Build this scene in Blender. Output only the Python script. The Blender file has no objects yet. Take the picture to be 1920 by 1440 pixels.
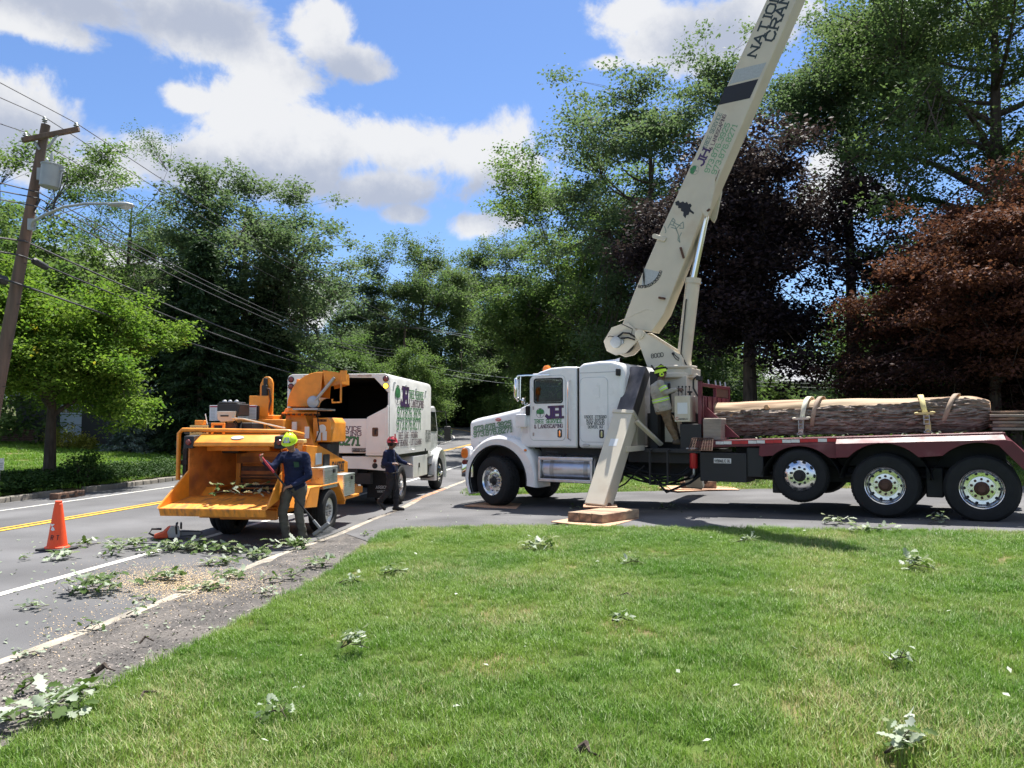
import bpy, math, random
import numpy as np
from mathutils import Vector, Matrix, Euler
random.seed(7)
rng = np.random.default_rng(7)
SC = bpy.context.scene
COL = SC.collection
R = math.radians
# ------------------------------------------------------------------ camera
FPX, CZ = 1442.0, 1.85                     # focal length in pixels of the 1920 px wide photo, eye height above the gutter
PITCH = math.atan(80 / FPX)
cam_d = bpy.data.cameras.new('camera')
cam = bpy.data.objects.new('camera', cam_d); COL.objects.link(cam)
cam_d.sensor_width = 36.0; cam_d.sensor_fit = 'HORIZONTAL'; cam_d.lens = 36.0 * FPX / 1920.0
cam.location = (0, 0, CZ); cam.rotation_euler = (math.pi / 2 + PITCH, 0, 0)
cam_d.clip_start = 0.05; cam_d.clip_end = 3000
SC.camera = cam
# ------------------------------------------------------------------ light
SUN_AZ, SUN_EL = 22.0, 66.0                # azimuth from the view direction towards the right, elevation
EXPOSURE = 2.22
SUN_STRENGTH, SKY_STRENGTH, CLOUD_STRENGTH = 2.45, 0.056, 0.238
sun_vec = Vector((math.sin(R(SUN_AZ)) * math.cos(R(SUN_EL)), math.cos(R(SUN_AZ)) * math.cos(R(SUN_EL)), math.sin(R(SUN_EL))))
sd = bpy.data.lights.new('sun', 'SUN'); sd.energy = SUN_STRENGTH; sd.angle = R(0.5); sd.color = (1.0, 0.95, 0.87)
sun = bpy.data.objects.new('sun', sd); COL.objects.link(sun)
sun.rotation_euler = (-sun_vec).to_track_quat('-Z', 'Y').to_euler()
sun.location = sun_vec * 60
SC.view_settings.view_transform = 'Standard'; SC.view_settings.look = 'None'
SC.view_settings.exposure = EXPOSURE; SC.view_settings.gamma = 1.0; SC.view_settings.use_curve_mapping = False

def pix_dir(u, v):
    """world direction seen at a pixel of the photo"""
    x, z = (u - 960) / FPX, (720 - v) / FPX
    return Vector((x, math.cos(PITCH) - math.sin(PITCH) * z, math.sin(PITCH) + math.cos(PITCH) * z))
def at(u, v, Y):
    d = pix_dir(u, v); t = Y / d.y
    return Vector((d.x * t, Y, CZ + d.z * t))

# ------------------------------------------------------------------ sky: Nishita blue with cumulus clouds given by direction
W = bpy.data.worlds.new('World'); SC.world = W; W.use_nodes = True
def build_world():
    nt = W.node_tree; N = nt.nodes; L = nt.links; N.clear()
    out = N.new('ShaderNodeOutputWorld')
    sky = N.new('ShaderNodeTexSky'); sky.sky_type = 'NISHITA'; sky.sun_disc = False
    sky.sun_elevation = R(SUN_EL); sky.sun_rotation = R(SUN_AZ)
    sky.air_density = 1.0; sky.dust_density = 0.3; sky.ozone_density = 4.0
    bs = N.new('ShaderNodeBackground'); bs.inputs['Strength'].default_value = SKY_STRENGTH
    hz = N.new('ShaderNodeVectorMath'); hz.operation = 'MULTIPLY'; L.new(sky.outputs[0], hz.inputs[0]); hz.inputs[1].default_value = (0.50, 0.56, 0.66); L.new(hz.outputs[0], bs.inputs['Color'])
    tc = N.new('ShaderNodeTexCoord')
    D = tc.outputs['Generated']
    def math_(op, a, b=None, c=None, clamp=False):
        n = N.new('ShaderNodeMath'); n.operation = op; n.use_clamp = clamp
        for i, x in enumerate((a, b, c)):
            if x is None: continue
            if hasattr(x, 'is_linked'): L.new(x, n.inputs[i])
            else: n.inputs[i].default_value = x
        return n.outputs[0]
    def noise(scale, detail, rough=0.55, vec=None, dist=0.0):
        n = N.new('ShaderNodeTexNoise'); n.inputs['Scale'].default_value = scale; n.inputs['Detail'].default_value = detail
        n.inputs['Roughness'].default_value = rough; n.inputs['Distortion'].default_value = dist
        L.new(vec if vec is not None else D, n.inputs['Vector']); return n.outputs['Fac']
    def blob(u, v, ru, rv):
        d = pix_dir(u, v); k = d.length; d = d.normalized()
        s = N.new('ShaderNodeVectorMath'); s.operation = 'SUBTRACT'; L.new(D, s.inputs[0]); s.inputs[1].default_value = d
        m = N.new('ShaderNodeVectorMath'); m.operation = 'MULTIPLY'; L.new(s.outputs[0], m.inputs[0])
        m.inputs[1].default_value = (FPX * k / ru, 1.0, FPX * k / rv)
        l = N.new('ShaderNodeVectorMath'); l.operation = 'LENGTH'; L.new(m.outputs[0], l.inputs[0])
        return math_('SUBTRACT', 1.0, l.outputs['Value'])
    def field(bl):
        o = None
        for b in bl:
            x = blob(*b)
            o = x if o is None else math_('SMOOTH_MAX', o, x, 0.25)
        return o
    def smooth(x, a, b):
        m = N.new('ShaderNodeMapRange'); m.interpolation_type = 'SMOOTHSTEP'
        L.new(x, m.inputs[0]); m.inputs[1].default_value = a; m.inputs[2].default_value = b
        return m.outputs[0]
    clouds = [(120, -10, 300, 75), (330, 20, 190, 85), (420, 75, 110, 55), (40, 40, 180, 40),
              (20, 210, 130, 110), (60, 300, 110, 60),
              (610, 60, 80, 70), (660, 110, 90, 50), (700, 135, 60, 26), (610, 20, 60, 30),
              (360, 190, 66, 30), (520, 150, 110, 60),
              (470, 230, 120, 110), (600, 260, 170, 90), (760, 270, 170, 80), (890, 290, 150, 80), (970, 320, 110, 70),
              (560, 340, 170, 60), (720, 350, 200, 50), (300, 300, 190, 60), (190, 320, 130, 40), (420, 300, 130, 80),
              (760, 400, 60, 30), (890, 425, 60, 34), (955, 410, 44, 20), (1010, 380, 60, 26),
              (1180, 20, 120, 60), (1290, 70, 160, 80), (1400, 40, 150, 90), (1140, 120, 60, 22), (1230, 100, 90, 40),
              (1580, 370, 90, 60), (1560, 300, 60, 40), (560, 560, 120, 60), (240, 520, 200, 70), (1650, 60, 140, 60)]
    f = field(clouds)
    # the rest of the sky, out of view: noise cumulus, cover raised to fill shade
    sep = N.new('ShaderNodeSeparateXYZ'); L.new(D, sep.inputs[0])
    zz = math_('MAXIMUM', math_('ADD', sep.outputs['Z'], 0.12), 0.05)
    pl = N.new('ShaderNodeCombineXYZ')
    L.new(math_('DIVIDE', sep.outputs['X'], zz), pl.inputs[0]); L.new(math_('DIVIDE', sep.outputs['Y'], zz), pl.inputs[1])
    far = math_('MULTIPLY', math_('SUBTRACT', noise(0.9, 2, 0.5, pl.outputs[0]), 0.47), 5.0)
    behind = smooth(sep.outputs['Y'], 0.62, 0.45)
    far = math_('SUBTRACT', far, math_('MULTIPLY', math_('SUBTRACT', 1.0, behind), 6.0))
    f = math_('MAXIMUM', f, far)
    n1 = noise(7.0, 10, 0.64, None, 0.5); n2 = noise(22.0, 6, 0.6)
    f2 = math_('ADD', f, math_('MULTIPLY', math_('SUBTRACT', n1, 0.5), 2.1))
    f2 = math_('ADD', f2, math_('MULTIPLY', math_('SUBTRACT', n2, 0.5), 0.9))
    mask = smooth(f2, 0.06, 0.50)
    grey = field([(560, 360, 260, 60), (760, 375, 220, 50), (900, 370, 110, 40), (420, 330, 150, 40), (330, 40, 200, 50), (130, 0, 200, 40), (1330, 80, 140, 50), (20, 250, 120, 70), (640, 130, 90, 40)])
    n3 = noise(11.0, 8, 0.62)
    g = smooth(math_('ADD', math_('MULTIPLY', grey, 0.8), math_('MULTIPLY', math_('SUBTRACT', n3, 0.40), 2.6)), -0.25, 0.95)
    cc = N.new('ShaderNodeMix'); cc.data_type = 'RGBA'; L.new(g, cc.inputs['Factor'])
    cc.inputs['A'].default_value = (0.82, 0.82, 0.82, 1); cc.inputs['B'].default_value = (0.45, 0.49, 0.585, 1)
    bc = N.new('ShaderNodeBackground'); bc.inputs['Strength'].default_value = CLOUD_STRENGTH
    L.new(cc.outputs['Result'], bc.inputs['Color'])
    mx = N.new('ShaderNodeMixShader'); L.new(math_('MULTIPLY', mask, 0.94), mx.inputs[0])
    L.new(bs.outputs[0], mx.inputs[1]); L.new(bc.outputs[0], mx.inputs[2]); L.new(mx.outputs[0], out.inputs['Surface'])
    W.cycles.sampling_method = 'MANUAL'; W.cycles.sample_map_resolution = 512
build_world()
cy = SC.cycles
cy.max_bounces = 6; cy.diffuse_bounces = 3; cy.glossy_bounces = 3; cy.transmission_bounces = 4; cy.transparent_max_bounces = 6
cy.use_denoising = True; cy.caustics_reflective = False; cy.caustics_refractive = False
# ------------------------------------------------------------------ materials
MATS = {}
def mat(name, col, rough=0.5, metal=0.0, var=0.12, scale=3.0, bump=0.0, bscale=40.0, col2=None, mixscale=None, spec=0.5, trans=0.0, coat=0.0, emit=None, stretch=None, detail=5.0, thr=(0.42, 0.62), coords='Object'):
    if name in MATS: return MATS[name]
    m = bpy.data.materials.new(name); m.use_nodes = True
    nt = m.node_tree; N = nt.nodes; L = nt.links
    b = N['Principled BSDF']
    b.inputs['Roughness'].default_value = rough; b.inputs['Metallic'].default_value = metal
    b.inputs['Specular IOR Level'].default_value = spec
    b.inputs['Coat Weight'].default_value = coat; b.inputs['Coat Roughness'].default_value = 0.08
    tc = N.new('ShaderNodeTexCoord'); vec = tc.outputs[coords]
    if stretch:
        mp = N.new('ShaderNodeMapping'); L.new(vec, mp.inputs[0]); mp.inputs['Scale'].default_value = stretch; vec = mp.outputs[0]
    def nz(s, d):
        n = N.new('ShaderNodeTexNoise'); n.inputs['Scale'].default_value = s; n.inputs['Detail'].default_value = d; L.new(vec, n.inputs['Vector']); return n.outputs['Fac']
    n1 = nz(scale, detail)
    mr = N.new('ShaderNodeMapRange'); L.new(n1, mr.inputs[0]); mr.inputs[1].default_value = 0.3; mr.inputs[2].default_value = 0.7
    mr.inputs[3].default_value = 1 - var; mr.inputs[4].default_value = 1 + var
    base = N.new('ShaderNodeRGB'); base.outputs[0].default_value = (*col, 1); c = base.outputs[0]
    if col2:
        n2 = nz(mixscale or scale * 0.4, 6.0)
        r2 = N.new('ShaderNodeMapRange'); r2.interpolation_type = 'SMOOTHSTEP'; L.new(n2, r2.inputs[0]); r2.inputs[1].default_value = thr[0]; r2.inputs[2].default_value = thr[1]
        mx = N.new('ShaderNodeMix'); mx.data_type = 'RGBA'; L.new(r2.outputs[0], mx.inputs['Factor']); L.new(c, mx.inputs['A']); mx.inputs['B'].default_value = (*col2, 1); c = mx.outputs['Result']
    mul = N.new('ShaderNodeVectorMath'); mul.operation = 'MULTIPLY'; L.new(c, mul.inputs[0]); L.new(mr.outputs[0], mul.inputs[1])
    L.new(mul.outputs[0], b.inputs['Base Color'])
    rr = N.new('ShaderNodeMapRange'); L.new(n1, rr.inputs[0]); rr.inputs[1].default_value = 0.3; rr.inputs[2].default_value = 0.7
    rr.inputs[3].default_value = max(0.02, rough - 0.08); rr.inputs[4].default_value = min(1, rough + 0.1); L.new(rr.outputs[0], b.inputs['Roughness'])
    if bump:
        bp = N.new('ShaderNodeBump'); bp.inputs['Strength'].default_value = bump; bp.inputs['Distance'].default_value = 0.02
        L.new(nz(bscale, 4.0), bp.inputs['Height']); L.new(bp.outputs[0], b.inputs['Normal'])
    if emit:
        b.inputs['Emission Color'].default_value = (*emit[0], 1); b.inputs['Emission Strength'].default_value = emit[1]
    MATS[name] = m
    return m
def leaf_mat(name, c1, c2, trans=0.45, rough=0.55, cluster=(0.6, 1.0), back=None, nscale=0.5, accent=None):
    """thin leaf: diffuse + translucent, hue varied per leaf and per bough"""
    if name in MATS: return MATS[name]
    m = bpy.data.materials.new(name); m.use_nodes = True
    nt = m.node_tree; N = nt.nodes; L = nt.links; N.clear()
    out = N.new('ShaderNodeOutputMaterial'); geo = N.new('ShaderNodeNewGeometry'); tc = N.new('ShaderNodeTexCoord')
    nz = N.new('ShaderNodeTexNoise'); nz.inputs['Scale'].default_value = nscale; nz.inputs['Detail'].default_value = 2; L.new(tc.outputs['Object'], nz.inputs['Vector'])
    a = N.new('ShaderNodeMath'); a.operation = 'MULTIPLY_ADD'; L.new(geo.outputs['Random Per Island'], a.inputs[0]); a.inputs[1].default_value = 0.6
    s = N.new('ShaderNodeMath'); s.operation = 'MULTIPLY_ADD'; L.new(nz.outputs['Fac'], s.inputs[0]); s.inputs[1].default_value = 1.6; s.inputs[2].default_value = -0.6
    L.new(s.outputs[0], a.inputs[2]); a.use_clamp = True
    mx = N.new('ShaderNodeMix'); mx.data_type = 'RGBA'; L.new(a.outputs[0], mx.inputs['Factor']); mx.inputs['A'].default_value = (*c1, 1); mx.inputs['B'].default_value = (*c2, 1)
    c = mx.outputs['Result']
    if accent:
        ac, amt = accent
        g = N.new('ShaderNodeMath'); g.operation = 'LESS_THAN'
        n2 = N.new('ShaderNodeTexNoise'); n2.inputs['Scale'].default_value = 1.1; n2.inputs['Detail'].default_value = 1; L.new(tc.outputs['Object'], n2.inputs['Vector'])
        L.new(n2.outputs['Fac'], g.inputs[0]); g.inputs[1].default_value = amt
        m2 = N.new('ShaderNodeMix'); m2.data_type = 'RGBA'; L.new(g.outputs[0], m2.inputs['Factor']); L.new(c, m2.inputs['A']); m2.inputs['B'].default_value = (*ac, 1); c = m2.outputs['Result']
    if back:
        mb = N.new('ShaderNodeMix'); mb.data_type = 'RGBA'; L.new(geo.outputs['Backfacing'], mb.inputs['Factor']); L.new(c, mb.inputs['A']); mb.inputs['B'].default_value = (*back, 1); c = mb.outputs['Result']
    d = N.new('ShaderNodeBsdfPrincipled'); L.new(c, d.inputs['Base Color']); d.inputs['Roughness'].default_value = rough + .1; d.inputs['Specular IOR Level'].default_value = 0.16
    t = N.new('ShaderNodeBsdfTranslucent')
    tm = N.new('ShaderNodeVectorMath'); tm.operation = 'MULTIPLY'; L.new(c, tm.inputs[0]); tm.inputs[1].default_value = (1.12, 1.18, 0.78); L.new(tm.outputs[0], t.inputs['Color'])
    ms = N.new('ShaderNodeMixShader'); ms.inputs[0].default_value = trans
    L.new(d.outputs[0], ms.inputs[1]); L.new(t.outputs[0], ms.inputs[2]); L.new(ms.outputs[0], out.inputs['Surface'])
    MATS[name] = m
    return m
# ------------------------------------------------------------------ mesh builder
class MB:
    def __init__(s): s.v = []; s.f = []; s.mi = []; s.cur = 0
    def add(s, vs, fs):
        o = len(s.v); s.v += [tuple(x) for x in vs]
        for f in fs: s.f.append(tuple(i + o for i in f)); s.mi.append(s.cur)
        return s
    def box(s, x0, x1, y0, y1, z0, z1):
        return s.add([(x0, y0, z0), (x1, y0, z0), (x1, y1, z0), (x0, y1, z0), (x0, y0, z1), (x1, y0, z1), (x1, y1, z1), (x0, y1, z1)],
                     [(0, 3, 2, 1), (4, 5, 6, 7), (0, 1, 5, 4), (1, 2, 6, 5), (2, 3, 7, 6), (3, 0, 4, 7)])
    def bar(s, a, b, w, h, up=(0, 0, 1), w2=None, h2=None):
        """box section from a to b; w across, h along up"""
        a = Vector(a); b = Vector(b); d = (b - a).normalized(); u = Vector(up)
        x = d.cross(u)
        if x.length < 1e-4: x = d.cross(Vector((1, 0, 0)))
        x.normalize(); u = x.cross(d).normalized()
        w2 = w if w2 is None else w2; h2 = h if h2 is None else h2
        vs = []
        for p, ww, hh in ((a, w, h), (b, w2, h2)):
            for i, j in ((-1, -1), (1, -1), (1, 1), (-1, 1)): vs.append(p + x * (i * ww / 2) + u * (j * hh / 2))
        return s.add(vs, [(0, 1, 2, 3), (7, 6, 5, 4), (0, 4, 5, 1), (1, 5, 6, 2), (2, 6, 7, 3), (3, 7, 4, 0)])
    def prism(s, prof, a0, a1, axis='y'):
        """2D profile (s,z) extruded along y, or (x,y) along z, or (y,z) along x"""
        n = len(prof)
        def P(p, a): return {'y': (p[0], a, p[1]), 'z': (p[0], p[1], a), 'x': (a, p[0], p[1])}[axis]
        vs = [P(p, a0) for p in prof] + [P(p, a1) for p in prof]
        fs = [tuple(range(n)), tuple(range(2 * n - 1, n - 1, -1))]
        for i in range(n): j = (i + 1) % n; fs.append((i, i + n, j + n, j))
        return s.add(vs, fs)
    def loft(s, secs, closed=True, caps=True):
        n = len(secs[0]); vs = [p for q in secs for p in q]; fs = []
        for k in range(len(secs) - 1):
            for i in range(n if closed else n - 1):
                j = (i + 1) % n; fs.append((k * n + i, k * n + j, (k + 1) * n + j, (k + 1) * n + i))
        if caps: fs.append(tuple(range(n - 1, -1, -1))); m = (len(secs) - 1) * n; fs.append(tuple(range(m, m + n)))
        return s.add(vs, fs)
    def tube(s, pts, r, n=8, caps=True, flat=1.0):
        pts = [Vector(p) for p in pts]; k = len(pts)
        rs = r if isinstance(r, (list, tuple)) else [r] * k
        secs = []; ref = None
        for i, p in enumerate(pts):
            d = (pts[min(i + 1, k - 1)] - pts[max(i - 1, 0)]).normalized()
            if ref is None:
                ref = Vector((0, 0, 1)) if abs(d.z) < 0.9 else Vector((1, 0, 0))
            x = d.cross(ref)
            if x.length < 1e-4: x = d.cross(Vector((0.3, 1, 0.2)))
            x.normalize(); y = x.cross(d).normalized(); ref = y
            secs.append([p + x * math.cos(2 * math.pi * j / n) * rs[i] + y * math.sin(2 * math.pi * j / n) * rs[i] * flat for j in range(n)])
        return s.loft(secs, True, caps)
    def lathe(s, prof, c=(0, 0, 0), axis=(0, 1, 0), n=32, caps=False):
        """profile (radius, along) spun round an axis"""
        c = Vector(c); a = Vector(axis).normalized()
        x = a.cross(Vector((0, 0, 1)) if abs(a.z) < 0.9 else Vector((1, 0, 0))).normalized(); y = a.cross(x)
        secs = [[c + a * h + x * (r * math.cos(2 * math.pi * j / n)) + y * (r * math.sin(2 * math.pi * j / n)) for j in range(n)] for r, h in prof]
        return s.loft(secs, True, caps)
    def disc(s, c, axis, r, n=16, rx=None):
        c = Vector(c); a = Vector(axis).normalized()
        x = a.cross(Vector((0, 0, 1)) if abs(a.z) < 0.9 else Vector((1, 0, 0))).normalized(); y = a.cross(x)
        return s.add([c + x * ((rx or r) * math.cos(2 * math.pi * j / n)) + y * (r * math.sin(2 * math.pi * j / n)) for j in range(n)], [tuple(range(n))])
    def ball(s, c, r, n=12, m=8, sc=(1, 1, 1)):
        c = Vector(c); secs = []
        for i in range(m + 1):
            th = math.pi * (0.02 + 0.96 * i / m)
            secs.append([c + Vector((r * sc[0] * math.sin(th) * math.cos(2 * math.pi * j / n), r * sc[1] * math.sin(th) * math.sin(2 * math.pi * j / n), r * sc[2] * math.cos(th))) for j in range(n)])
        return s.loft(secs)
    def quad(s, a, b, c, d): return s.add([a, b, c, d], [(0, 1, 2, 3)])
    def poly(s, pts): return s.add(pts, [tuple(range(len(pts)))])
    def xform(s, M):
        s.v = [tuple(M @ Vector(p)) for p in s.v]; return s
    def mesh(s, name, mats):
        me = bpy.data.meshes.new(name); me.from_pydata(s.v, [], s.f)
        for m in (mats if isinstance(mats, (list, tuple)) else [mats]): me.materials.append(m)
        if any(s.mi): me.polygons.foreach_set('material_index', s.mi)
        return me
    def build(s, name, mats, parent=None, bevel=0.0, smooth=False, seg=2, sub=0, recalc=True, kind=None, label=None):
        me = s.mesh(name, mats)
        if recalc:
            import bmesh
            b = bmesh.new(); b.from_mesh(me); bmesh.ops.recalc_face_normals(b, faces=b.faces); b.to_mesh(me); b.free()
        o = bpy.data.objects.new(name, me); COL.objects.link(o)
        if parent is not None: o.parent = parent
        if smooth: shade(me, smooth if isinstance(smooth, (int, float)) and smooth is not True else 40)
        if bevel:
            md = o.modifiers.new('bevel', 'BEVEL'); md.width = bevel; md.segments = seg; md.limit_method = 'ANGLE'; md.angle_limit = R(35)
            shade(me, 60); md.harden_normals = False
        if sub:
            md = o.modifiers.new('sub', 'SUBSURF'); md.levels = sub; md.render_levels = sub
        if kind: o['kind'] = kind
        if label: o['label'] = label
        return o
def shade(me, angle=40):
    me.polygons.foreach_set('use_smooth', [True] * len(me.polygons))
    try: me.set_sharp_from_angle(angle=R(angle))
    except Exception: pass
def thing(name, label, cat, loc=(0, 0, 0), rz=0.0, group=None):
    o = bpy.data.objects.new(name, None); COL.objects.link(o)
    o.location = loc; o.rotation_euler = (0, 0, rz); o.empty_display_size = 0.2
    o['label'] = label; o['category'] = cat
    if group: o['group'] = group
    return o
def tag(o, label=None, cat=None, group=None, kind=None):
    if label: o['label'] = label
    if cat: o['category'] = cat
    if group: o['group'] = group
    if kind: o['kind'] = kind
    return o
def empty(name, parent, loc=(0, 0, 0), rot=(0, 0, 0)):
    o = bpy.data.objects.new(name, None); COL.objects.link(o); o.parent = parent; o.location = loc; o.rotation_euler = rot; o.empty_display_size = 0.1
    return o
def link(name, me, parent=None, loc=(0, 0, 0), rot=(0, 0, 0), sc=None):
    o = bpy.data.objects.new(name, me); COL.objects.link(o); o.parent = parent; o.location = loc; o.rotation_euler = rot
    if sc: o.scale = sc if isinstance(sc, (tuple, list)) else (sc, sc, sc)
    return o
def copy_tree(o, parent=None):
    c = o.copy(); COL.objects.link(c); c.parent = parent
    for ch in list(o.children): copy_tree(ch, c)
    return c
# ------------------------------------------------------------------ slab-serif lettering as flat strokes
_G = {
'A': ('0,0 2,6 4,0;1,2 3,2', '0,0 4,0'), 'B': ('0,0 0,6 3,6 4,5 4,4 3,3 0,3;3,3 4,2 4,1 3,0 0,0', ''),
'C': ('4,4.7 3,6 1,6 0,5 0,1 1,0 3,0 4,1.3', ''), 'D': ('0,0 0,6 2.5,6 4,4.5 4,1.5 2.5,0 0,0', ''),
'E': ('4,6 0,6 0,0 4,0;0,3 3,3', ''), 'F': ('4,6 0,6 0,0;0,3 3,3', '0,0'), 'G': ('4,4.7 3,6 1,6 0,5 0,1 1,0 3,0 4,1 4,2.8 2.4,2.8', ''),
'H': ('0,0 0,6;4,0 4,6;0,3 4,3', '0,0 0,6 4,0 4,6'), 'I': ('1,0 1,6', '1,0 1,6'), 'J': ('3,6 3,1 2,0 1,0 0,1', '3,6'),
'K': ('0,0 0,6;4,6 0,2.6;1.4,3.6 4,0', '0,0 0,6 4,0'), 'L': ('0,6 0,0 4,0', '0,6'), 'M': ('0,0 0.4,6 2.5,2 4.6,6 5,0', '0,0 5,0'),
'N': ('0,0 0,6 4,0 4,6', '0,0 4,6'), 'O': ('1,0 0,1 0,5 1,6 3,6 4,5 4,1 3,0 1,0', ''), 'P': ('0,0 0,6 3,6 4,5 4,4 3,3 0,3', '0,0'),
'R': ('0,0 0,6 3,6 4,5 4,4 3,3 0,3;2,3 4,0', '0,0 4,0'), 'S': ('4,5 3,6 1,6 0,5 0,4 1,3.2 3,2.8 4,2 4,1 3,0 1,0 0,1', ''),
'T': ('0,6 4,6;2,6 2,0', '2,0'), 'U': ('0,6 0,1 1,0 3,0 4,1 4,6', '0,6 4,6'), 'V': ('0,6 2,0 4,6', '0,6 4,6'), 'W': ('0,6 1.3,0 2.5,4.5 3.7,0 5,6', '0,6 5,6'),
'X': ('0,0 4,6;0,6 4,0', '0,0 4,0 0,6 4,6'), 'Y': ('0,6 2,3 4,6;2,3 2,0', '2,0 0,6 4,6'),
'0': ('1,0 0,1 0,5 1,6 3,6 4,5 4,1 3,0 1,0', ''), '1': ('0.3,5 1.5,6 1.5,0', '1.5,0'), '2': ('0,4.7 0.8,6 3,6 4,5 4,4 0,0 4,0', ''),
'3': ('0,5.2 1,6 3,6 4,5 4,4 3,3.2 1.6,3.2;3,3.2 4,2.2 4,1 3,0 1,0 0,0.8', ''), '4': ('3,0 3,6 0,2 4,2', ''), '5': ('4,6 0.4,6 0.2,3.4 3,3.6 4,2.6 4,1 3,0 1,0 0,0.8', ''),
'6': ('3.8,5.2 3,6 1,6 0,5 0,1 1,0 3,0 4,1 4,2.6 3,3.4 0.4,3', ''), '7': ('0,5.2 0,6 4,6 1.6,0', ''), '8': ('1,3.2 0,4 0,5 1,6 3,6 4,5 4,4 3,3.2 1,3.2 0,2.3 0,1 1,0 3,0 4,1 4,2.3 3,3.2', ''),
'9': ('0.2,0.8 1,0 3,0 4,1 4,5 3,6 1,6 0,5 0,3.6 1,2.8 3.6,3.2', ''), '.': ('0.2,0.3 0.7,0.3', ''), ',': ('0.6,0.6 0.1,-1', ''), '-': ('0.3,3 2.2,3', ''),
'&': ('4,0 0.8,4.6 1.2,6 2.2,6 2.6,5 0,1.6 0.6,0 2.4,0 4,2.4', ''), ' ': ('', ''), '/': ('0,0 3,6', ''), ':': ('0.3,1 0.8,1;0.3,4 0.8,4', ''), '*': ('0.4,2.6 1.4,3.4;0.4,3.4 1.4,2.6', '')}
def _glyph_w(ch):
    if ch == ' ': return 2.2
    pts = [float(p.split(',')[0]) for st in _G[ch][0].split(';') if st for p in st.split(' ')]
    return max(pts)
def text(mb, s, o, xd, yd, h, weight=0.16, width=None, off=0.003, serif=True, center=False, gap=1.45, wscale=1.0):
    """letters as flat ribbons on the plane spanned by xd, yd at origin o, standing off the surface by off"""
    o = Vector(o); xd = Vector(xd).normalized(); yd = Vector(yd).normalized(); nrm = xd.cross(yd).normalized()
    tot = sum(_glyph_w(c) + gap for c in s) - gap
    k = h / 6.0; kx = (width / tot) if width else k * wscale
    ox = -tot * kx / 2 if center else 0.0
    w = min(weight * h, 7.8 * weight * kx); x = ox; lay = 0
    def P(a, b): return o + xd * a + yd * b + nrm * (off + (lay % 5) * 0.00004)
    for ch in s:
        st, sf = _G[ch]
        for line in st.split(';'):
            if not line: continue
            pts = [tuple(map(float, p.split(','))) for p in line.split(' ')]
            pts = [(x + a * kx, b * k) for a, b in pts]
            for (ax, ay), (bx, by) in zip(pts, pts[1:]):
                dx, dy = bx - ax, by - ay; l = math.hypot(dx, dy) or 1e-6; ex, ey = dx / l * w * 0.42, dy / l * w * 0.42; nx, ny = -dy / l * w / 2, dx / l * w / 2
                mb.quad(P(ax - ex + nx, ay - ey + ny), P(ax - ex - nx, ay - ey - ny), P(bx + ex - nx, by + ey - ny), P(bx + ex + nx, by + ey + ny)); lay += 1
        if serif and sf:
            for p in sf.split(' '):
                a, b = map(float, p.split(',')); a = x + a * kx; b = b * k; q = w * 1.15; t = w * 0.36
                b += (t - w * 0.42 if b < k else w * 0.42 - t)
                mb.quad(P(a - q, b - t), P(a + q, b - t), P(a + q, b + t), P(a - q, b + t)); lay += 1
        x += (_glyph_w(ch) + gap) * kx
    return x
def text2(parent, s, o, xd, yd, h, fill, edge, weight=0.16, **k):
    """lettering with a darker outline: a wide dark stroke under a narrower coloured one"""
    mb = MB(); kk = dict(k); off = kk.pop('off', 0.003)
    text(mb, s, o, xd, yd, h, weight=weight * 1.45, off=off, **kk); mb.build('letter_outline', edge, parent, recalc=False); mb = MB()
    text(mb, s, o, xd, yd, h, weight=weight * 0.75, off=off + 0.0016, **kk)
    return mb.build('lettering', fill, parent, recalc=False)
def tree_logo(parent, c, xd, yd, r, green, dark):
    """round emblem: green crown of leaf clumps over a forked trunk in a ring"""
    c = Vector(c); xd = Vector(xd).normalized(); yd = Vector(yd).normalized(); n = xd.cross(yd).normalized(); mb = MB()
    def ring(cx, cy, r0, r1, z, N=28):
        for i in range(N):
            a, b = 2 * math.pi * i / N, 2 * math.pi * (i + 1) / N
            mb.quad(*[c + xd * (cx + q * math.cos(t)) + yd * (cy + q * math.sin(t)) + n * z for q, t in ((r0, a), (r1, a), (r1, b), (r0, b))])
    mb.cur = 1; ring(0, 0, r * 0.93, r, 0.003)
    mb.cur = 0
    for i, (x, y, q) in enumerate(((-.45, .3, .42), (.45, .3, .42), (0, .5, .45), (-.2, .15, .4), (.25, .15, .4), (-.62, .05, .25), (.62, .05, .25))):
        mb.poly([c + xd * (x * r + q * r * math.cos(t)) + yd * (y * r + q * r * math.sin(t)) + n * (0.0034 + i * 0.0001) for t in [2 * math.pi * k / 14 for k in range(14)]])
    mb.cur = 1
    for (a, b, w0, w1) in (((0, -.75), (0, .1), .2, .1), ((0, -.2), (-.35, .2), .1, .05), ((0, -.2), (.35, .25), .1, .05)):
        d = Vector((b[0] - a[0], b[1] - a[1])).normalized(); px, py = -d.y, d.x
        mb.poly([c + xd * (q[0] + s * px * w / 2) * r + yd * (q[1] + s * py * w / 2) * r + n * 0.0046 for q, w, s in ((a, w0, -1), (b, w1, -1), (b, w1, 1), (a, w0, 1))])
    return mb.build('emblem', [green, dark], parent, recalc=False)
M = {}
M['asphalt'] = mat('asphalt', (0.135, 0.136, 0.142), 0.9, var=0.22, scale=0.6, bump=0.5, bscale=160, col2=(0.11, 0.11, 0.115), mixscale=0.35, spec=0.25)
M['drive'] = mat('driveway_asphalt', (0.125, 0.125, 0.13), 0.9, var=0.25, scale=0.9, bump=0.5, bscale=140, col2=(0.095, 0.095, 0.10), mixscale=0.5, spec=0.25)
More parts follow.
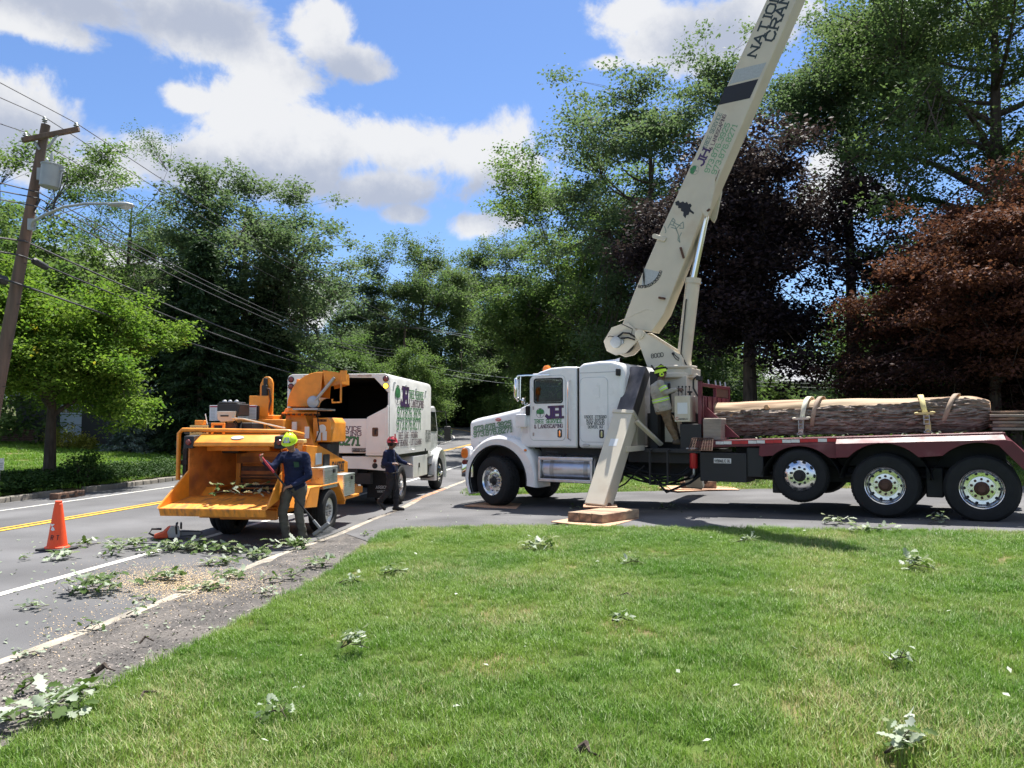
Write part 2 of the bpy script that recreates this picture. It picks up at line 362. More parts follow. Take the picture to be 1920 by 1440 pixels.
M['walk'] = mat('worn_sidewalk', (0.15, 0.138, 0.128), 0.95, var=0.35, scale=35, bump=1.0, bscale=90, col2=(0.10, 0.094, 0.09), mixscale=3.0, spec=0.2)
M['concrete'] = mat('kerb_concrete', (0.36, 0.32, 0.26), 0.9, var=0.25, scale=6, bump=0.5, bscale=50, col2=(0.22, 0.20, 0.17), mixscale=2.5)
M['kerb_far'] = mat('far_kerb', (0.24, 0.22, 0.19), 0.9, var=0.3, scale=4, bump=0.4, bscale=40, col2=(0.15, 0.14, 0.12), mixscale=2.0)
M['orange_mark'] = mat('orange_kerb_paint', (0.42, 0.13, 0.05), 0.8, var=0.3, scale=9, col2=(0.33, 0.28, 0.22), mixscale=5)
M['white_line'] = mat('road_white', (0.62, 0.61, 0.57), 0.8, var=0.2, scale=8, col2=(0.30, 0.30, 0.29), mixscale=14, thr=(0.58, 0.75))
M['yellow_line'] = mat('road_yellow', (0.62, 0.36, 0.03), 0.8, var=0.2, scale=8, col2=(0.35, 0.23, 0.06), mixscale=12, thr=(0.58, 0.75))
M['soil'] = mat('lawn_soil', (0.06, 0.095, 0.02), 0.95, var=0.35, scale=5, bump=0.6, bscale=60, col2=(0.17, 0.14, 0.07), mixscale=0.9, thr=(0.5, 0.66), spec=0.1)
M['ground'] = mat('wood_floor', (0.055, 0.075, 0.025), 0.95, var=0.4, scale=1.5, bump=0.4, bscale=8, col2=(0.07, 0.055, 0.03), mixscale=0.3, spec=0.1)
M['bark'] = mat('bark', (0.075, 0.06, 0.05), 0.95, var=0.4, scale=10, bump=1.0, bscale=18, stretch=(1, 1, 0.25), spec=0.15)
M['pole_wood'] = mat('pole_wood', (0.16, 0.105, 0.08), 0.9, var=0.35, scale=8, bump=0.6, bscale=20, stretch=(1, 1, 0.08), col2=(0.10, 0.085, 0.07), mixscale=1.2)
M['grey_metal'] = mat('grey_metal', (0.34, 0.37, 0.38), 0.5, 0.3, var=0.1, scale=5)
M['wire'] = mat('wire', (0.03, 0.03, 0.035), 0.6, var=0.1)
M['white'] = mat('truck_white', (0.80, 0.81, 0.82), 0.28, var=0.035, scale=2.5, coat=0.5, col2=(0.64, 0.63, 0.61), mixscale=1.6, thr=(0.5, 0.85))
M['white2'] = mat('chip_white', (0.78, 0.78, 0.76), 0.35, var=0.05, scale=3, coat=0.3, col2=(0.62, 0.58, 0.52), mixscale=2.0, thr=(0.6, 0.85))
M['seam'] = mat('seam_dark', (0.02, 0.02, 0.022), 0.7)
M['black'] = mat('black_frame', (0.018, 0.018, 0.02), 0.6, var=0.3, scale=6)
M['rubber'] = mat('rubber', (0.017, 0.018, 0.02), 0.82, var=0.3, scale=9, bump=0.25, bscale=60, spec=0.3)
M['alu'] = mat('polished_aluminium', (0.78, 0.79, 0.80), 0.22, 1.0, var=0.06, scale=6)
M['alu2'] = mat('brushed_tank', (0.62, 0.63, 0.66), 0.36, 1.0, var=0.10, scale=5, bump=0.06, bscale=25)
M['hub'] = mat('hub_rust', (0.09, 0.045, 0.03), 0.8, var=0.3, scale=12)
M['chrome'] = mat('chrome', (0.82, 0.82, 0.83), 0.08, 1.0, var=0.03)
M['glass'] = mat('cab_glass', (0.012, 0.018, 0.02), 0.04, var=0.05, spec=0.8, coat=0.4)
M['cream'] = mat('crane_cream', (0.62, 0.565, 0.46), 0.5, var=0.06, scale=2.5, col2=(0.55, 0.47, 0.36), mixscale=1.6, thr=(0.56, 0.8), bump=0.05, bscale=9)
M['steel_leg'] = mat('worn_black_steel', (0.10, 0.095, 0.10), 0.42, 0.6, var=0.35, scale=4, col2=(0.24, 0.21, 0.20), mixscale=2.2, stretch=(1, 1, 0.35))
M['maroon'] = mat('maroon_deck', (0.125, 0.02, 0.03), 0.55, var=0.22, scale=4, col2=(0.19, 0.07, 0.08), mixscale=2.5, thr=(0.52, 0.75))
M['red_tape'] = mat('red_tape', (0.50, 0.02, 0.025), 0.4)
M['white_tape'] = mat('white_tape', (0.72, 0.70, 0.69), 0.4, var=0.1, scale=20)
M['timber'] = mat('sawn_timber', (0.40, 0.30, 0.20), 0.85, var=0.25, scale=7, bump=0.4, bscale=30, col2=(0.26, 0.16, 0.11), mixscale=3, stretch=(0.4, 1, 2.0))
M['timber_dark'] = mat('timber_end', (0.15, 0.105, 0.08), 0.9, var=0.35, scale=9, bump=0.6, bscale=30, col2=(0.30, 0.19, 0.13), mixscale=6)
M['timber_grey'] = mat('weathered_block', (0.30, 0.25, 0.21), 0.9, var=0.25, scale=5, bump=0.5, bscale=25, stretch=(0.5, 1, 4.0))
M['ply'] = mat('plywood', (0.52, 0.32, 0.20), 0.8, var=0.25, scale=5, col2=(0.40, 0.24, 0.16), mixscale=2.4)
M['barkl'] = mat('log_bark', (0.24, 0.20, 0.17), 0.95, var=0.55, scale=14, bump=1.0, bscale=16, stretch=(0.22, 1, 1), spec=0.1)
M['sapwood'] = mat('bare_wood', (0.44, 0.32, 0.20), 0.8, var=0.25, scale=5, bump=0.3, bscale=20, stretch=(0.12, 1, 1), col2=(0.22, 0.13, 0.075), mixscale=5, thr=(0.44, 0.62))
M['cutwood'] = mat('cut_wood', (0.55, 0.34, 0.17), 0.8, var=0.2, scale=20)
M['strap'] = mat('yellow_strap', (0.70, 0.60, 0.28), 0.8, var=0.12, scale=9)
M['strap_white'] = mat('pale_strap', (0.72, 0.68, 0.55), 0.8, var=0.12, scale=9)
M['strap_tan'] = mat('tan_strap', (0.36, 0.27, 0.20), 0.85, var=0.2, scale=6)
M['orange'] = mat('chipper_orange', (0.78, 0.285, 0.028), 0.45, var=0.12, scale=5, col2=(0.50, 0.17, 0.03), mixscale=3.4, thr=(0.52, 0.8), coat=0.1, bump=0.06, bscale=12)
M['orange_worn'] = mat('worn_orange', (0.50, 0.175, 0.035), 0.6, var=0.3, scale=9, col2=(0.24, 0.085, 0.03), mixscale=4.5, thr=(0.45, 0.7), bump=0.2, bscale=24)
M['orange_tray'] = mat('scuffed_orange_tray', (0.76, 0.29, 0.04), 0.5, var=0.2, scale=7, col2=(0.40, 0.17, 0.06), mixscale=4.5, thr=(0.48, 0.66), stretch=(1, 2.5, 1), bump=0.1, bscale=20)
M['diamond'] = mat('diamond_plate', (0.62, 0.64, 0.65), 0.32, 1.0, var=0.1, scale=8)
M['zinc'] = mat('ribbed_aluminium', (0.60, 0.66, 0.66), 0.38, 0.9, var=0.08, scale=5)
M['engine'] = mat('engine_black', (0.02, 0.021, 0.024), 0.5, var=0.3, scale=9)
M['rust'] = mat('rusty_steel', (0.10, 0.062, 0.045), 0.8, var=0.4, scale=8, col2=(0.15, 0.08, 0.05), mixscale=5)
M['steel'] = mat('steel', (0.42, 0.42, 0.43), 0.4, 0.9, var=0.15, scale=6)
M['paper'] = mat('decal_white', (0.72, 0.74, 0.76), 0.5, var=0.05)
M['decal_grey'] = mat('decal_grey', (0.42, 0.45, 0.47), 0.5, var=0.1, scale=30)
M['decal_red'] = mat('decal_red', (0.45, 0.07, 0.09), 0.5)
M['plate_yellow'] = mat('plate_yellow', (0.62, 0.52, 0.22), 0.5)
M['ink'] = mat('ink_black', (0.015, 0.015, 0.02), 0.5)
M['ink_green'] = mat('letter_green', (0.05, 0.23, 0.08), 0.5)
M['ink_greenlt'] = mat('letter_green_light', (0.20, 0.38, 0.22), 0.5)
M['ink_dark'] = mat('letter_dark', (0.03, 0.045, 0.05), 0.5)
M['ink_purple'] = mat('letter_purple', (0.065, 0.03, 0.13), 0.5)
M['ink_plum'] = mat('letter_plum', (0.10, 0.055, 0.085), 0.5)
M['ink_faded'] = mat('letter_faded', (0.20, 0.27, 0.24), 0.6)
M['lens_red'] = mat('red_lens', (0.16, 0.02, 0.02), 0.2, coat=0.5)
M['lens_amber'] = mat('amber_lens', (0.75, 0.20, 0.02), 0.2, coat=0.5)
M['lens_lit'] = mat('amber_lit', (0.9, 0.55, 0.05), 0.3, emit=((1.0, 0.55, 0.04), 1.1))
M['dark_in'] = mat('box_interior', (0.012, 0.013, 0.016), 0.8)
M['navy'] = mat('navy_shirt', (0.016, 0.022, 0.055), 0.9, var=0.3, scale=7, bump=0.6, bscale=9, spec=0.15)
M['pants_grey'] = mat('grey_work_trousers', (0.10, 0.098, 0.088), 0.92, var=0.25, scale=6, bump=0.8, bscale=11, spec=0.15)
M['pants_dark'] = mat('dark_trousers', (0.028, 0.028, 0.032), 0.9, var=0.3, scale=6, bump=0.8, bscale=11, spec=0.2)
M['pants_tan'] = mat('tan_trousers', (0.16, 0.115, 0.075), 0.92, var=0.25, scale=6, bump=0.8, bscale=11, spec=0.15)
M['shirt_tan'] = mat('pale_work_shirt', (0.36, 0.34, 0.30), 0.92, var=0.2, scale=5, bump=0.7, bscale=10, spec=0.15)
M['hivis'] = mat('hivis_band', (0.52, 0.85, 0.12), 0.6, var=0.05)
M['reflective'] = mat('reflective_band', (0.62, 0.64, 0.64), 0.4, var=0.05)
M['skin'] = mat('skin', (0.30, 0.155, 0.10), 0.55, var=0.12, scale=14)
M['skin_dark'] = mat('skin_dark', (0.135, 0.07, 0.05), 0.5, var=0.12, scale=14)
M['hair'] = mat('hair', (0.012, 0.01, 0.01), 0.8, var=0.2)
M['helmet_lime'] = mat('helmet_lime', (0.58, 0.85, 0.02), 0.28, var=0.03, coat=0.5)
M['helmet_red'] = mat('helmet_red', (0.50, 0.02, 0.05), 0.3, var=0.05, coat=0.4)
M['boot'] = mat('work_boot', (0.07, 0.055, 0.042), 0.8, var=0.3, scale=10)
M['boot_black'] = mat('black_boot', (0.015, 0.014, 0.014), 0.6, var=0.3, scale=10)
M['cone_orange'] = mat('cone_orange', (0.82, 0.085, 0.02), 0.55, var=0.08, scale=6, col2=(0.60, 0.07, 0.03), mixscale=7, thr=(0.58, 0.85))
M['saw_orange'] = mat('saw_orange', (0.70, 0.10, 0.03), 0.4, var=0.1)
M['broom_grey'] = mat('broom_grey', (0.20, 0.21, 0.22), 0.6)
M['handle_red'] = mat('red_grip', (0.42, 0.03, 0.05), 0.5)
M['siding'] = mat('pale_siding', (0.50, 0.57, 0.60), 0.7, var=0.06)
M['siding_white'] = mat('white_siding', (0.62, 0.68, 0.72), 0.7, var=0.06)
M['roof_grey'] = mat('roof_shingle', (0.26, 0.27, 0.30), 0.9, var=0.2, scale=8)
M['window_dark'] = mat('house_window', (0.03, 0.04, 0.045), 0.1, spec=0.8)
M['garage'] = mat('garage_blue_white', (0.50, 0.58, 0.68), 0.6, var=0.05)
M['brick'] = mat('brick_brown', (0.15, 0.085, 0.065), 0.9, var=0.25, scale=10)
M['mortar'] = mat('mortar', (0.24, 0.21, 0.19), 0.9)
M['sawdust'] = mat('sawdust', (0.62, 0.47, 0.28), 0.95, var=0.2, scale=30, spec=0.1)
# ------------------------------------------------------------------ terrain; p runs across the road (to the right), q along it
SI, CO = 0.1218, 0.9926
def bend(q): return 0.0085 * (min(max(0, q - 60), 50)) ** 2 + 0.85 * max(0, q - 110)     # the road curves away to the left
def pq(X, Y):
    q = SI * X + CO * Y
    return CO * X - SI * Y + bend(q), q
def XY(p, q):
    p = p - bend(q)
    return CO * p + SI * q, -SI * p + CO * q
ROADZ = [(-15.0, -0.03), (-14.8, -0.03), (-13.1, 0.02), (-10.1, 0.12), (-6.5, 0.045), (-4.7, 0.0)]
def zprof(p):
    if p < -15.0: return -0.03 + 0.15 * min(1, (-15.0 - p) / 0.15) + 0.062 * min(max(0, -15.15 - p), 14) 
    if p <= -4.7:
        for (a, za), (b, zb) in zip(ROADZ, ROADZ[1:]):
            if p <= b: return za + (zb - za) * (p - a) / (b - a)
    return 0.08 + 0.032 * (min(p, 16) + 4.7) if p > -4.55 else 0.08 * (p + 4.7) / 0.15
def rise(Y): return 0.00028 * (min(max(0, Y - 20), 90)) ** 2 + 0.03 * max(0, Y - 110)
def zg(X, Y): return zprof(pq(X, Y)[0]) + rise(Y)
def lot(u, v):
    """point of the lot's plane (right of the kerb) seen at a pixel"""
    d = pix_dir(u, v); pd = CO * d.x - SI * d.y
    t = (0.08 + 0.032 * 4.7 - CZ) / (d.z - 0.032 * pd)
    return Vector((d.x * t, d.y * t, CZ + d.z * t))
def road_pt(u, v):
    d = pix_dir(u, v); z = 0.05
    for _ in range(12):
        t = (z - CZ) / d.z; z = zg(d.x * t, d.y * t)
    return Vector((d.x * t, d.y * t, z))
QS = [-300, -120, -60, -30, -12, -6, 0, 4, 8, 12, 16, 18, 20, 22, 24, 26, 28, 30, 32, 34, 36, 38, 40, 43, 46, 50, 54, 58, 62, 66, 70, 75, 80, 86, 92, 98, 104, 110, 120, 140, 180, 240, 340, 500]
def grid(name, ps, qs, off, m, kind='structure'):
    mb = MB()
    pts = []
    for q in qs:
        for p in ps:
            x, y = XY(p, q); pts.append((x, y, zprof(p) + rise(y) + off))
    n = len(ps)
    mb.add(pts, [(j * n + i, j * n + i + 1, (j + 1) * n + i + 1, (j + 1) * n + i) for j in range(len(qs) - 1) for i in range(n - 1)])
    o = mb.build(name, m, None, smooth=60); o['kind'] = kind
    return o
def flat(name, pts, off, m, kind='structure'):
    mb = MB(); mb.poly([(p[0], p[1], p[2] + off) for p in pts])
    o = mb.build(name, m, None, recalc=False)
    if o.data.polygons[0].normal.z < 0: o.data.flip_normals()
    o['kind'] = kind
    return o
PS = [-600, -300, -150, -80, -60, -45, -38, -32, -29.15, -26, -23, -20, -17.5, -15.15, -15.0, -14.8, -13.1, -10.1, -6.5, -4.7, -4.55, -2, 2, 6, 10, 16, 24, 40, 80, 160, 300, 600]
grid('ground', PS, QS, -0.03, M['ground'])
QR = [q for q in QS if -60 <= q <= 240]
grid('road', [-14.8, -13.1, -10.1, -6.5, -4.7], QR, 0.0, M['asphalt'])
for nm, p0, p1, m in (('edge_line', -6.55, -6.43, 'white_line'), ('edge_line', -13.16, -13.04, 'white_line')):
    grid(nm, [p0, p1], QR, 0.006, M[m])
for p0 in (-10.28, -10.06): grid('center_line', [p0, p0 + 0.11] if p0 < -10.2 else [p0, p0 + 0.11], QR, 0.010, M['yellow_line'])
LAWN_PX = [(-40, 1420), (0, 1405), (75, 1375), (175, 1306), (266, 1259), (390, 1197), (500, 1142), (594, 1090), (673, 1036), (713, 1004), (760, 995), (900, 990), (1040, 989), (1250, 991), (1500, 994), (1920, 1001), (2200, 1005)]
lawn_edge = [lot(*p) for p in LAWN_PX]
DRIVE_FAR = [(2150, 910), (1920, 912), (1740, 914), (1567, 916), (1430, 917), (1240, 921), (1062, 925), (885, 930)]
drive_far = [lot(*p) for p in DRIVE_FAR]
def lotz(x, y): return Vector((x, y, 0.08 + 0.032 * (pq(x, y)[0] + 4.7)))
KERB_PX = [(-200, 1318), (-60, 1265), (110, 1206), (344, 1115), (531, 1039), (640, 1002), (700, 975), (763, 951), (790, 933), (812, 925), (850, 910), (893, 894), (960, 870)]
def zpt(u, v, z):
    d = pix_dir(u, v); t = (z - CZ) / d.z; return Vector((d.x * t, d.y * t, z))
kerb_line = [zpt(u, v, 0.09) for u, v in KERB_PX]
walk = [Vector((k.x + 0.02, k.y, 0)) for k in kerb_line]
walk = [lotz(k.x, k.y) for k in walk]
wk = [lotz(-4.6, -4)] + walk + [lotz(walk[-1].x + 2.0, walk[-1].y - 0.3), drive_far[-1], lawn_edge[10] + Vector((0, 0.3, 0))] + [p + Vector((0.35, 0, 0)) for p in lawn_edge[9:0:-1]] + [lotz(-1.5, -4)]
flat('sidewalk', wk, 0.003, M['walk'])
apron = [kerb_line[5], kerb_line[6], kerb_line[7], kerb_line[8], kerb_line[9], kerb_line[10], kerb_line[11]]
dv = [lotz(a.x + 0.06, a.y) for a in apron] + drive_far[::-1] + [p + Vector((0, -0.25, 0)) for p in lawn_edge[:9:-1]] + [lot(713, 1010), lot(690, 1016), lot(655, 1004)]
flat('driveway', dv, 0.008, M['drive'])
lawn_poly = lawn_edge + [lotz(9.5, -2.0), lotz(-2.2, -2.0)]
lawn = flat('lawn', lawn_poly, 0.012, M['soil'], 'stuff')
lawn.name = 'grass'; lawn.data.name = 'grass'
# back lawn: strips from the driveway's far edge to the trees
mb = MB(); rows = []
edge = [p.copy() for p in drive_far[::-1]]
edge = [lotz(edge[0].x - 0.2, edge[0].y + 1.6), lotz(edge[0].x - 0.2, edge[0].y)] + edge
for k, t in enumerate((0, 0.06, 0.15, 0.3, 0.5, 0.75, 1.0)):
    row = []
    for e in edge:
        tx, ty = e.x * 2.15 + (1.2 if e.x > 0 else 1.5), 42.0
        x, y = e.x + (tx - e.x) * t, e.y + (ty - e.y) * t
        row.append((x, y, zg(x, y) + 0.004))
    rows.append(row)
n = len(edge)
mb.add([p for r in rows for p in r], [(j * n + i, j * n + i + 1, (j + 1) * n + i + 1, (j + 1) * n + i) for j in range(len(rows) - 1) for i in range(n - 1)])
back_lawn = mb.build('grass', M['soil'], None); back_lawn['kind'] = 'stuff'
left_lawn = grid('grass', [-30, -27, -24, -21, -18, -16.2, -15.17], [q for q in QS if 8 <= q <= 70], 0.004, M['soil'], 'stuff')
far_lawn = grid('grass', [-4.5, -3.2, -1.5], [q for q in QS if 34 <= q <= 80], 0.004, M['soil'], 'stuff')
left_far_lawn = grid('grass', [-60, -45, -38, -32, -30], [q for q in QS if 8 <= q <= 70], 0.004, M['soil'], 'stuff')
# ------------------------------------------------------------------ grass blades scattered with geometry nodes
def grass_mat(name, a, b, c, d):
    m = bpy.data.materials.new(name); m.use_nodes = True
    nt = m.node_tree; N = nt.nodes; L = nt.links; N.clear()
    out = N.new('ShaderNodeOutputMaterial'); geo = N.new('ShaderNodeNewGeometry')
    def nz(s, det):
        n = N.new('ShaderNodeTexNoise'); n.inputs['Scale'].default_value = s; n.inputs['Detail'].default_value = det; L.new(geo.outputs['Position'], n.inputs['Vector']); return n.outputs['Fac']
    def mix(f, x, y):
        q = N.new('ShaderNodeMix'); q.data_type = 'RGBA'; L.new(f, q.inputs['Factor'])
        for s, k in (('A', x), ('B', y)):
            if hasattr(k, 'is_linked'): L.new(k, q.inputs[s])
            else: q.inputs[s].default_value = (*k, 1)
        return q.outputs['Result']
    def rng_(f, lo, hi):
        q = N.new('ShaderNodeMapRange'); q.interpolation_type = 'SMOOTHSTEP'; L.new(f, q.inputs[0]); q.inputs[1].default_value = lo; q.inputs[2].default_value = hi; return q.outputs[0]
    col = mix(rng_(nz(0.9, 3), 0.35, 0.65), a, b)
    w = N.new('ShaderNodeMath'); w.operation = 'MULTIPLY_ADD'; L.new(geo.outputs['Random Per Island'], w.inputs[0]); w.inputs[1].default_value = 0.55; 
    w2 = N.new('ShaderNodeMath'); w2.operation = 'SUBTRACT'; L.new(nz(0.75, 4), w2.inputs[0]); w2.inputs[1].default_value = 0.27; L.new(w2.outputs[0], w.inputs[2])
    col = mix(rng_(w.outputs[0], 0.55, 0.95), col, c)
    isl = N.new('ShaderNodeMath'); isl.operation = 'GREATER_THAN'; L.new(geo.outputs['Random Per Island'], isl.inputs[0]); isl.inputs[1].default_value = 0.9
    col = mix(isl.outputs[0], col, d)
    p = N.new('ShaderNodeBsdfPrincipled'); L.new(col, p.inputs['Base Color']); p.inputs['Roughness'].default_value = 0.5; p.inputs['Specular IOR Level'].default_value = 0.35
    t = N.new('ShaderNodeBsdfTranslucent'); L.new(col, t.inputs['Color'])
    ms = N.new('ShaderNodeMixShader'); ms.inputs[0].default_value = 0.38; L.new(p.outputs[0], ms.inputs[1]); L.new(t.outputs[0], ms.inputs[2]); L.new(ms.outputs[0], out.inputs['Surface'])
    return m
GM = grass_mat('grass_blades', (0.115, 0.25, 0.028), (0.20, 0.325, 0.05), (0.50, 0.43, 0.24), (0.32, 0.40, 0.18))
GM2 = grass_mat('grass_blades_left', (0.13, 0.27, 0.025), (0.18, 0.33, 0.035), (0.26, 0.32, 0.07), (0.20, 0.32, 0.08))
def tuft(name, nb, rad, h0, h1, wd, m, seed):
    r = random.Random(seed); v = []; f = []
    for i in range(nb):
        a = r.uniform(0, 6.283); q = rad * math.sqrt(r.random()); x, y = q * math.cos(a), q * math.sin(a)
        h = r.uniform(h0, h1); la = r.uniform(0, 6.283); lean = h * r.uniform(0.1, 0.9); dx, dy = math.cos(la), math.sin(la); sx, sy = -dy * wd / 2, dx * wd / 2
        o = len(v); mx, my = x + dx * lean * 0.3, y + dy * lean * 0.3
        v += [(x - sx, y - sy, -0.01), (x + sx, y + sy, -0.01), (mx + sx * .8, my + sy * .8, h * 0.55), (mx - sx * .8, my - sy * .8, h * 0.55), (x + dx * lean, y + dy * lean, h * r.uniform(0.75, 1))]
        f += [(o, o + 1, o + 2, o + 3), (o + 3, o + 2, o + 4)]
    me = bpy.data.meshes.new(name); me.from_pydata(v, [], f); me.materials.append(m)
    return bpy.data.objects.new(name, me)
def scatter(o, tufts, density, s0, s1, seed=0):
    ng = bpy.data.node_groups.new('grass_scatter', 'GeometryNodeTree')
    ng.interface.new_socket('Geometry', in_out='INPUT', socket_type='NodeSocketGeometry'); ng.interface.new_socket('Geometry', in_out='OUTPUT', socket_type='NodeSocketGeometry')
    N = ng.nodes; L = ng.links
    gi = N.new('NodeGroupInput'); go = N.new('NodeGroupOutput')
    dp = N.new('GeometryNodeDistributePointsOnFaces'); dp.inputs['Density'].default_value = density; dp.inputs['Seed'].default_value = seed
    L.new(gi.outputs[0], dp.inputs['Mesh'])
    jo = N.new('GeometryNodeJoinGeometry')
    for t in tufts:
        oi = N.new('GeometryNodeObjectInfo'); oi.inputs['Object'].default_value = t; oi.inputs['As Instance'].default_value = True
        L.new(oi.outputs['Geometry'], jo.inputs[0])
    ip = N.new('GeometryNodeInstanceOnPoints'); L.new(dp.outputs['Points'], ip.inputs['Points']); L.new(jo.outputs[0], ip.inputs['Instance']); ip.inputs['Pick Instance'].default_value = True
    ri = N.new('FunctionNodeRandomValue'); ri.data_type = 'INT'; ri.inputs[4].default_value = 0; ri.inputs[5].default_value = len(tufts) - 1; ri.inputs['Seed'].default_value = 3
    L.new(ri.outputs[2], ip.inputs['Instance Index'])
    rr = N.new('FunctionNodeRandomValue'); rr.data_type = 'FLOAT_VECTOR'; rr.inputs[0].default_value = (-0.12, -0.12, 0); rr.inputs[1].default_value = (0.12, 0.12, 6.283)
    L.new(rr.outputs[0], ip.inputs['Rotation'])
    # taller and shorter patches
    ps = N.new('GeometryNodeInputPosition'); nz = N.new('ShaderNodeTexNoise'); nz.inputs['Scale'].default_value = 0.8; L.new(ps.outputs[0], nz.inputs['Vector'])
    rs = N.new('FunctionNodeRandomValue'); rs.data_type = 'FLOAT'; rs.inputs[2].default_value = s0; rs.inputs[3].default_value = s1; rs.inputs['Seed'].default_value = 9
    mr = N.new('ShaderNodeMapRange'); L.new(nz.outputs['Fac'], mr.inputs[0]); mr.inputs[1].default_value = 0.3; mr.inputs[2].default_value = 0.7; mr.inputs[3].default_value = 0.65; mr.inputs[4].default_value = 1.25
    mm = N.new('ShaderNodeMath'); mm.operation = 'MULTIPLY'; L.new(rs.outputs[1], mm.inputs[0]); L.new(mr.outputs[0], mm.inputs[1])
    L.new(mm.outputs[0], ip.inputs['Scale'])
    j2 = N.new('GeometryNodeJoinGeometry'); L.new(gi.outputs[0], j2.inputs[0]); L.new(ip.outputs[0], j2.inputs[0]); L.new(j2.outputs[0], go.inputs[0])
    md = o.modifiers.new('grass', 'NODES'); md.node_group = ng
tn = [tuft('tuft', 46, 0.085, 0.03, 0.085, 0.0042, GM, s) for s in (1, 2, 3)]
tf = [tuft('tuft_wide', 34, 0.2, 0.05, 0.11, 0.011, GM, s) for s in (4, 5)]
tl = [tuft('tuft_left', 34, 0.28, 0.06, 0.14, 0.018, GM2, s) for s in (6, 7)]
scatter(lawn, tn, 200, 0.75, 1.2)
scatter(back_lawn, tf, 16, 0.8, 1.4)
scatter(left_lawn, tl, 11, 0.8, 1.3); scatter(far_lawn, tl, 8, 0.8, 1.3)
# ------------------------------------------------------------------ kerbs
near_kerb = thing('kerb', 'pale concrete kerb along the near side of the road', 'kerb', kerb_line[0])
def along(line, step, fn, gap=0.012):
    seg = [(b - a).length for a, b in zip(line, line[1:])]; tot = sum(seg)
    def P(d):
        for (a, b), l in zip(zip(line, line[1:]), seg):
            if d <= l: return a.lerp(b, d / l)
            d -= l
        return line[-1]
    d = 0; i = 0
    while d < tot - 0.2:
        e = min(d + step, tot); fn(P(d), P(e - gap), i); d = e; i += 1
def near_stone(a, b, i):
    d = (b - a).normalized(); w = Vector((d.y, -d.x, 0)); mb = MB()
    n = 5; secs = []
    for k in range(n):
        p = a.lerp(b, k / (n - 1)); j = (random.random() - .5) * 0.012; zt = 0.09 + (random.random() - .5) * 0.012
        top = 0.0
        secs.append([Vector((p.x, p.y, z)) + w * o - near_kerb.location for o, z in ((-.135 + j, -.05), (.10, -.05), (.10 + j, zt - .012), (.075, zt), (-.10, zt), (-.135 + j, zt - .03))])
    mb.loft(secs)
    mid = (a + b) / 2
    painted = 18.2 < mid.y < 22.5
    mb.build('kerb_stone', M['orange_mark' if painted else 'concrete'], near_kerb, smooth=30, label='orange painted kerb stone' if painted else None)
along(kerb_line, 1.9, near_stone)
far_line = [Vector((*XY(-14.9, q), zprof(-14.8) + rise(XY(-14.9, q)[1]))) for q in (12, 16, 18, 20, 22, 24, 26, 28, 30, 32, 34, 38, 42, 46, 50, 58, 66)]
far_kerb = thing('kerb', 'grey kerb of long stones across the road below the juniper bank', 'kerb', far_line[0])
far_kerb.name = 'stone_kerb'
inlet_q = []
def far_stone(a, b, i):
    mid = (a + b) / 2
    mb = MB(); zt = 0.14 + (random.random() - .5) * 0.02
    d = (b - a).normalized(); w = Vector((d.y, -d.x, 0)); j = (random.random() - .5) * 0.02
    secs = [[p - far_kerb.location + w * o + Vector((0, 0, z)) for o, z in ((-.1, -.05), (.1 + j, -.05), (.09 + j, zt - .02), (.07 + j, zt), (-.1, zt))] for p in (a, b)]
    u = 960 + FPX * mid.x / mid.y
    if 100 < u < 152: return
    mb.loft(secs); mb.build('kerb_stone', M['kerb_far'], far_kerb, bevel=0.012)
along(far_line[:5], 0.95, far_stone); 
along(far_line[4:], 0.42, far_stone, 0.03)
# storm drain inlet set in the far kerb
ia = zpt(100, 939, -0.03); ib = zpt(152, 931, -0.03)
di = thing('storm_drain', 'dark brown storm drain inlet with three slots in the far kerb', 'storm drain', (ia + ib) / 2)
d = (ib - ia).normalized(); ln = (ib - ia).length; w = Vector((d.y, -d.x, 0))
mb = MB(); mb.bar(-d * ln / 2 + Vector((0, 0, .08)), d * ln / 2 + Vector((0, 0, .08)), .22, .2); mb.build('frame', M['rust'], di, bevel=0.015)
for k in (-.3, 0, .3):
    mb = MB(); c = d * (k * ln) + Vector((0, 0, .10)) + w * 0.108
    mb.bar(c - d * ln * .09, c + d * ln * .09, .02, .045); mb.build('slot', M['seam'], di)
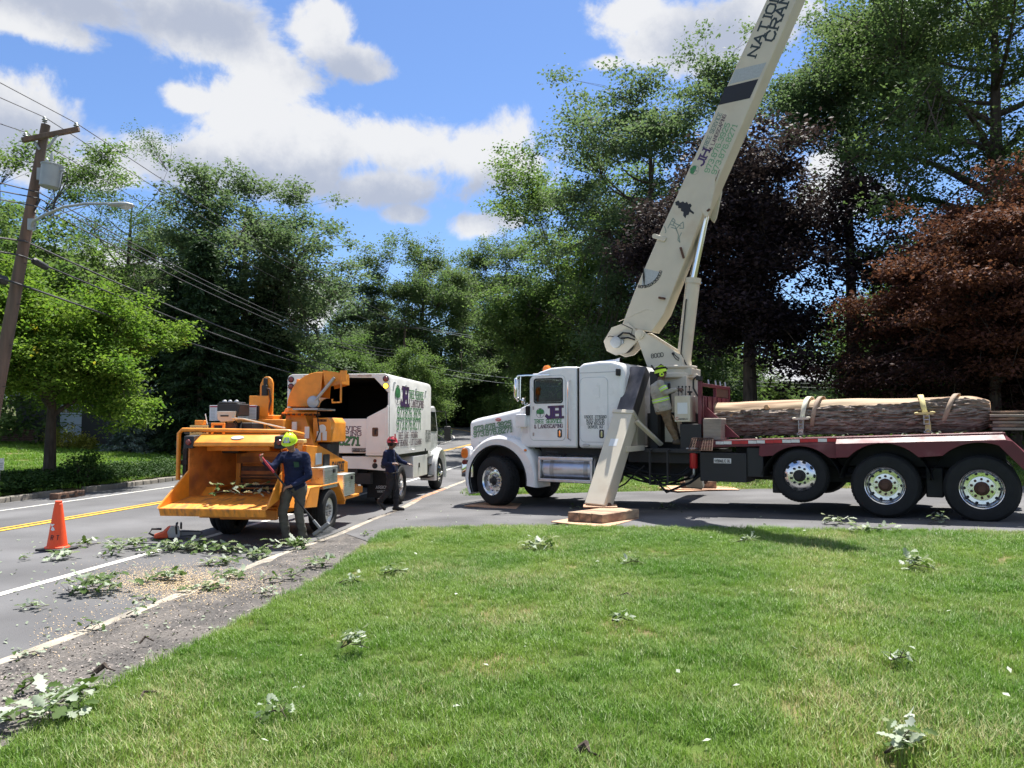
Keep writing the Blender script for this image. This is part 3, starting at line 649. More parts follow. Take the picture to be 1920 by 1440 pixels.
# ------------------------------------------------------------------ trees
LEAF = {
 'maple': leaf_mat('leaf_maple', (0.08, 0.175, 0.025), (0.20, 0.28, 0.05), 0.5, nscale=0.7, accent=((0.30, 0.28, 0.03), 0.27)),
 'oak': leaf_mat('leaf_oak', (0.072, 0.125, 0.052), (0.135, 0.185, 0.085), 0.48, nscale=0.35),
 'oak_blue': leaf_mat('leaf_oak_blue', (0.075, 0.128, 0.068), (0.14, 0.19, 0.11), 0.46, nscale=0.35),
 'locust': leaf_mat('leaf_locust', (0.065, 0.12, 0.045), (0.11, 0.17, 0.06), 0.42),
 'fresh': leaf_mat('leaf_fresh', (0.075, 0.14, 0.045), (0.145, 0.205, 0.07), 0.5, nscale=0.6),
 'shade': leaf_mat('leaf_shade', (0.065, 0.125, 0.042), (0.125, 0.19, 0.065), 0.48, nscale=0.5),
 'spruce': leaf_mat('leaf_spruce', (0.02, 0.045, 0.022), (0.045, 0.08, 0.036), 0.2, nscale=0.6),
 'bluefir': leaf_mat('leaf_bluefir', (0.08, 0.12, 0.105), (0.14, 0.19, 0.17), 0.15, nscale=0.6),
 'plum': leaf_mat('leaf_plum', (0.021, 0.018, 0.026), (0.056, 0.038, 0.048), 0.3, nscale=0.5),
 'plum_red': leaf_mat('leaf_plum_red', (0.03, 0.018, 0.02), (0.085, 0.04, 0.038), 0.35, nscale=0.5),
 'red': leaf_mat('leaf_red', (0.08, 0.032, 0.028), (0.15, 0.064, 0.046), 0.4, nscale=0.7),
 'juniper': leaf_mat('leaf_juniper', (0.022, 0.055, 0.014), (0.05, 0.10, 0.022), 0.2, nscale=0.8),
 'gold': leaf_mat('leaf_gold', (0.16, 0.19, 0.03), (0.26, 0.25, 0.06), 0.45),
 'litter': leaf_mat('leaf_cut', (0.04, 0.085, 0.02), (0.10, 0.155, 0.04), 0.3, nscale=6, back=(0.32, 0.38, 0.28)),
 'litter_pale': leaf_mat('leaf_cut_pale', (0.26, 0.32, 0.22), (0.40, 0.44, 0.36), 0.25, nscale=6, back=(0.48, 0.52, 0.44)),
}
def quads_mesh(name, V, mats, nper=4):
    """V: (n,4,3) leaf quads"""
    n = len(V); me = bpy.data.meshes.new(name)
    me.vertices.add(n * 4); me.vertices.foreach_set('co', V.reshape(-1).astype(np.float32))
    me.loops.add(n * 4); me.loops.foreach_set('vertex_index', np.arange(n * 4, dtype=np.int32))
    me.polygons.add(n); me.polygons.foreach_set('loop_start', np.arange(0, n * 4, 4, dtype=np.int32)); me.polygons.foreach_set('loop_total', np.full(n, 4, np.int32))
    me.materials.append(mats); me.update(calc_edges=True)
    return me
def unit(a): return a / np.maximum(np.linalg.norm(a, axis=1, keepdims=True), 1e-6)
def leaf_quads(r, C, per, spread, size, up=0.5, aspect=0.6, hang=0.0, dirv=None):
    """leaves around cluster centres C; spread (x,y,z); normals biased upwards"""
    n = len(C) * per
    c = np.repeat(C, per, 0); o = r.normal(size=(n, 3)) * np.array(spread)
    c = c + o
    nm = r.normal(size=(n, 3)); nm[:, 2] = np.abs(nm[:, 2]) + up; nm = unit(nm)
    d = r.normal(size=(n, 3)) + unit(o) * 0.8; d[:, 2] -= hang
    if dirv is not None: d = d * 0.5 + np.repeat(dirv, per, 0)
    d = unit(d - nm * (d * nm).sum(1, keepdims=True)); s = np.cross(nm, d)
    L = size * r.uniform(0.65, 1.3, (n, 1)); Wd = L * aspect / 2
    return np.stack([c - d * L / 2, c + s * Wd - d * L * 0.05, c + d * L / 2 - nm * L * 0.12, c - s * Wd - d * L * 0.05], 1)
def bez(a, b, c, n): return [a * (1 - t) ** 2 + b * 2 * t * (1 - t) + c * t * t for t in [i / (n - 1) for i in range(n)]]
def tree_meshes(seed, h, rx, rz, zc, trunk_r, n_limb=12, n_tip=260, per=110, spread=0.55, leaf=0.17, lm='oak', flat=0.7, inner=0.45, up=0.5, lump=0.5, split=0.25, bottom=-1.0, layer=None, ry=None, twig=1.0, hang=0.0):
    """a trunk with limbs and twigs, and the leaves that hang on them"""
    r = np.random.default_rng(seed); rnd = random.Random(seed); ry = ry or rx
    ph = r.uniform(0, 6.28, (6, 3)); fr = r.uniform(1.2, 3.0, (6, 3)) * r.choice([-1, 1], (6, 3))
    def lum(d): return 1 + lump * sum(math.sin(float(fr[k] @ d) * 1.5 + ph[k, 0]) for k in range(6)) / 4.0
    ctr = Vector((0, 0, zc)); tb = MB()
    bend = Vector((rnd.uniform(-.3, .3), rnd.uniform(-.3, .3), 0)) * trunk_r * 3
    top = Vector((0, 0, min(zc + rz * 0.55, h * .85))) + bend
    tp = bez(Vector((0, 0, -0.25)), Vector((-bend.x, -bend.y, top.z * .5)), top, 9)
    tr = [trunk_r * (1.25 if i == 0 else (1 - 0.85 * i / 8)) for i in range(9)]
    tb.tube(tp, tr, 9)
    def trunk_at(z):
        z = max(0.3, min(z, top.z)); t = z / top.z; i = min(int(t * 8), 7); return tp[i].lerp(tp[i + 1], t * 8 - i), tr[min(i + 1, 8)]
    limbs = []
    for i in range(n_limb):
        ga = i * 2.39996 + rnd.uniform(-.4, .4); cz = -0.55 + 1.5 * (i + .5) / n_limb
        cz = max(bottom, min(.95, cz)); sr = math.sqrt(max(0.05, 1 - cz * cz)); d = np.array([sr * math.cos(ga), sr * math.sin(ga), cz]); q = 0.66 * lum(d)
        e = ctr + Vector((d[0] * rx * q, d[1] * ry * q, d[2] * rz * q))
        z0 = max(zc - rz * (0.95 if bottom < -.5 else .8), min(e.z - math.hypot(e.x, e.y) * 0.55, top.z * .93)); s, sr_ = trunk_at(z0)
        pts = bez(s, s.lerp(e, 0.55) + Vector((0, 0, -0.08 * rz * (1 if cz > 0 else -1))) + Vector((rnd.uniform(-.1, .1) * rx, rnd.uniform(-.1, .1) * rx, 0)), e, 7)
        r0 = min(sr_ * 0.75, trunk_r * 0.42)
        tb.tube(pts, [r0 * (1 - .8 * k / 6) for k in range(7)], 6); limbs.append((pts, r0))
    tips = []; out = []; B = []
    nbo = max(14, n_tip // 8); br_ = 0.75 * (rx * ry * rz) ** (1 / 3) / nbo ** 0.36
    for i in range(nbo):      # boughs: clumps of twigs with gaps between them
        d = unit(r.normal(size=(1, 3)))[0]
        if d[2] < bottom: d[2] = abs(d[2]) * .6; d = d / np.linalg.norm(d)
        q = (inner + (1 - inner) * rnd.random() ** 0.45) * lum(d)
        B.append(Vector((d[0] * rx * q, d[1] * ry * q, d[2] * rz * q)) + ctr)
    for i in range(n_tip):
        o_ = r.normal(size=3); p = B[i % nbo] + Vector((o_[0] * br_, o_[1] * br_, o_[2] * br_ * .55))
        if layer: p.z = round(p.z / layer) * layer + rnd.uniform(-.12, .12) * layer - 0.10 * math.hypot(p.x, p.y)
        best = min(((p - q_).length, li, k) for li, (lp, _) in enumerate(limbs) for k, q_ in enumerate(lp) if k >= 2)
        lp, r0 = limbs[best[1]]; s = lp[best[2]]
        mid = s.lerp(p, .5) + Vector((rnd.uniform(-.1, .1), rnd.uniform(-.1, .1), rnd.uniform(0, .2))) * best[0]
        rr_ = max(0.012, r0 * 0.22) * twig
        tb.tube([s, mid, p], [rr_, rr_ * .7, rr_ * .3], 4, caps=False)
        tips.append(p); out.append(unit(np.array([[p.x, p.y, (p.z - zc) * .5]]))[0])
        if best[0] > spread * 3.0 and rnd.random() < .5: tips.append(mid); out.append(out[-1])
    C = np.array([list(p) for p in tips])
    Q = leaf_quads(r, C, per, (spread, spread, spread * flat), leaf, up, hang=hang)
    return tb.mesh('trunk', M['bark']), quads_mesh('crown', Q, LEAF[lm])
def conifer_meshes(seed, h, r0, lm='spruce', leaf=0.3, per=26, step=0.45, droop=0.35):
    r = np.random.default_rng(seed); rnd = random.Random(seed); tb = MB(); tb.tube([(0, 0, -.2), (0, 0, h * .5), (0, 0, h)], [r0 * .075, r0 * .05, .02], 7)
    C = []; D = []; z = h * .06
    while z < h * .99:
        rad = r0 * (1 - z / h) ** 0.85 * rnd.uniform(.8, 1.15) + .12; nb = max(4, int(5 + rad * 2.4))
        for k in range(nb):
            a = rnd.uniform(0, 6.283); l = rad * rnd.uniform(.7, 1.15)
            tip = Vector((math.cos(a) * l, math.sin(a) * l, z - droop * l)); b = Vector((0, 0, z)); md = b.lerp(tip, .55) + Vector((0, 0, .12 * l))
            tb.tube([b, md, tip], [.03, .02, .006], 4, caps=False)
            m = max(3, int(l / .28))
            for j in range(m):
                t = (j + 1) / m; p = b * (1 - t) ** 2 + md * 2 * t * (1 - t) + tip * t * t; C.append(list(p)); D.append([math.cos(a), math.sin(a), -.45])
        z += step * rnd.uniform(.7, 1.2) * (0.6 + .5 * (1 - z / h))
    C = np.array(C); D = np.array(D)
    return tb.mesh('trunk', M['bark']), quads_mesh('crown', leaf_quads(r, C, per, (.16, .16, .07), leaf, .6, .28, dirv=D), LEAF[lm])
def shrub_meshes(seed, rx, rz, lm, n=40, per=90, spread=.22, leaf=.09, up=.4, ry=None, stems=7):
    r = np.random.default_rng(seed); rnd = random.Random(seed); tb = MB(); C = []; ry = ry or rx
    for i in range(n):
        d = unit(r.normal(size=(1, 3)))[0]; d[2] = abs(d[2]); q = .55 + .5 * rnd.random()
        C.append([d[0] * rx * q, d[1] * ry * q, .1 + d[2] * rz * q])
    for i in range(stems):
        c = Vector(C[i * len(C) // stems]); tb.tube([(c.x * .1, c.y * .1, -.1), c * .55 + Vector((0, 0, .1)), c], [.03, .02, .008], 5, caps=False)
    return tb.mesh('stem', M['bark']), quads_mesh('foliage', leaf_quads(r, np.array(C), per, (spread, spread, spread * .8), leaf, up), LEAF[lm])
def plant(name, label, cat, meshes, X, Y, rz=0.0, sc=1.0, group=None, dz=0.0, parts=('trunk', 'crown')):
    t = thing(name, label, cat, (X, Y, zg(X, Y) + dz), rz, group)
    t.scale = sc if isinstance(sc, (tuple, list)) else (sc, sc, sc)
    link(parts[0], meshes[0], t)
    c = link(parts[1], meshes[1], t); c['kind'] = 'stuff'
    return t
def uX(u, Y): return (u - 960) / FPX * Y
def clearY(u, Y, m=0.8):
    while -15.3 - m < pq(uX(u, Y), Y)[0] < -4.4 + m: Y += 1
    return Y
# left yard maple with yellow-green leaves
plant('maple_tree', 'yellow-green spreading maple tree on the lawn behind the utility pole', 'tree', tree_meshes(11, 6.6, 2.8, 2.45, 3.8, .2, 16, 600, 135, .26, .118, 'maple', .45, .3, .9, .28, bottom=-.75, hang=.3), uX(97, 23.5), 23.5)
big_a = tree_meshes(21, 18, 5.6, 6.6, 11.0, .42, 18, 480, 110, .44, .215, 'oak_blue', .5, .4, 1.0, .6)
big_b = tree_meshes(22, 19, 5.2, 7.5, 11.5, .40, 18, 480, 110, .46, .225, 'oak', .5, .4, 1.0, .55)
big_c = tree_meshes(23, 17, 4.6, 6.5, 10.0, .36, 16, 440, 110, .44, .21, 'fresh', .5, .35, 1.0, .6)
thin = tree_meshes(24, 18, 4.2, 6.8, 10.8, .3, 15, 300, 75, .36, .12, 'locust', .8, .3, .4, .7)
sp_a = conifer_meshes(31, 11, 2.7, per=34, leaf=.34)
sp_b = conifer_meshes(32, 9, 2.4, per=34, leaf=.34)
und_a = tree_meshes(41, 7.5, 3.0, 3.2, 4.0, .14, 12, 260, 110, .32, .16, 'fresh', .5, .3, .9, .5)
und_b = tree_meshes(42, 8, 3.2, 3.6, 4.3, .16, 12, 260, 110, .34, .17, 'shade', .5, .3, .9, .5)
shr_a = shrub_meshes(51, 1.5, 1.9, 'fresh', 60, 90, .3, .13)
shr_b = shrub_meshes(52, 1.7, 1.7, 'shade', 60, 90, .32, .14)
TREES = [
 ('oak_tree', 'tall mid-green tree at the left edge behind the utility pole', big_c, -10, 46, .4, .98),
 ('oak_tree', 'bushy tree behind the yellow-green maple, left of the thin tree', und_a, 95, 40, 1.2, 1.55),
 ('locust_tree', 'tall thin-leaved tree with sky showing through, under the street lamp arm', thin, 232, 46, 0.2, .98),
 ('oak_tree', 'broad rounded oak above the chipper, tallest crown left of the sky gap', big_a, 455, 44, 2.0, .93),
 ('oak_tree', 'lower oak right of the broad rounded oak, over the chip truck', big_a, 640, 72, 4.0, .83),
 ('oak_tree', 'domed oak standing straight above the chip truck, beyond the second utility pole', big_b, 790, 74, 1.0, 1.02),
 ('oak_tree', 'oak just left of the crane boom tree, above the truck hood', big_b, 950, 62, 2.5, .82),
 ('oak_tree', 'tall tree rising over the hood towards the boom, lighter green', big_c, 1040, 50, 5.2, .95),
 ('oak_tree', 'fresh green tree behind the cab roof', big_c, 1105, 44, 3.4, .86),
 ('oak_tree', 'wide dark tree between the locust and the spruces', big_b, 330, 60, 3.0, .84),
 ('oak_tree', 'small far tree low in the gap left of the domed oak', und_b, 700, 84, 0.0, 1.75),
]
for nm, lb, me, u, Y, rz, sc in TREES:
    Y2 = clearY(u, Y); sc *= Y2 / Y; Y = Y2
    plant(nm, lb, 'tree', me, uX(u, Y), Y, rz, sc, 'roadside trees')
SPR = [(375, 37, .95, sp_a, 'dark spruce behind the maple crown'), (430, 39, 1.0, sp_b, 'dark spruce directly behind the chipper winch'), (500, 42, .95, sp_a, 'dark spruce behind the chip truck left corner'), (335, 41, 1.05, sp_b, 'leftmost dark spruce, half hidden by the maple')]
for u, Y, sc, me, lb in SPR: plant('spruce_tree', lb, 'tree', me, uX(u, Y), Y, u, sc, 'dark spruces behind the chipper')
# the tall open tree behind the crane, the dark purple beech, the bronze maple, the overhanging tree
plant('oak_tree', 'tall open-crowned tree behind the crane boom with sky between its branches', 'tree', tree_meshes(61, 20, 4.6, 7.6, 12.6, .36, 20, 500, 105, .38, .175, 'oak_blue', .5, .35, .9, .7), uX(1225, 37), 37, 1.0)
plant('beech_tree', 'dark purple-leaved tree behind the lift cylinder of the crane', 'tree', tree_meshes(62, 12.8, 3.9, 4.6, 7.9, .34, 18, 560, 120, .38, .18, 'plum', .5, .3, .9, .45), uX(1412, 29), 29, 0.4)
plant('bronze_maple', 'bronze-red layered maple at the right edge above the log', 'tree', tree_meshes(63, 7.8, 3.5, 3.2, 5.2, .2, 18, 600, 125, .26, .118, 'red', .5, .25, .8, .35, layer=.75, hang=.4, bottom=-.9), uX(1868, 21.5), 21.5, 0.2)
plant('purple_maple', 'dull purple layered maple under the bronze crown, over the boards', 'tree', tree_meshes(64, 6.2, 3.6, 2.6, 3.9, .2, 14, 420, 120, .28, .115, 'plum_red', .4, .3, 1.0, .3, layer=.5, hang=.5, bottom=-.95), uX(1820, 23.5), 23.5, 1.2)
plant('oak_tree', 'huge leafy tree filling the top right corner behind the boom tip', 'tree', tree_meshes(65, 22, 5.9, 8.0, 13.6, .5, 22, 700, 120, .40, .155, 'oak', .5, .35, .9, .65), uX(1885, 29), 29, 2.2)
plant('oak_tree', 'tall tree right of the boom top whose branches reach over the purple tree', 'tree', tree_meshes(66, 22, 3.6, 3.9, 17.3, .36, 18, 380, 105, .36, .165, 'oak_blue', .5, .35, .9, .75), uX(1600, 36), 36, 0.7)
UND = [(1300, 41, und_b, 1.1, 'dark undergrowth tree behind the crane turret'), (1370, 46, und_a, .9, 'lighter undergrowth tree just right of the cylinder foot'), (1445, 40, und_a, .5, 'light green sapling left of the pale house window'), (1668, 46, und_b, 1.0, 'dark tree right of the white gabled house'), (1690, 40, und_b, 1.2, 'dark tree behind the strapped log end'), (1790, 36, und_b, 1.25, 'dark tree behind the boards, right'), (1900, 34, und_a, 1.1, 'green tree at the far right edge behind the boards'),
       (1180, 47, und_b, 1.1, 'shaded tree behind the sleeper cab'), (1060, 52, und_b, 1.15, 'shaded tree behind the cab door'), (985, 46, und_a, .62, 'bright green tree behind the mirror post'), (900, 66, und_b, 1.2, 'dark tree over the far bend of the road'), (560, 52, und_a, .9, 'bright young tree behind the chip truck roof'), (760, 62, und_a, 1.0, 'bright green tree around the second utility pole'), (640, 60, und_b, 1.0, 'dark young tree behind the chip truck box'), (1975, 26, und_b, 1.1, 'shaded tree at the right picture edge')]
for i, (u, Y, me, sc, lb) in enumerate(UND):
    Y2 = clearY(u, Y); sc *= Y2 / Y; Y = Y2; plant('small_tree', lb, 'tree', me, uX(u, Y), Y, i * 1.3, sc, 'undergrowth trees')
SHR = [(526, 33, shr_a, 1.25, 'bright green bush behind the chipper chute'), (838, 52, shr_a, 1.5, 'bright bush left of the truck hood by the road bend'), (890, 56, shr_b, 1.6, 'dark bush by the road bend above the hood'), (935, 48, shr_a, 1.2, 'leafy bush behind the truck hood'), (1000, 42, shr_a, 1.0, 'bush seen past the windscreen'), (860, 66, shr_b, 2.2, 'far bush at the end of the road'), (800, 62, shr_b, 2.0, 'far dark bush behind the chip truck cab'), (1395, 38, shr_b, 1.5, 'dark bush behind the red rail'), (1540, 37, shr_a, .6, 'bush below the pale house window'), (1660, 36, shr_b, 1.6, 'dark bush behind the log'), (1830, 31, shr_b, 1.5, 'dark bush behind the board stack'), (1910, 30, shr_a, 1.0, 'pale bush at the right edge'), (1300, 37, shr_b, 1.4, 'dark bush behind the control box'), (1080, 46, shr_b, 1.6, 'dark bush behind the door window'), (1200, 42, shr_b, 1.5, 'dark bush behind the outrigger')]
for i, (u, Y, me, sc, lb) in enumerate(SHR):
    Y2 = clearY(u, Y); sc *= Y2 / Y; Y = Y2; plant('bush', lb, 'bush', me, uX(u, Y), Y, i * 1.7, sc, 'bushes under the trees', parts=('stem', 'foliage'))
# far wooded backdrop, one mass nobody could count
r = np.random.default_rng(77); C = []
for k in range(900):
    a = r.uniform(-1.15, 1.2); Rr = r.uniform(96, 118); x, y = math.sin(a) * Rr, math.cos(a) * Rr
    C.append([x, y, zg(x, y) + r.uniform(0.3, 9 + 4 * math.sin(a * 9))])
me = quads_mesh('woods', leaf_quads(r, np.array(C), 90, (1.7, 1.7, 1.5), .85, .3), LEAF['oak'])
tag(link('woods', me), kind='stuff')
# ---- left yard planting
plant('blue_fir', 'small blue-grey fir beyond the left lawn', 'tree', conifer_meshes(33, 2.2, 1.3, 'bluefir', .2, 30, .26, .05), uX(248, 36), 36)
plant('bush', 'loose upright green shrub on the lawn right of the maple trunk', 'bush', shrub_meshes(53, .62, .95, 'juniper', 46, 60, .12, .07, .2), uX(157, 23.0), 23.0, parts=('stem', 'foliage'))
plant('bush', 'golden-green rounded bush in front of the garage door', 'bush', shrub_meshes(54, .8, .95, 'gold', 40, 70, .16, .08), uX(124, 36), 36, parts=('stem', 'foliage'))
plant('bush', 'small straw-coloured ornamental grass clump beside the garage door', 'bush', shrub_meshes(55, .5, .65, 'gold', 24, 60, .1, .1), uX(163, 36), 36, parts=('stem', 'foliage'))
# juniper ground cover on the bank
r = np.random.default_rng(78); C = []
for k in range(560):
    q = r.uniform(15.5, 31); p = r.uniform(-17.6, -15.25); 
    if p < -16.6 and r.random() < .5: continue
    x, y = XY(p, q); u = 960 + FPX * x / y
    if u > 318 + r.uniform(-12, 12) or u < -80: continue
    C.append([x, y, zg(x, y) + r.uniform(.05, .30) * (0.6 + .5 * math.sin(q * 1.7) ** 2)])
me = quads_mesh('ground_cover', leaf_quads(r, np.array(C), 85, (.20, .20, .07), .11, .8, .4), LEAF['juniper'])
tag(link('ground_cover', me), kind='stuff')
# ------------------------------------------------------------------ shared vehicle pieces
def rrect(x0, x1, z0, z1, r, n=4):
    o = []
    for cx, cz, a0 in ((x1 - r, z0 + r, -90), (x1 - r, z1 - r, 0), (x0 + r, z1 - r, 90), (x0 + r, z0 + r, 180)):
        for k in range(n + 1): a = R(a0 + 90 * k / n); o.append((cx + r * math.cos(a), cz + r * math.sin(a)))
    return o
TYRE_P = lambda r, w: [(r * .56, .02), (r * .62, -.012), (r * .80, -.028), (r * .93, -.012), (r * .985, .022), (r, .06), (r, w - .06), (r * .985, w - .022), (r * .93, w + .01), (r * .62, w + .01), (r * .56, w - .02)]
def tyre_mesh(name, r, w, tread=56):
    """tyre whose outer face is at along=0 and which goes back to along=w; raised tread lugs"""
    mb = MB(); mb.lathe(TYRE_P(r, w), (0, 0, 0), (0, 1, 0), 48)
    for k in range(tread):
        a = 2 * math.pi * k / tread
        for j in range(3):
            y0 = .05 + (w - .1) * j / 3 + .008; y1 = .05 + (w - .1) * (j + 1) / 3 - .012; b0 = a - .38 * 2 * math.pi / tread + j * .03; b1 = a + .38 * 2 * math.pi / tread + j * .03
            vs = []
            for rr in (r - .004, r + .012):
                vs += [(rr * math.sin(b0), y0, rr * math.cos(b0)), (rr * math.sin(b1), y0, rr * math.cos(b1)), (rr * math.sin(b1), y1, rr * math.cos(b1)), (rr * math.sin(b0), y1, rr * math.cos(b0))]
            mb.add(vs, [(4, 5, 6, 7), (0, 1, 5, 4), (1, 2, 6, 5), (2, 3, 7, 6), (3, 0, 4, 7)])
    me = mb.mesh(name, M['rubber']); shade(me, 35); return me
def rim_mesh(name, r, kind):
    """wheel disc: 'polished' flat hand-hole disc, 'dish' deep dual rim, 'steel' plain white disc"""
    mb = MB(); n = 40
    if kind == 'polished': prof = [(r, -.004), (r * .97, .004), (r * .93, .012), (r * .90, .03), (r * .84, .012), (r * .62, -.012), (r * .56, -.02), (r * .30, -.022), (r * .29, .0)]
    elif kind == 'front': prof = [(r, -.004), (r * .96, .006), (r * .91, .02), (r * .86, .07), (r * .80, .10), (r * .60, .085), (r * .50, .09), (r * .34, .085), (r * .30, .05)]
    elif kind == 'dish': prof = [(r, -.006), (r * .97, .0), (r * .93, .015), (r * .90, .07), (r * .86, .12), (r * .80, .135), (r * .62, .14), (r * .60, .125), (r * .36, .12), (r * .34, .09)]
    else: prof = [(r, -.004), (r * .94, .01), (r * .88, .05), (r * .80, .07), (r * .62, .05), (r * .45, .04), (r * .30, .05), (r * .05, .05)]
    mb.lathe(prof, (0, 0, 0), (0, 1, 0), n); mb.cur = 1
    hr, hd, hn, hx, hz = {'polished': (.73, .004, 10, .105, .065), 'front': (.72, .088, 10, .06, .05), 'dish': (.76, .132, 10, .075, .06), 'steel': (.74, .055, 8, .06, .07)}[kind]
    if kind != 'steel':
        for k in range(hn):
            a = 2 * math.pi * (k + .5) / hn; c = Vector((hr * r * math.sin(a), hd - .012 if kind != 'polished' else -.012, hr * r * math.cos(a))); t = Vector((math.cos(a), 0, -math.sin(a))); u = Vector((math.sin(a), 0, math.cos(a)))
            mb.poly([c + t * (hx * r * 1.0 * math.cos(q)) + u * (hz * r * math.sin(q)) for q in [2 * math.pi * j / 12 for j in range(12)]])
    for k in range(10):
        a = 2 * math.pi * k / 10; rr = {'polished': .44, 'front': .42, 'dish': .48, 'steel': .36}[kind] * r; d = {'polished': -.024, 'front': .085, 'dish': .118, 'steel': .035}[kind]
        mb.cur = 1 if kind == 'polished' else 2; c = Vector((rr * math.sin(a), d, rr * math.cos(a)))
        mb.lathe([(.02, .0), (.02, -.035), (.001, -.04)], c, (0, 1, 0), 6)
    me = mb.mesh(name, [M['alu'] if kind != 'steel' else M['white2'], M['seam'], M['hub' if kind == 'dish' else 'steel']]); shade(me, 30); return me
def hub_mesh(name, r, depth, out, m):
    mb = MB(); mb.lathe([(r, depth), (r, depth - .05), (r * .8, depth - .07), (r * .55, out), (r * .5, out - .03), (.001, out - .032)], (0, 0, 0), (0, 1, 0), 20)
    me = mb.mesh(name, m); shade(me, 30); return me
# ------------------------------------------------------------------ crane truck; local axes: s rearwards, w away from the camera, z up
TO = Vector((-.42, 16.4, 0.17)); TA = math.atan2(-4.7, 7.58); TE = Vector((math.cos(TA), math.sin(TA), 0)); TN = Vector((-TE.y, TE.x, 0))
def S(u, v, w):
    d = pix_dir(u, v); t = (TO.dot(TN) + w) / d.dot(TN); q = d * t
    return (q - TO).dot(TE), CZ + q.z
def TW(s, w, z): return Vector((TO.x, TO.y, 0)) + TE * s + TN * w + Vector((0, 0, z))
truck = thing('crane_truck', 'white crane truck with cream telescopic boom and maroon flatbed', 'crane truck', TO, TA)
TZ = Matrix.Translation((0, 0, -TO.z))
def tb(mb, name, m, parent=None, **k):
    mb.xform(TZ); return mb.build(name, M[m] if isinstance(m, str) else m, parent or truck, **k)
def booled(mb, cutters, name, m, parent, **k):
    """a solid with holes cut through it, as one plain mesh"""
    a = tb(mb, name, m, parent, **k); tmp = []
    for c in cutters:
        c.xform(TZ); o = c.build('cutter', M['seam'], truck); tmp.append(o)
        md = a.modifiers.new('cut', 'BOOLEAN'); md.object = o; md.operation = 'DIFFERENCE'; md.solver = 'EXACT'; md.material_mode = 'TRANSFER'
    bpy.context.view_layer.update()
    me = bpy.data.meshes.new_from_object(a.evaluated_get(bpy.context.evaluated_depsgraph_get()))
    a.modifiers.clear(); a.data = me; me.name = name
    for o in tmp: bpy.data.objects.remove(o, do_unlink=True)
    return a
def glass_mat():
    m = bpy.data.materials.new('window_glass'); m.use_nodes = True; nt = m.node_tree; N = nt.nodes; L = nt.links; N.clear()
    out = N.new('ShaderNodeOutputMaterial'); t = N.new('ShaderNodeBsdfTransparent'); t.inputs[0].default_value = (.72, .80, .76, 1); g = N.new('ShaderNodeBsdfGlossy'); g.inputs['Roughness'].default_value = .03
    f = N.new('ShaderNodeFresnel'); f.inputs[0].default_value = 1.5; x = N.new('ShaderNodeMixShader'); L.new(f.outputs[0], x.inputs[0]); L.new(t.outputs[0], x.inputs[1]); L.new(g.outputs[0], x.inputs[2]); L.new(x.outputs[0], out.inputs[0]); return m
M['pane'] = glass_mat()
# chassis
mb = MB()
for w0 in (.78, 1.50): mb.box(-.5, 9.3, w0, w0 + .12, .88, 1.16)
for s in (.2, 1.4, 3.0, 5.0, 6.9, 8.2): mb.box(s, s + .1, .9, 1.5, .92, 1.12)
tb(mb, 'chassis', 'black', bevel=.01)
for s, z in ((0, .70), (6.24, 1.02), (7.54, .90), (8.87, .90)):
    mb = MB(); mb.tube([(s, .3, z), (s, 2.1, z)], .07, 8); mb.ball((s, 1.2, z), .22, 12, 8, (1, .8, 1)); tb(mb, 'axle', 'black', smooth=True)
for s, a, b in ((7.1, 7.3, .72), (8.1, 8.35, .72), (5.7, 6.0, .68)): mb = MB(); mb.box(s, b if False else a, .35, .7, b, 1.2); mb.tube([(s - .3, .55, 1.0), (s + .1, .55, 1.05), (s + .5, .55, .95)], .05, 6); tb(mb, 'suspension', 'black', bevel=.02)
mb = MB(); mb.box(-.62, .80, .45, 1.95, .95, 1.5); tb(mb, 'wheel_well', 'seam')
# bumper, grille
mb = MB(); mb.prism([(-.90, .14), (-.86, .10), (-.58, .06), (-.55, .10), (-.80, .16), (-.98, .4), (-1.06, .7), (-1.06, 1.7), (-.98, 2.0), (-.80, 2.24), (-.55, 2.3), (-.58, 2.34), (-.86, 2.30), (-.90, 2.26), (-1.06, 2.0), (-1.12, 1.7), (-1.12, .7), (-1.06, .4)], .75, 1.04, 'z'); tb(mb, 'bumper', 'chrome', bevel=.012)
mb = MB(); mb.box(-.98, -.92, .62, 1.78, 1.05, 1.9)
for k in range(11): mb.box(-1.02, -.98, .66 + k * .105, .70 + k * .105, 1.08, 1.86)
tb(mb, 'grille', 'chrome', bevel=.01)
# hood: lofted from the grille to the cowl
def hood_sec(s, hw, zt, zb, r=.16):
    o = []
    for a in range(0, 91, 15): o.append(Vector((s, 1.2 - hw + r - r * math.cos(R(a)), zt - r * 1.0 + r * math.sin(R(a)))))
    for k in (.35, .7, 1.0): o.append(Vector((s, 1.2 - (hw - r) * (1 - k), zt + .035 * k)))
    h = o[:]
    o = [Vector((s, 1.2 - hw * .97, zb))] + h + [Vector((p.x, 2.4 - p.y, p.z)) for p in h[-2::-1]] + [Vector((s, 1.2 + hw * .97, zb))]
    return o
secs = [hood_sec(-.94, .64, 1.93, 1.2, .10), hood_sec(-.91, .70, 1.99, 1.18, .13), hood_sec(-.76, .76, 2.035, 1.2), hood_sec(-.62, .79, 2.06, 1.5), hood_sec(-.15, .87, 2.13, 1.5), hood_sec(.35, .96, 2.215, 1.5), hood_sec(.62, 1.0, 2.26, 1.45)]
mb = MB(); mb.loft(secs); hood = tb(mb, 'hood', 'white', smooth=40)
mb = MB(); mb.prism([(.595, .19), (.605, .19), (.605, 2.21), (.595, 2.21)], 1.35, 2.262, 'z'); tb(mb, 'hood_seam', 'seam', hood)
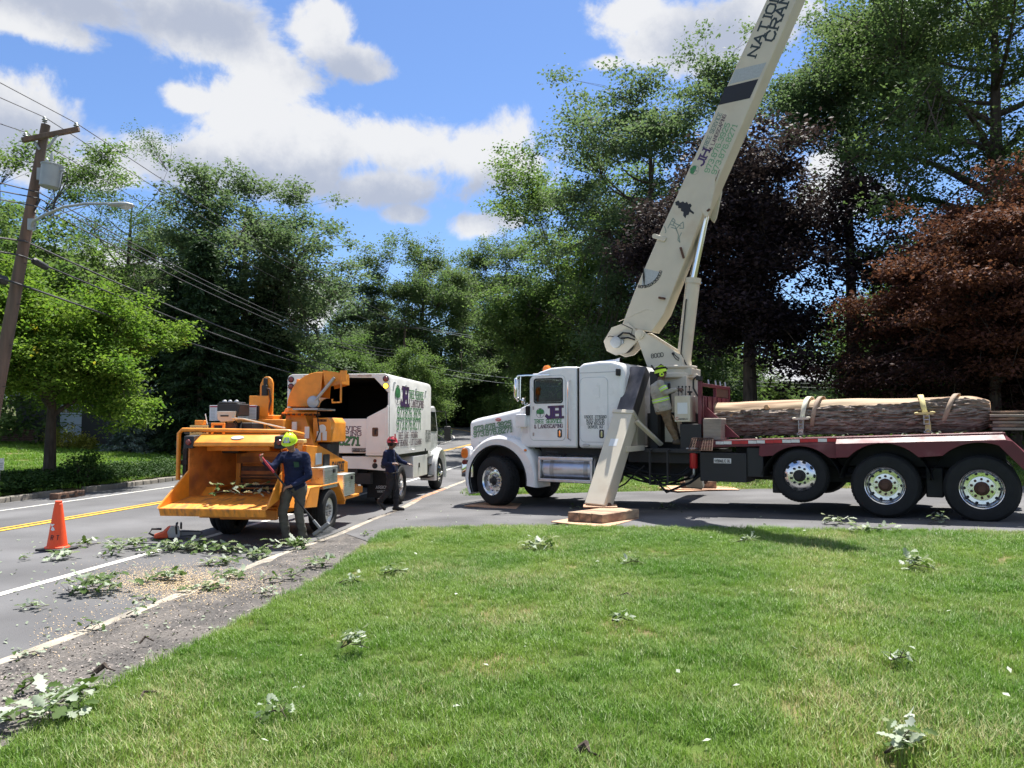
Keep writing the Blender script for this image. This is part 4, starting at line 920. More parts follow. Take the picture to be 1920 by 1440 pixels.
# hood lettering and oval badge follow the hood side
def hood_w(s): return 1.2 - np.interp(s, [-.91, -.76, -.15, .35, .62], [.70, .76, .87, .96, 1.0])
for txt, p0, p1 in (('973.876.3925', (888, 807), (960, 795)), ('973.876.8271', (888, 817), (961, 807))):
    s0, z0 = S(*p0, .42); s1, z1 = S(*p1, .28)
    o = Vector((s0, hood_w(s0) - .012, z0 - .03 - TO.z)); x = Vector((s1, hood_w(s1) - .012, z1 - .03 - TO.z)) - o
    text2(hood, txt, o, x, (0, 0, 1), .105, M['ink_greenlt'], M['ink_dark'], .19, width=x.length, off=.006)
s0, z0 = S(936, 787, .33); mb = MB(); c = (s0, hood_w(s0) - .012, z0); mb.lathe([(.058, 0), (.058, -.012), (.05, -.018), (.001, -.018)], (0, 0, 0), (0, 1, 0), 20); mb.xform(Matrix.Translation(c) @ Matrix.Diagonal((1.25, 1, .58, 1))); bd = tb(mb, 'badge', mat('badge_red', (.35, .02, .02), .25, coat=.5), hood)
mb = MB(); text(mb, 'PETERBILT', (s0 - .048, c[1] - .018, z0 - .012 - TO.z), (1, 0, 0), (0, 0, 1), .026, .14, width=.096, serif=False); mb.build('lettering', M['white_tape'], hood, recalc=False)
mb = MB(); mb.tube([(.60, .22, 1.62), (.60, .20, 1.9), (.57, .24, 2.05)], .012, 6); mb.box(.56, .61, .175, .2, 1.85, 2.06); tb(mb, 'hood_latch', 'rubber', hood)
# fenders with wheel arches
for side in (0, 1):
    mb = MB(); o_, i_ = [], []
    for k in range(25):
        a = R(205 - k * 212 / 24); t = k / 24; ro = np.interp(t, [0, .3, .5, .75, 1], [.80, .87, .93, 1.0, 1.02]); ri = np.interp(t, [0, .5, 1], [.69, .73, .74])
        if math.sin(a) < -.1: pass
        o_.append((.07 + ro * math.cos(a), .72 + ro * math.sin(a))); i_.append((.07 + ri * math.cos(a), .72 + ri * math.sin(a)))
    ws = [(.10, .0), (.03, .025), (.03, .08), (.30, .0)]
    secs = []
    for (os, oz), (is_, iz) in zip(o_, i_):
        d = Vector((os - is_, 0, oz - iz)).normalized()
        q = [Vector((is_, .05, iz)), Vector((os, .02, oz)) - d * .07, Vector((os, .05, oz)) - d * .025, Vector((os, .12, oz)), Vector((os, .62, oz)) - d * .02, Vector((is_, .62, iz)) + d * .03]
        if side: q = [Vector((p.x, 2.4 - p.y, p.z)) for p in q]
        secs.append(q)
    mb.loft(secs); fen = tb(mb, 'fender', 'white', smooth=38)
    mb = MB(); mb.tube([(p[0], (.05 if not side else 2.35), p[1]) for p in i_], .018, 6); tb(mb, 'arch_trim', 'rubber', fen, smooth=True)
    mb = MB(); mb.loft([[Vector((p[0] - (p[0] - .07) * .03, w, p[1] - (p[1] - .72) * .03)) for w in ((.08, .62) if not side else (1.78, 2.32))] for p in i_], False, False); tb(mb, 'arch_liner', 'seam', fen)
    if not side:
        s_, z_ = S(985, 844, .02); mb = MB(); mb.ball((s_, .02, z_), .035, 10, 6, (1.1, .5, .8)); tb(mb, 'marker', 'lens_amber', fen, smooth=True)
    y = .06 if not side else 2.16
    mb = MB(); mb.prism(rrect(-.82, -.62, 1.12, 1.42, .09), y, y + .18, 'y'); hl = tb(mb, 'headlight', 'white', bevel=.03)
    mb = MB(); mb.prism(rrect(-.86, -.66, 1.15, 1.39, .09), y - .012, y + .17, 'y'); tb(mb, 'lens', 'lens_amber', hl, bevel=.03)
    mb = MB(); mb.prism(rrect(-.85, -.72, 1.02, 1.13, .04), y + .02, y + .2, 'y'); tb(mb, 'lower_lens', 'lens_red', hl, bevel=.02)
# cab with an opened window, windscreen and interior
prof = [(.60, 1.42), (.60, 2.24), (.84, 2.33), (.97, 2.93), (1.08, 2.99), (1.35, 3.06), (1.7, 3.075), (1.97, 3.06), (1.97, 1.42)]
mb = MB(); mb.prism(prof, .12, 2.28, 'y')
w0 = S(1002, 711, .12); w1 = S(1055, 755, .12)
cut = MB(); cut.prism(rrect(w0[0] + .02, w1[0] - .02, w1[1] + .02, w0[1] - .02, .05), -.2, 2.6, 'y')
inn = MB(); inn.prism([(1.0, 1.6), (.98, 2.34), (1.08, 2.88), (1.9, 2.95), (1.9, 1.6)], .2, 2.2, 'y')
ws_ = MB(); ws_.prism([(.5, 2.40), (.5, 2.9), (1.1, 2.86), (1.1, 2.42)], .32, 2.08, 'y')
cab = booled(mb, [inn, cut, ws_], 'cab', 'white', None, bevel=.055, seg=3)
mb = MB(); mb.quad((.855, .30, 2.38), (.855, 2.1, 2.38), (.965, 2.1, 2.90), (.965, .30, 2.90)); tb(mb, 'windscreen', M['pane'], cab, recalc=False)
mb = MB(); mb.box(.80, 1.12, .3, 2.1, 2.88, 2.97); tb(mb, 'sun_visor', 'white', cab, bevel=.03)
mb = MB(); mb.prism(rrect(1.45, 1.85, 1.7, 2.62, .1), .5, 1.0, 'y'); tb(mb, 'seat', 'black', cab, bevel=.05)
mb = MB(); mb.box(.95, 1.15, .25, 2.15, 2.0, 2.46); mb.tube([(1.22 + .2 * math.cos(t) * .3, .75 + .22 * math.sin(t), 2.5 + .22 * math.cos(t) * .6) for t in [2 * math.pi * k / 16 for k in range(17)]], .016, 6); tb(mb, 'dashboard', 'black', cab, bevel=.02)
# sleeper
prof = [(1.985, 1.42), (1.985, 3.05), (2.10, 3.12), (2.45, 3.15), (2.72, 3.14), (2.92, 3.08), (2.98, 2.9), (2.98, 1.42)]
mb = MB(); mb.prism(prof, .10, 2.30, 'y'); sleeper = tb(mb, 'sleeper', 'white', bevel=.075, seg=3)
mb = MB(); mb.prism([(1.975, .115), (1.982, .115), (1.982, 2.28), (1.975, 2.28)], 1.42, 3.04, 'z'); tb(mb, 'seam', 'seam', sleeper)
z2 = S(1120, 698, .1)[1]; mb = MB(); mb.box(2.02, 2.93, .094, .1, z2 - .006, z2 + .004); tb(mb, 'roof_seam', 'decal_grey', sleeper)
s0, z0 = S(1099, 835, .1); mb = MB(); mb.lathe([(.065, 0), (.06, -.012), (.001, -.014)], (0, 0, 0), (0, 1, 0), 18); mb.xform(Matrix.Translation((s0, .098, z0)) @ Matrix.Diagonal((1.3, 1, .5, 1))); tb(mb, 'vent', 'steel', sleeper)
# doors: a white plate standing in a dark seam
def door(parent, p0, p1, w, r, name='door', cut_=None):
    (a0, b1), (a1, b0) = S(*p0, w), S(*p1, w)
    mb = MB(); mb.prism(rrect(a0 - .008, a1 + .008, b0 - .008, b1 + .008, r + .008, 5), w - .003, w + .004, 'y'); booled(mb, [cut_] if cut_ else [], 'door_seam', 'decal_grey', parent)
    return a0, a1, b0, b1
a0, a1, b0, b1 = door(cab, (994, 706), (1060, 826), .12, .1, cut_=MB().prism(rrect(w0[0], w1[0], w1[1], w0[1], .05), -.2, .4, 'y'))
mb = MB(); mb.prism(rrect(a0, a1, b0, b1, .1, 5), .112, .122, 'y')
cut = MB(); cut.prism(rrect(w0[0], w1[0], w1[1], w0[1], .05), -.2, .4, 'y')
dr = booled(mb, [cut], 'door', 'white', None, bevel=.004)
mb = MB(); mb.prism(rrect(w0[0] - .012, w1[0] + .012, w1[1] - .012, w0[1] + .012, .06), .106, .116, 'y'); c2 = MB(); c2.prism(rrect(w0[0] + .012, w1[0] - .012, w1[1] + .012, w0[1] - .012, .045), -.2, .4, 'y'); booled(mb, [c2], 'window_frame', 'rubber', dr)
mb = MB(); mb.quad((w0[0], .118, w1[1]), (w1[0], .118, w1[1]), (w1[0], .118, w0[1]), (w0[0], .118, w0[1])); tb(mb, 'window', M['pane'], dr, recalc=False)
def handle(parent, u, v, w):
    s_, z_ = S(u, v, w); mb = MB(); mb.prism(rrect(s_ - .05, s_ + .05, z_ - .085, z_ + .085, .03), w - .006, w, 'y'); h = tb(mb, 'handle', 'seam', parent)
    mb = MB(); mb.prism(rrect(s_ - .012, s_ + .028, z_ - .065, z_ + .06, .015), w - .022, w - .004, 'y'); tb(mb, 'grip', 'chrome', parent, bevel=.005)
handle(dr, 1049.5, 812.5, .112)
def wt(parent, s, p0, p1, w, h_px, fill, edge, weight=.16, wide=None, **k):
    """lettering on the plane w between two pixels of its baseline"""
    (s0, z0), (s1, z1) = S(*p0, w), S(*p1, w); h = h_px / FPX * TW(s0, w, z0).y
    o = Vector((s0, w, z0 - TO.z)); x = Vector((s1 - s0, 0, z1 - z0)); y = Vector((-x.z, 0, x.x))
    if edge: return text2(parent, s, o, x, y, h, M[fill], M[edge], weight, width=x.length, **k)
    mb = MB(); text(mb, s, o, x, y, h, weight, width=x.length, **k); return mb.build('lettering', M[fill], parent, recalc=False)
s0, z0 = S(1013, 774.5, .112); tree_logo(dr, (s0, .112, z0 - TO.z), (1, 0, 0), (0, 0, 1), .10, M['ink_green'], M['ink_dark'])
wt(dr, 'JH', (1025, 783), (1051, 782), .112, 19, 'ink_purple', 'ink_plum', .24)
wt(dr, 'TREE SERVICE', (1002, 793.5), (1054, 792.5), .112, 6.6, 'ink_green', None, .2)
wt(dr, '& LANDSCAPING', (1002, 803), (1055, 801.5), .112, 6.4, 'ink_plum', None, .2)
a0, a1, b0, b1 = door(sleeper, (1088, 709), (1140, 829), .10, .1, 'locker')
mb = MB(); mb.prism(rrect(a0, a1, b0, b1, .1, 5), .092, .102, 'y'); ld = tb(mb, 'sleeper_door', 'white', bevel=.004)
handle(ld, 1128, 813.5, .092)
s0, z0 = S(1122, 734, .092); mb = MB(); mb.tube([(s0 - .05, .085, z0 + .12), (s0 + .02, .085, z0 + .12), (s0 + .02, .085, z0 - .12), (s0 - .05, .085, z0 - .12)], .006, 5); tb(mb, 'mark', 'white', ld)
for tx, v, ua, ub in (('USDOT 3715060', 784, 1096, 1137), ('NJTC 831715', 790.3, 1100, 1133), ('GVW 65,000', 796.5, 1100.5, 1133), ('DOVER, NJ', 803, 1103, 1130)):
    wt(ld, tx, (ua, v), (ub, v - .4), .092, 4.6, 'ink_dark', None, .2)
mb = MB(); p = [S(1066, 713, .05), S(1064, 716, .02), S(1064, 822, .02), S(1067, 826, .05)]; mb.tube([(a, w, b) for (a, b), w in zip(p, (.12, .04, .04, .12))], .014, 6); tb(mb, 'grab_handle', 'chrome', cab, smooth=True)
for k in range(5): mb = MB(); mb.ball((1.22, .35 + k * .42, 3.03), .05, 10, 6, (1.2, .8, .6)); tb(mb, 'roof_marker', 'lens_amber', cab, smooth=True)
for z in (1.66, 2.2, 2.6): mb = MB(); mb.box(.935, .965, .10, .125, z, z + .07); tb(mb, 'hinge', 'steel', cab, bevel=.004)
# roof bits: beacon, horn, mirrors, air cleaner
s0, z0 = S(1018, 691, .7); mb = MB(); mb.lathe([(.09, -.06), (.1, 0), (.09, .05), (.05, .1), (.001, .11)], (s0 + .1, .7, 3.06), (0, 0, 1), 14, True); tb(mb, 'beacon', 'lens_amber', cab, smooth=True)
mb = MB(); mb.tube([(2.2, .8, 3.18), (2.5, .8, 3.2), (2.62, .8, 3.2)], [.03, .035, .07], 10); mb.tube([(2.35, .8, 3.1), (2.35, .8, 3.19)], .02, 6); tb(mb, 'air_horn', 'chrome', sleeper, smooth=True)
s0, z0 = S(1162, 698, .1); mb = MB(); mb.box(s0 - .05, s0 + .03, .0, .1, z0 - .07, z0 + .07); tb(mb, 'work_light', 'black', sleeper, bevel=.02)
MW = -.12
def Pm(u, v, w=MW): a, b = S(u, v, w); return (a, w, b)
mb = MB(); mb.tube([Pm(1030, 703, .05), Pm(985, 704), Pm(971, 705), Pm(968, 709), Pm(968, 748), Pm(972, 752)], .017, 7); mb.tube([Pm(976, 706), Pm(975.5, 750)], .015, 7); tb(mb, 'mirror_bracket', 'chrome', cab, smooth=True)
a, _, b = Pm(972, 727); mb = MB(); mb.box(a - .05, a + .02, MW - .12, MW + .02, b - .22, b + .2); tb(mb, 'mirror', 'chrome', cab, bevel=.03)
mb = MB(); mb.tube([Pm(989, 756, .05), Pm(984, 760), Pm(982, 750), Pm(985, 745)], .01, 6); mb.ball(Pm(981, 752), .06, 10, 7, (.6, 1, 1.1)); tb(mb, 'convex_mirror', 'chrome', cab, smooth=True)
a, b = S(980, 789, .12); mb = MB(); mb.prism(rrect(a - .13, a + .13, b - .14, b + .14, .04), .02, .2, 'y'); tb(mb, 'air_cleaner', 'white', cab, bevel=.02)
a, b = S(990, 770, .1); mb = MB(); mb.prism(rrect(a - .04, a + .04, b - .1, b + .1, .03), .05, .14, 'y'); tb(mb, 'cowl_lamp', 'rubber', cab, bevel=.02)
a, b = S(985, 808, .115); mb = MB(); mb.prism(rrect(a - .06, a + .06, b - .05, b + .05, .01), .117, .121, 'y'); tb(mb, 'notice', mat('faint_notice', (.62, .58, .58), .5), cab)
# fuel tank in its polished step frame
(ta, tz1), (tb_, tz0) = S(1012, 853, .05), S(1112, 909, .05)
tc_, tr_ = (tz0 + tz1) / 2, (tz1 - tz0) / 2
mb = MB(); mb.lathe([(tr_ * .9, 0), (tr_, .03), (tr_, tb_ - ta - .03), (tr_ * .9, tb_ - ta)], (ta + .02, .06 + tr_, tc_), (1, 0, 0), 32, True); tank = tb(mb, 'fuel_tank', 'alu2', smooth=40)
mb = MB()
for z in (tz1 - .10, tz0 + .02): mb.box(ta - .02, tb_ + .02, .0, .08, z, z + .07)
for s in (ta - .02, tb_ - .05): mb.box(s, s + .06, .0, .07, tz0 + .04, tz1 - .06)
tb(mb, 'step_frame', 'alu2', tank, bevel=.012)
for s in (ta + .22, tb_ - .22):
    mb = MB(); mb.lathe([(tr_ + .006, 0), (tr_ + .006, .09)], (s, .06 + tr_, tc_), (1, 0, 0), 32); tb(mb, 'tank_strap', 'steel', tank, smooth=True)
mb = MB(); mb.lathe([(.05, 0), (.05, .05), (.001, .055)], (ta + .45, .14 + tr_ * .4, tc_ + tr_ * .86), (0, -.5, 1), 10); mb.tube([(ta + .1, .1, tz1 + .02), (ta + .12, .1, tz1 + .07), (ta + .4, .1, tz1 + .06)], .012, 6); tb(mb, 'filler_cap', 'black', tank, smooth=True)
mb = MB(); mb.lathe([(.26, 0), (.26, .35)], (tb_ + .08, .34, tc_), (1, 0, 0), 24, True); mb.box(1.0, 2.9, .35, .8, 1.16, 1.42); tb(mb, 'rear_tank', 'black', smooth=40)
# wheels
front_t = tyre_mesh('tyre', .515, .36, 44); rear_t = tyre_mesh('tyre', .505, .25, 52); lift_t = tyre_mesh('tyre', .445, .25, 52)
front_r = rim_mesh('rim', .305, 'front'); pol_r = rim_mesh('rim', .325, 'polished'); dish_r = rim_mesh('rim', .30, 'dish')
front_h = hub_mesh('hub', .095, .1, .0, M['black']); pol_h = hub_mesh('hub', .10, .0, -.07, M['seam']); dish_h = hub_mesh('hub', .105, .12, .02, M['hub'])
def wheel(s, w, z, t, r_=None, h=None, flip=False, steer=0.0):
    e = empty('wheel', truck, (s, w, z - TO.z), (0, 0, (math.pi if flip else 0) + steer))
    link('tyre', t, e)
    if r_: link('rim', r_, e); link('hub', h, e)
    return e
ST = R(15)
wheel(-.02, .02, .70, front_t, front_r, front_h, False, -ST); wheel(-.02, 2.38, .70, front_t, front_r, front_h, True, -ST)
wheel(6.24, .0, 1.02, lift_t, pol_r, pol_h); wheel(6.24, 2.4, 1.02, lift_t, pol_r, pol_h, True)
for s in (7.54, 8.87):
    wheel(s, .0, .905, rear_t, dish_r, dish_h); wheel(s, .31, .905, rear_t); wheel(s, 2.4, .905, rear_t, dish_r, dish_h, True); wheel(s, 2.09, .905, rear_t, None, None, True)
# flatbed: deck rises slightly to the rear
def dz(s): return 1.60 + (s - 4.79) * .0365
mb = MB(); mb.prism([(4.42, dz(4.42) - .12), (9.2, dz(9.2) - .12), (9.2, dz(9.2)), (4.42, dz(4.42))], .02, 2.38, 'y'); deck = tb(mb, 'deck', 'maroon', bevel=.006)
mb = MB(); mb.prism([(5.0, 1.17), (9.2, 1.2), (9.2, dz(9.2) - .12), (5.0, dz(5) - .12)], .6, 1.8, 'y'); tb(mb, 'deck_beam', 'black')
for k in range(14):   # retro-reflective tape along the rub rail
    a = 4.80 + k * .145; b = a + .14
    mb = MB(); z = dz(a) - .035; mb.box(a, b, .014, .019, z - .034, z + .02); tb(mb, 'tape', 'white_tape' if k in (0, 1, 4, 5, 8, 9, 12) else 'red_tape', deck)
def arch(cs, cz, r, za, n=12):
    """points of a wheel arch from left to right along the lower edge height za"""
    h = math.sqrt(max(1e-4, r * r - (za - cz) ** 2)); a0 = math.atan2(za - cz, -h); a1 = math.atan2(za - cz, h)
    return [(cs + r * math.cos(a0 + (a1 - a0) * k / n), cz + r * math.sin(a0 + (a1 - a0) * k / n)) for k in range(n + 1)]
zb = 1.33
mb = MB(); pr = [(5.58, dz(5.58) - .10), (5.56, zb + .03), (5.6, zb)] + arch(6.24, .86, .66, zb + .02, 14) + [(6.72, zb), (6.83, zb), (6.83, dz(6.83) - .10)]
mb.prism(pr, .0, .02, 'y'); tb(mb, 'skirt', 'maroon', bevel=.004)
mb = MB(); zt = lambda s: dz(s) - .105
pr = [(6.835, zt(6.8)), (6.835, 1.34), (7.02, 1.35)] + arch(7.54, .90, .685, 1.37, 14)[0:] + arch(8.87, .91, .70, 1.40, 14)[:11] + [(9.42, 1.20), (9.50, 1.38), (9.28, zt(9.2) - .02), (9.2, zt(9.2))]
mb.prism(pr, -.10, -.06, 'y'); sk2 = tb(mb, 'rear_fender', 'maroon', bevel=.004)
mb = MB(); mb.add([(6.835, -.10, zt(6.8)), (9.2, -.10, zt(9.2)), (9.16, .06, dz(9.2) + .004), (6.835, .06, dz(6.8) + .004), (6.835, -.07, zt(6.8) - .05), (9.2, -.07, zt(9.2) - .05)], [(0, 1, 2, 3), (1, 5, 2), (0, 3, 4)])
mb.add([(9.2, -.10, zt(9.2)), (9.50, -.10, 1.40), (9.50, .08, 1.42), (9.16, .06, dz(9.2) + .004)], [(0, 1, 2, 3)])
tb(mb, 'fender_top', 'maroon', sk2)
mb = MB()
for cs, cz, rr in ((6.24, .86, .66), (7.54, .9, .685), (8.87, .91, .70)):
    p = arch(cs, cz, rr, 1.0, 12); secs = [[Vector((a, w, b)) for w in (.0, .75)] for a, b in p]; mb.loft(secs, False, False)
tb(mb, 'wheel_well', 'seam', deck)
# hydraulic oil tank, filter, step, boxes under the bed
(a0, b1), (a1, b0) = S(1312, 848, .03), S(1400, 905, .03)
mb = MB(); mb.box(a0, a1, .03, .62, b0, b1); oil = tb(mb, 'oil_tank', 'black', bevel=.012)
(p0, q1), (p1, q0) = S(1338.5, 859, .028), S(1371, 869, .028); mb = MB(); mb.box(p0, p1, .024, .03, q0, q1); pl = tb(mb, 'plate', 'white_tape', oil)
wt(oil, 'HYDRAULIC OIL', (1340.5, 867), (1369.5, 867), .022, 5.2, 'ink', None, .18, serif=False)
mb = MB(); mb.box(a1 + .002, 5.62, .06, .7, b0 + .1, b1 + .1); tb(mb, 'side_box', 'black', bevel=.01)
s0, z0 = S(1301, 862, .15); mb = MB(); mb.lathe([(.06, -.16), (.075, -.14), (.075, .12), (.05, .14)], (s0, .15, z0), (0, 0, 1), 16, True); fl = tb(mb, 'filter', 'red_tape', smooth=40)
mb = MB(); mb.box(s0 - .13, s0 + .1, .09, .2, z0 + .14, z0 + .22); mb.tube([(s0, .15, z0 - .15), (s0, .15, z0 - .27), (s0 - .08, .2, z0 - .34)], .03, 8); tb(mb, 'filter_head', 'steel', fl, bevel=.01)
mb = MB(); P = [(*S(u, v, -.02), ) for u, v in ((1218, 843), (1219, 908), (1252, 909), (1251, 843))]; mb.tube([(P[0][0], .2, P[0][1]), (P[0][0], -.02, P[0][1] - .02), (P[1][0], -.02, P[1][1]), (P[2][0], -.02, P[2][1]), (P[3][0], -.02, P[3][1] - .02), (P[3][0], .2, P[3][1])], .022, 6); tb(mb, 'step', 'black', bevel=.0)
mb = MB(); mb.box(3.0, 4.5, .25, 2.1, 1.16, 1.40); mb.box(3.42, 4.5, .08, .5, 1.36, 1.44); mb.box(4.1, 4.5, .12, 1.9, 1.42, 1.9); mb.box(3.0, 3.35, .3, 2.0, 1.40, 1.46); tb(mb, 'crane_subframe', 'black', bevel=.01)
rnd = random.Random(5); mb = MB()
for k in range(9):
    y = rnd.uniform(.1, .6); za = rnd.uniform(.86, 1.1); a = 2.75 + rnd.uniform(-.2, .3); b = 4.5 + rnd.uniform(-.3, .1); mb.tube([(a, y, za + .1), (a + .5, y, za - .16 * rnd.random()), ((a + b) / 2, y, za - .1 - .2 * rnd.random()), (b - .3, y, za - .1), (b, y, za + .12)], rnd.choice((.014, .02, .026)), 6)
mb.tube([(2.75, .1, .62), (3.0, .1, .75), (3.25, .12, 1.0), (3.4, .1, 1.1)], .016, 6); tb(mb, 'hydraulic_hoses', 'rubber', smooth=True)
# grate step beside the bed
mb = MB(); A, B, C_, D_ = [Vector((a, w, b)) for (a, b), w in ((S(1298, 822, .0), .0), (S(1337, 821.5, .0), .0), (S(1335, 845, -.28), -.28), (S(1291, 844, -.28), -.28))]
mb.tube([A, B, C_, D_, A], .012, 5)
for k in range(1, 9): mb.tube([A.lerp(B, k / 9), D_.lerp(C_, k / 9)], .005, 4)
for k in range(1, 8): mb.tube([A.lerp(D_, k / 8), B.lerp(C_, k / 8)], .005, 4)
tb(mb, 'grate_step', 'hub')
# bulkhead with rail and near gusset
zb_, zt_ = 1.70, S(1302, 742, .15)[1]
mb = MB(); mb.box(4.44, 4.50, .14, 2.0, zb_, zt_); 
for w in (.2, .34, .5, .8, 1.1, 1.4, 1.7): mb.box(4.50, 4.525, w, w + .035, zb_ + .02, zt_ - .01)
bh = tb(mb, 'bulkhead', 'maroon', bevel=.006)
rt = S(1300, 718, .15)[1]; mb = MB()
mb.box(4.44, 4.51, .14, .21, zt_ - .01, rt + .03); mb.box(4.44, 4.51, 1.93, 2.0, zt_ - .01, rt); mb.box(4.445, 4.505, 1.05, 1.1, zt_ - .01, rt - .05); mb.box(4.44, 4.51, .2, 1.94, rt - .06, rt - .002); tb(mb, 'rail', 'maroon', bh, bevel=.006)
mb = MB(); mb.box(4.47, 4.49, 1.12, 1.92, zt_ + .01, rt - .06); tb(mb, 'mesh_panel', 'hub', bh)
mb = MB(); mb.tube([(4.44, .15, rt - .25), (4.36, .14, rt - .1), (4.36, .14, rt + .06), (4.44, .14, rt + .13), (4.5, .14, rt + .1)], .018, 6); mb.box(4.42, 4.52, .11, .2, rt + .05, rt + .12); tb(mb, 'hook', 'black', bh, smooth=True)
mb = MB()
for w in (.75, 1.2, 1.5, 1.85): mb.tube([(4.46, w, rt - .02), (4.44, w + .02, rt + .09)], .018, 6)
tb(mb, 'pins', 'steel', bh)
p0, p1, p2 = S(1323, 762, .35), S(1386, 820, .35), S(1323, 820, .35); mb = MB(); mb.prism([p0, p1, p2], .35, .38, 'y'); tb(mb, 'gusset', 'maroon', bh)
# control box beside the operator
(a0, b1), (a1, b0) = S(1264, 742, .1), S(1294, 791, .1)
mb = MB(); mb.box(a0, a1, .1, .42, b0, b1); ctl = tb(mb, 'control_box', 'cream', bevel=.012)
(p0, q1), (p1, q0) = S(1270, 755, .097), S(1289, 776, .097); mb = MB(); mb.box(p0, p1, .094, .099, q0, q1); tb(mb, 'notice', 'paper', ctl)
wt(ctl, 'C', (1267.5, 787.5), (1272, 787.3), .098, 5, 'decal_red', None, .2, serif=False); wt(ctl, 'ONTROLS', (1273, 787.3), (1289, 786.8), .098, 2.6, 'ink', None, .2, serif=False)
mb = MB()
for k in range(4): x = a0 + .06 + k * .055; mb.tube([(x, .16 + .04 * k, b1), (x + .01, .16 + .04 * k, b1 + .16)], .008, 5); mb.ball((x + .01, .16 + .04 * k, b1 + .17), .018, 8, 5)
mb.lathe([(.02, 0), (.02, .05), (.05, .06), (.05, .08), (.001, .09)], (a1 - .05, .25, b1), (0, 0, 1), 10); tb(mb, 'lever', 'black', ctl, smooth=True)
# pedestal, turret and boom
BW0, BW1 = 1.04, 1.46
mb = MB(); (a0, b1), (a1, b0) = S(1222, 688, 1.0), S(1301, 745, 1.0); pa, pz = (a0 + a1) / 2, b1
mb.box(3.28, 3.98, .86, 1.56, 2.12, 2.85); mb.lathe([(.42, 0), (.46, .02), (.46, .10), (.40, .12), (.40, .2), (.44, .21), (.44, .26), (.30, .27)], (3.62, 1.22, 2.80), (0, 0, 1), 28, True); mb.box(3.9, 4.06, .95, 1.5, 2.86, 3.0)
ped = tb(mb, 'pedestal', 'cream', bevel=.012)
mb = MB(); (p0, q1), (p1, q0) = S(1247, 700, .85), S(1279, 736, .85); mb.box(3.34, 3.66, .852, .86, 2.36, 2.74); tb(mb, 'panel', 'decal_grey', ped)
mb = MB(); mb.box(2.99, 3.16, .34, .75, 1.45, 2.6); tb(mb, 'near_column', 'cream', ped, bevel=.01)
mb = MB(); mb.box(3.18, 4.02, .80, 1.62, 1.42, 2.12); mb.box(3.40, 3.56, .40, .56, 1.42, 2.92); tb(mb, 'post_and_dark_void', 'black', ped, bevel=.01)  # pedestal block coloured black to stand for the shaded void; post itself is black
mb = MB(); mb.box(3.62, 3.95, .60, .66, 1.55, 1.95); tb(mb, 'lower_panel', 'cream', ped, bevel=.01)
tur = [S(*p, .98) for p in ((1192, 627), (1196, 620), (1203, 619.5), (1274, 664), (1279, 672), (1281, 688), (1214, 688))]
mb = MB(); mb.prism(tur, .97, 1.0, 'y'); mb.prism(tur, 1.50, 1.53, 'y'); mb.prism([tur[3], tur[4], tur[5], (tur[5][0] - .5, tur[5][1]), (tur[3][0] - .45, tur[3][1] - .1)], 1.0, 1.5, 'y'); turret = tb(mb, 'turret', 'cream', bevel=.006)
wt(turret, '800D', (1221.5, 671.5), (1244, 668.5), .968, 7.5, 'ink', None, .16)
(s0, z0) = S(1200, 627, .97); mb = MB(); mb.lathe([(.10, 0), (.10, -.04), (.055, -.05), (.055, -.06), (.001, -.06)], (s0, .97, z0), (0, 1, 0), 16); tb(mb, 'pivot_pin', 'cream', turret, smooth=30)
mb = MB(); mb.tube([(*q[:1], .96, q[1]) for q in [S(1262, 663, .96), S(1273, 672, .96), S(1272, 676, .96), S(1266, 672, .96), S(1261, 664, .96)]], .008, 5); mb.ball((S(1262, 663, .96)[0], .96, S(1262, 663, .96)[1]), .03); tb(mb, 'lanyard', 'black', turret)
# boom profile in the plane of the truck
bl = [S(*p, BW0) for p in ((1165, 612), (1190, 545), (1240, 430), (1437, 0))]; br = [S(*p, BW0) for p in ((1222, 622), (1245, 588), (1319, 400), (1494, 0))]
def ext(a, b, k): return (b[0] + (b[0] - a[0]) * k, b[1] + (b[1] - a[1]) * k)
bl.append(ext(bl[2], bl[3], .16)); br.append(ext(br[2], br[3], .16))
mb = MB(); mb.prism(bl + br[::-1], BW0, BW1, 'y'); boom = tb(mb, 'boom', 'cream', bevel=.014)
bx = Vector((bl[3][0] - bl[2][0], 0, bl[3][1] - bl[2][1])).normalized(); by = Vector((-bx.z, 0, bx.x))
# inner sections and head above the frame
e0, e1 = Vector((bl[4][0], 0, bl[4][1])), Vector((br[4][0], 0, br[4][1])); c0 = (e0 + e1) / 2
mb = MB(); mb.bar(c0 + Vector((0, 1.25, 0)) - bx * .3, c0 + Vector((0, 1.25, 0)) + bx * .5, .34, .46, by); mb.bar(c0 + Vector((0, 1.25, 0)) + bx * .5, c0 + Vector((0, 1.25, 0)) + bx * .9, .28, .36, by); tb(mb, 'inner_section', 'cream', boom, bevel=.01)
mb = MB(); mb.lathe([(.22, -.05), (.25, -.05), (.22, 0), (.25, .05), (.22, .05)], c0 + Vector((0, 1.25, 0)) + bx * 1.0, (0, 1, 0), 20, True); tb(mb, 'sheave', 'black', boom)
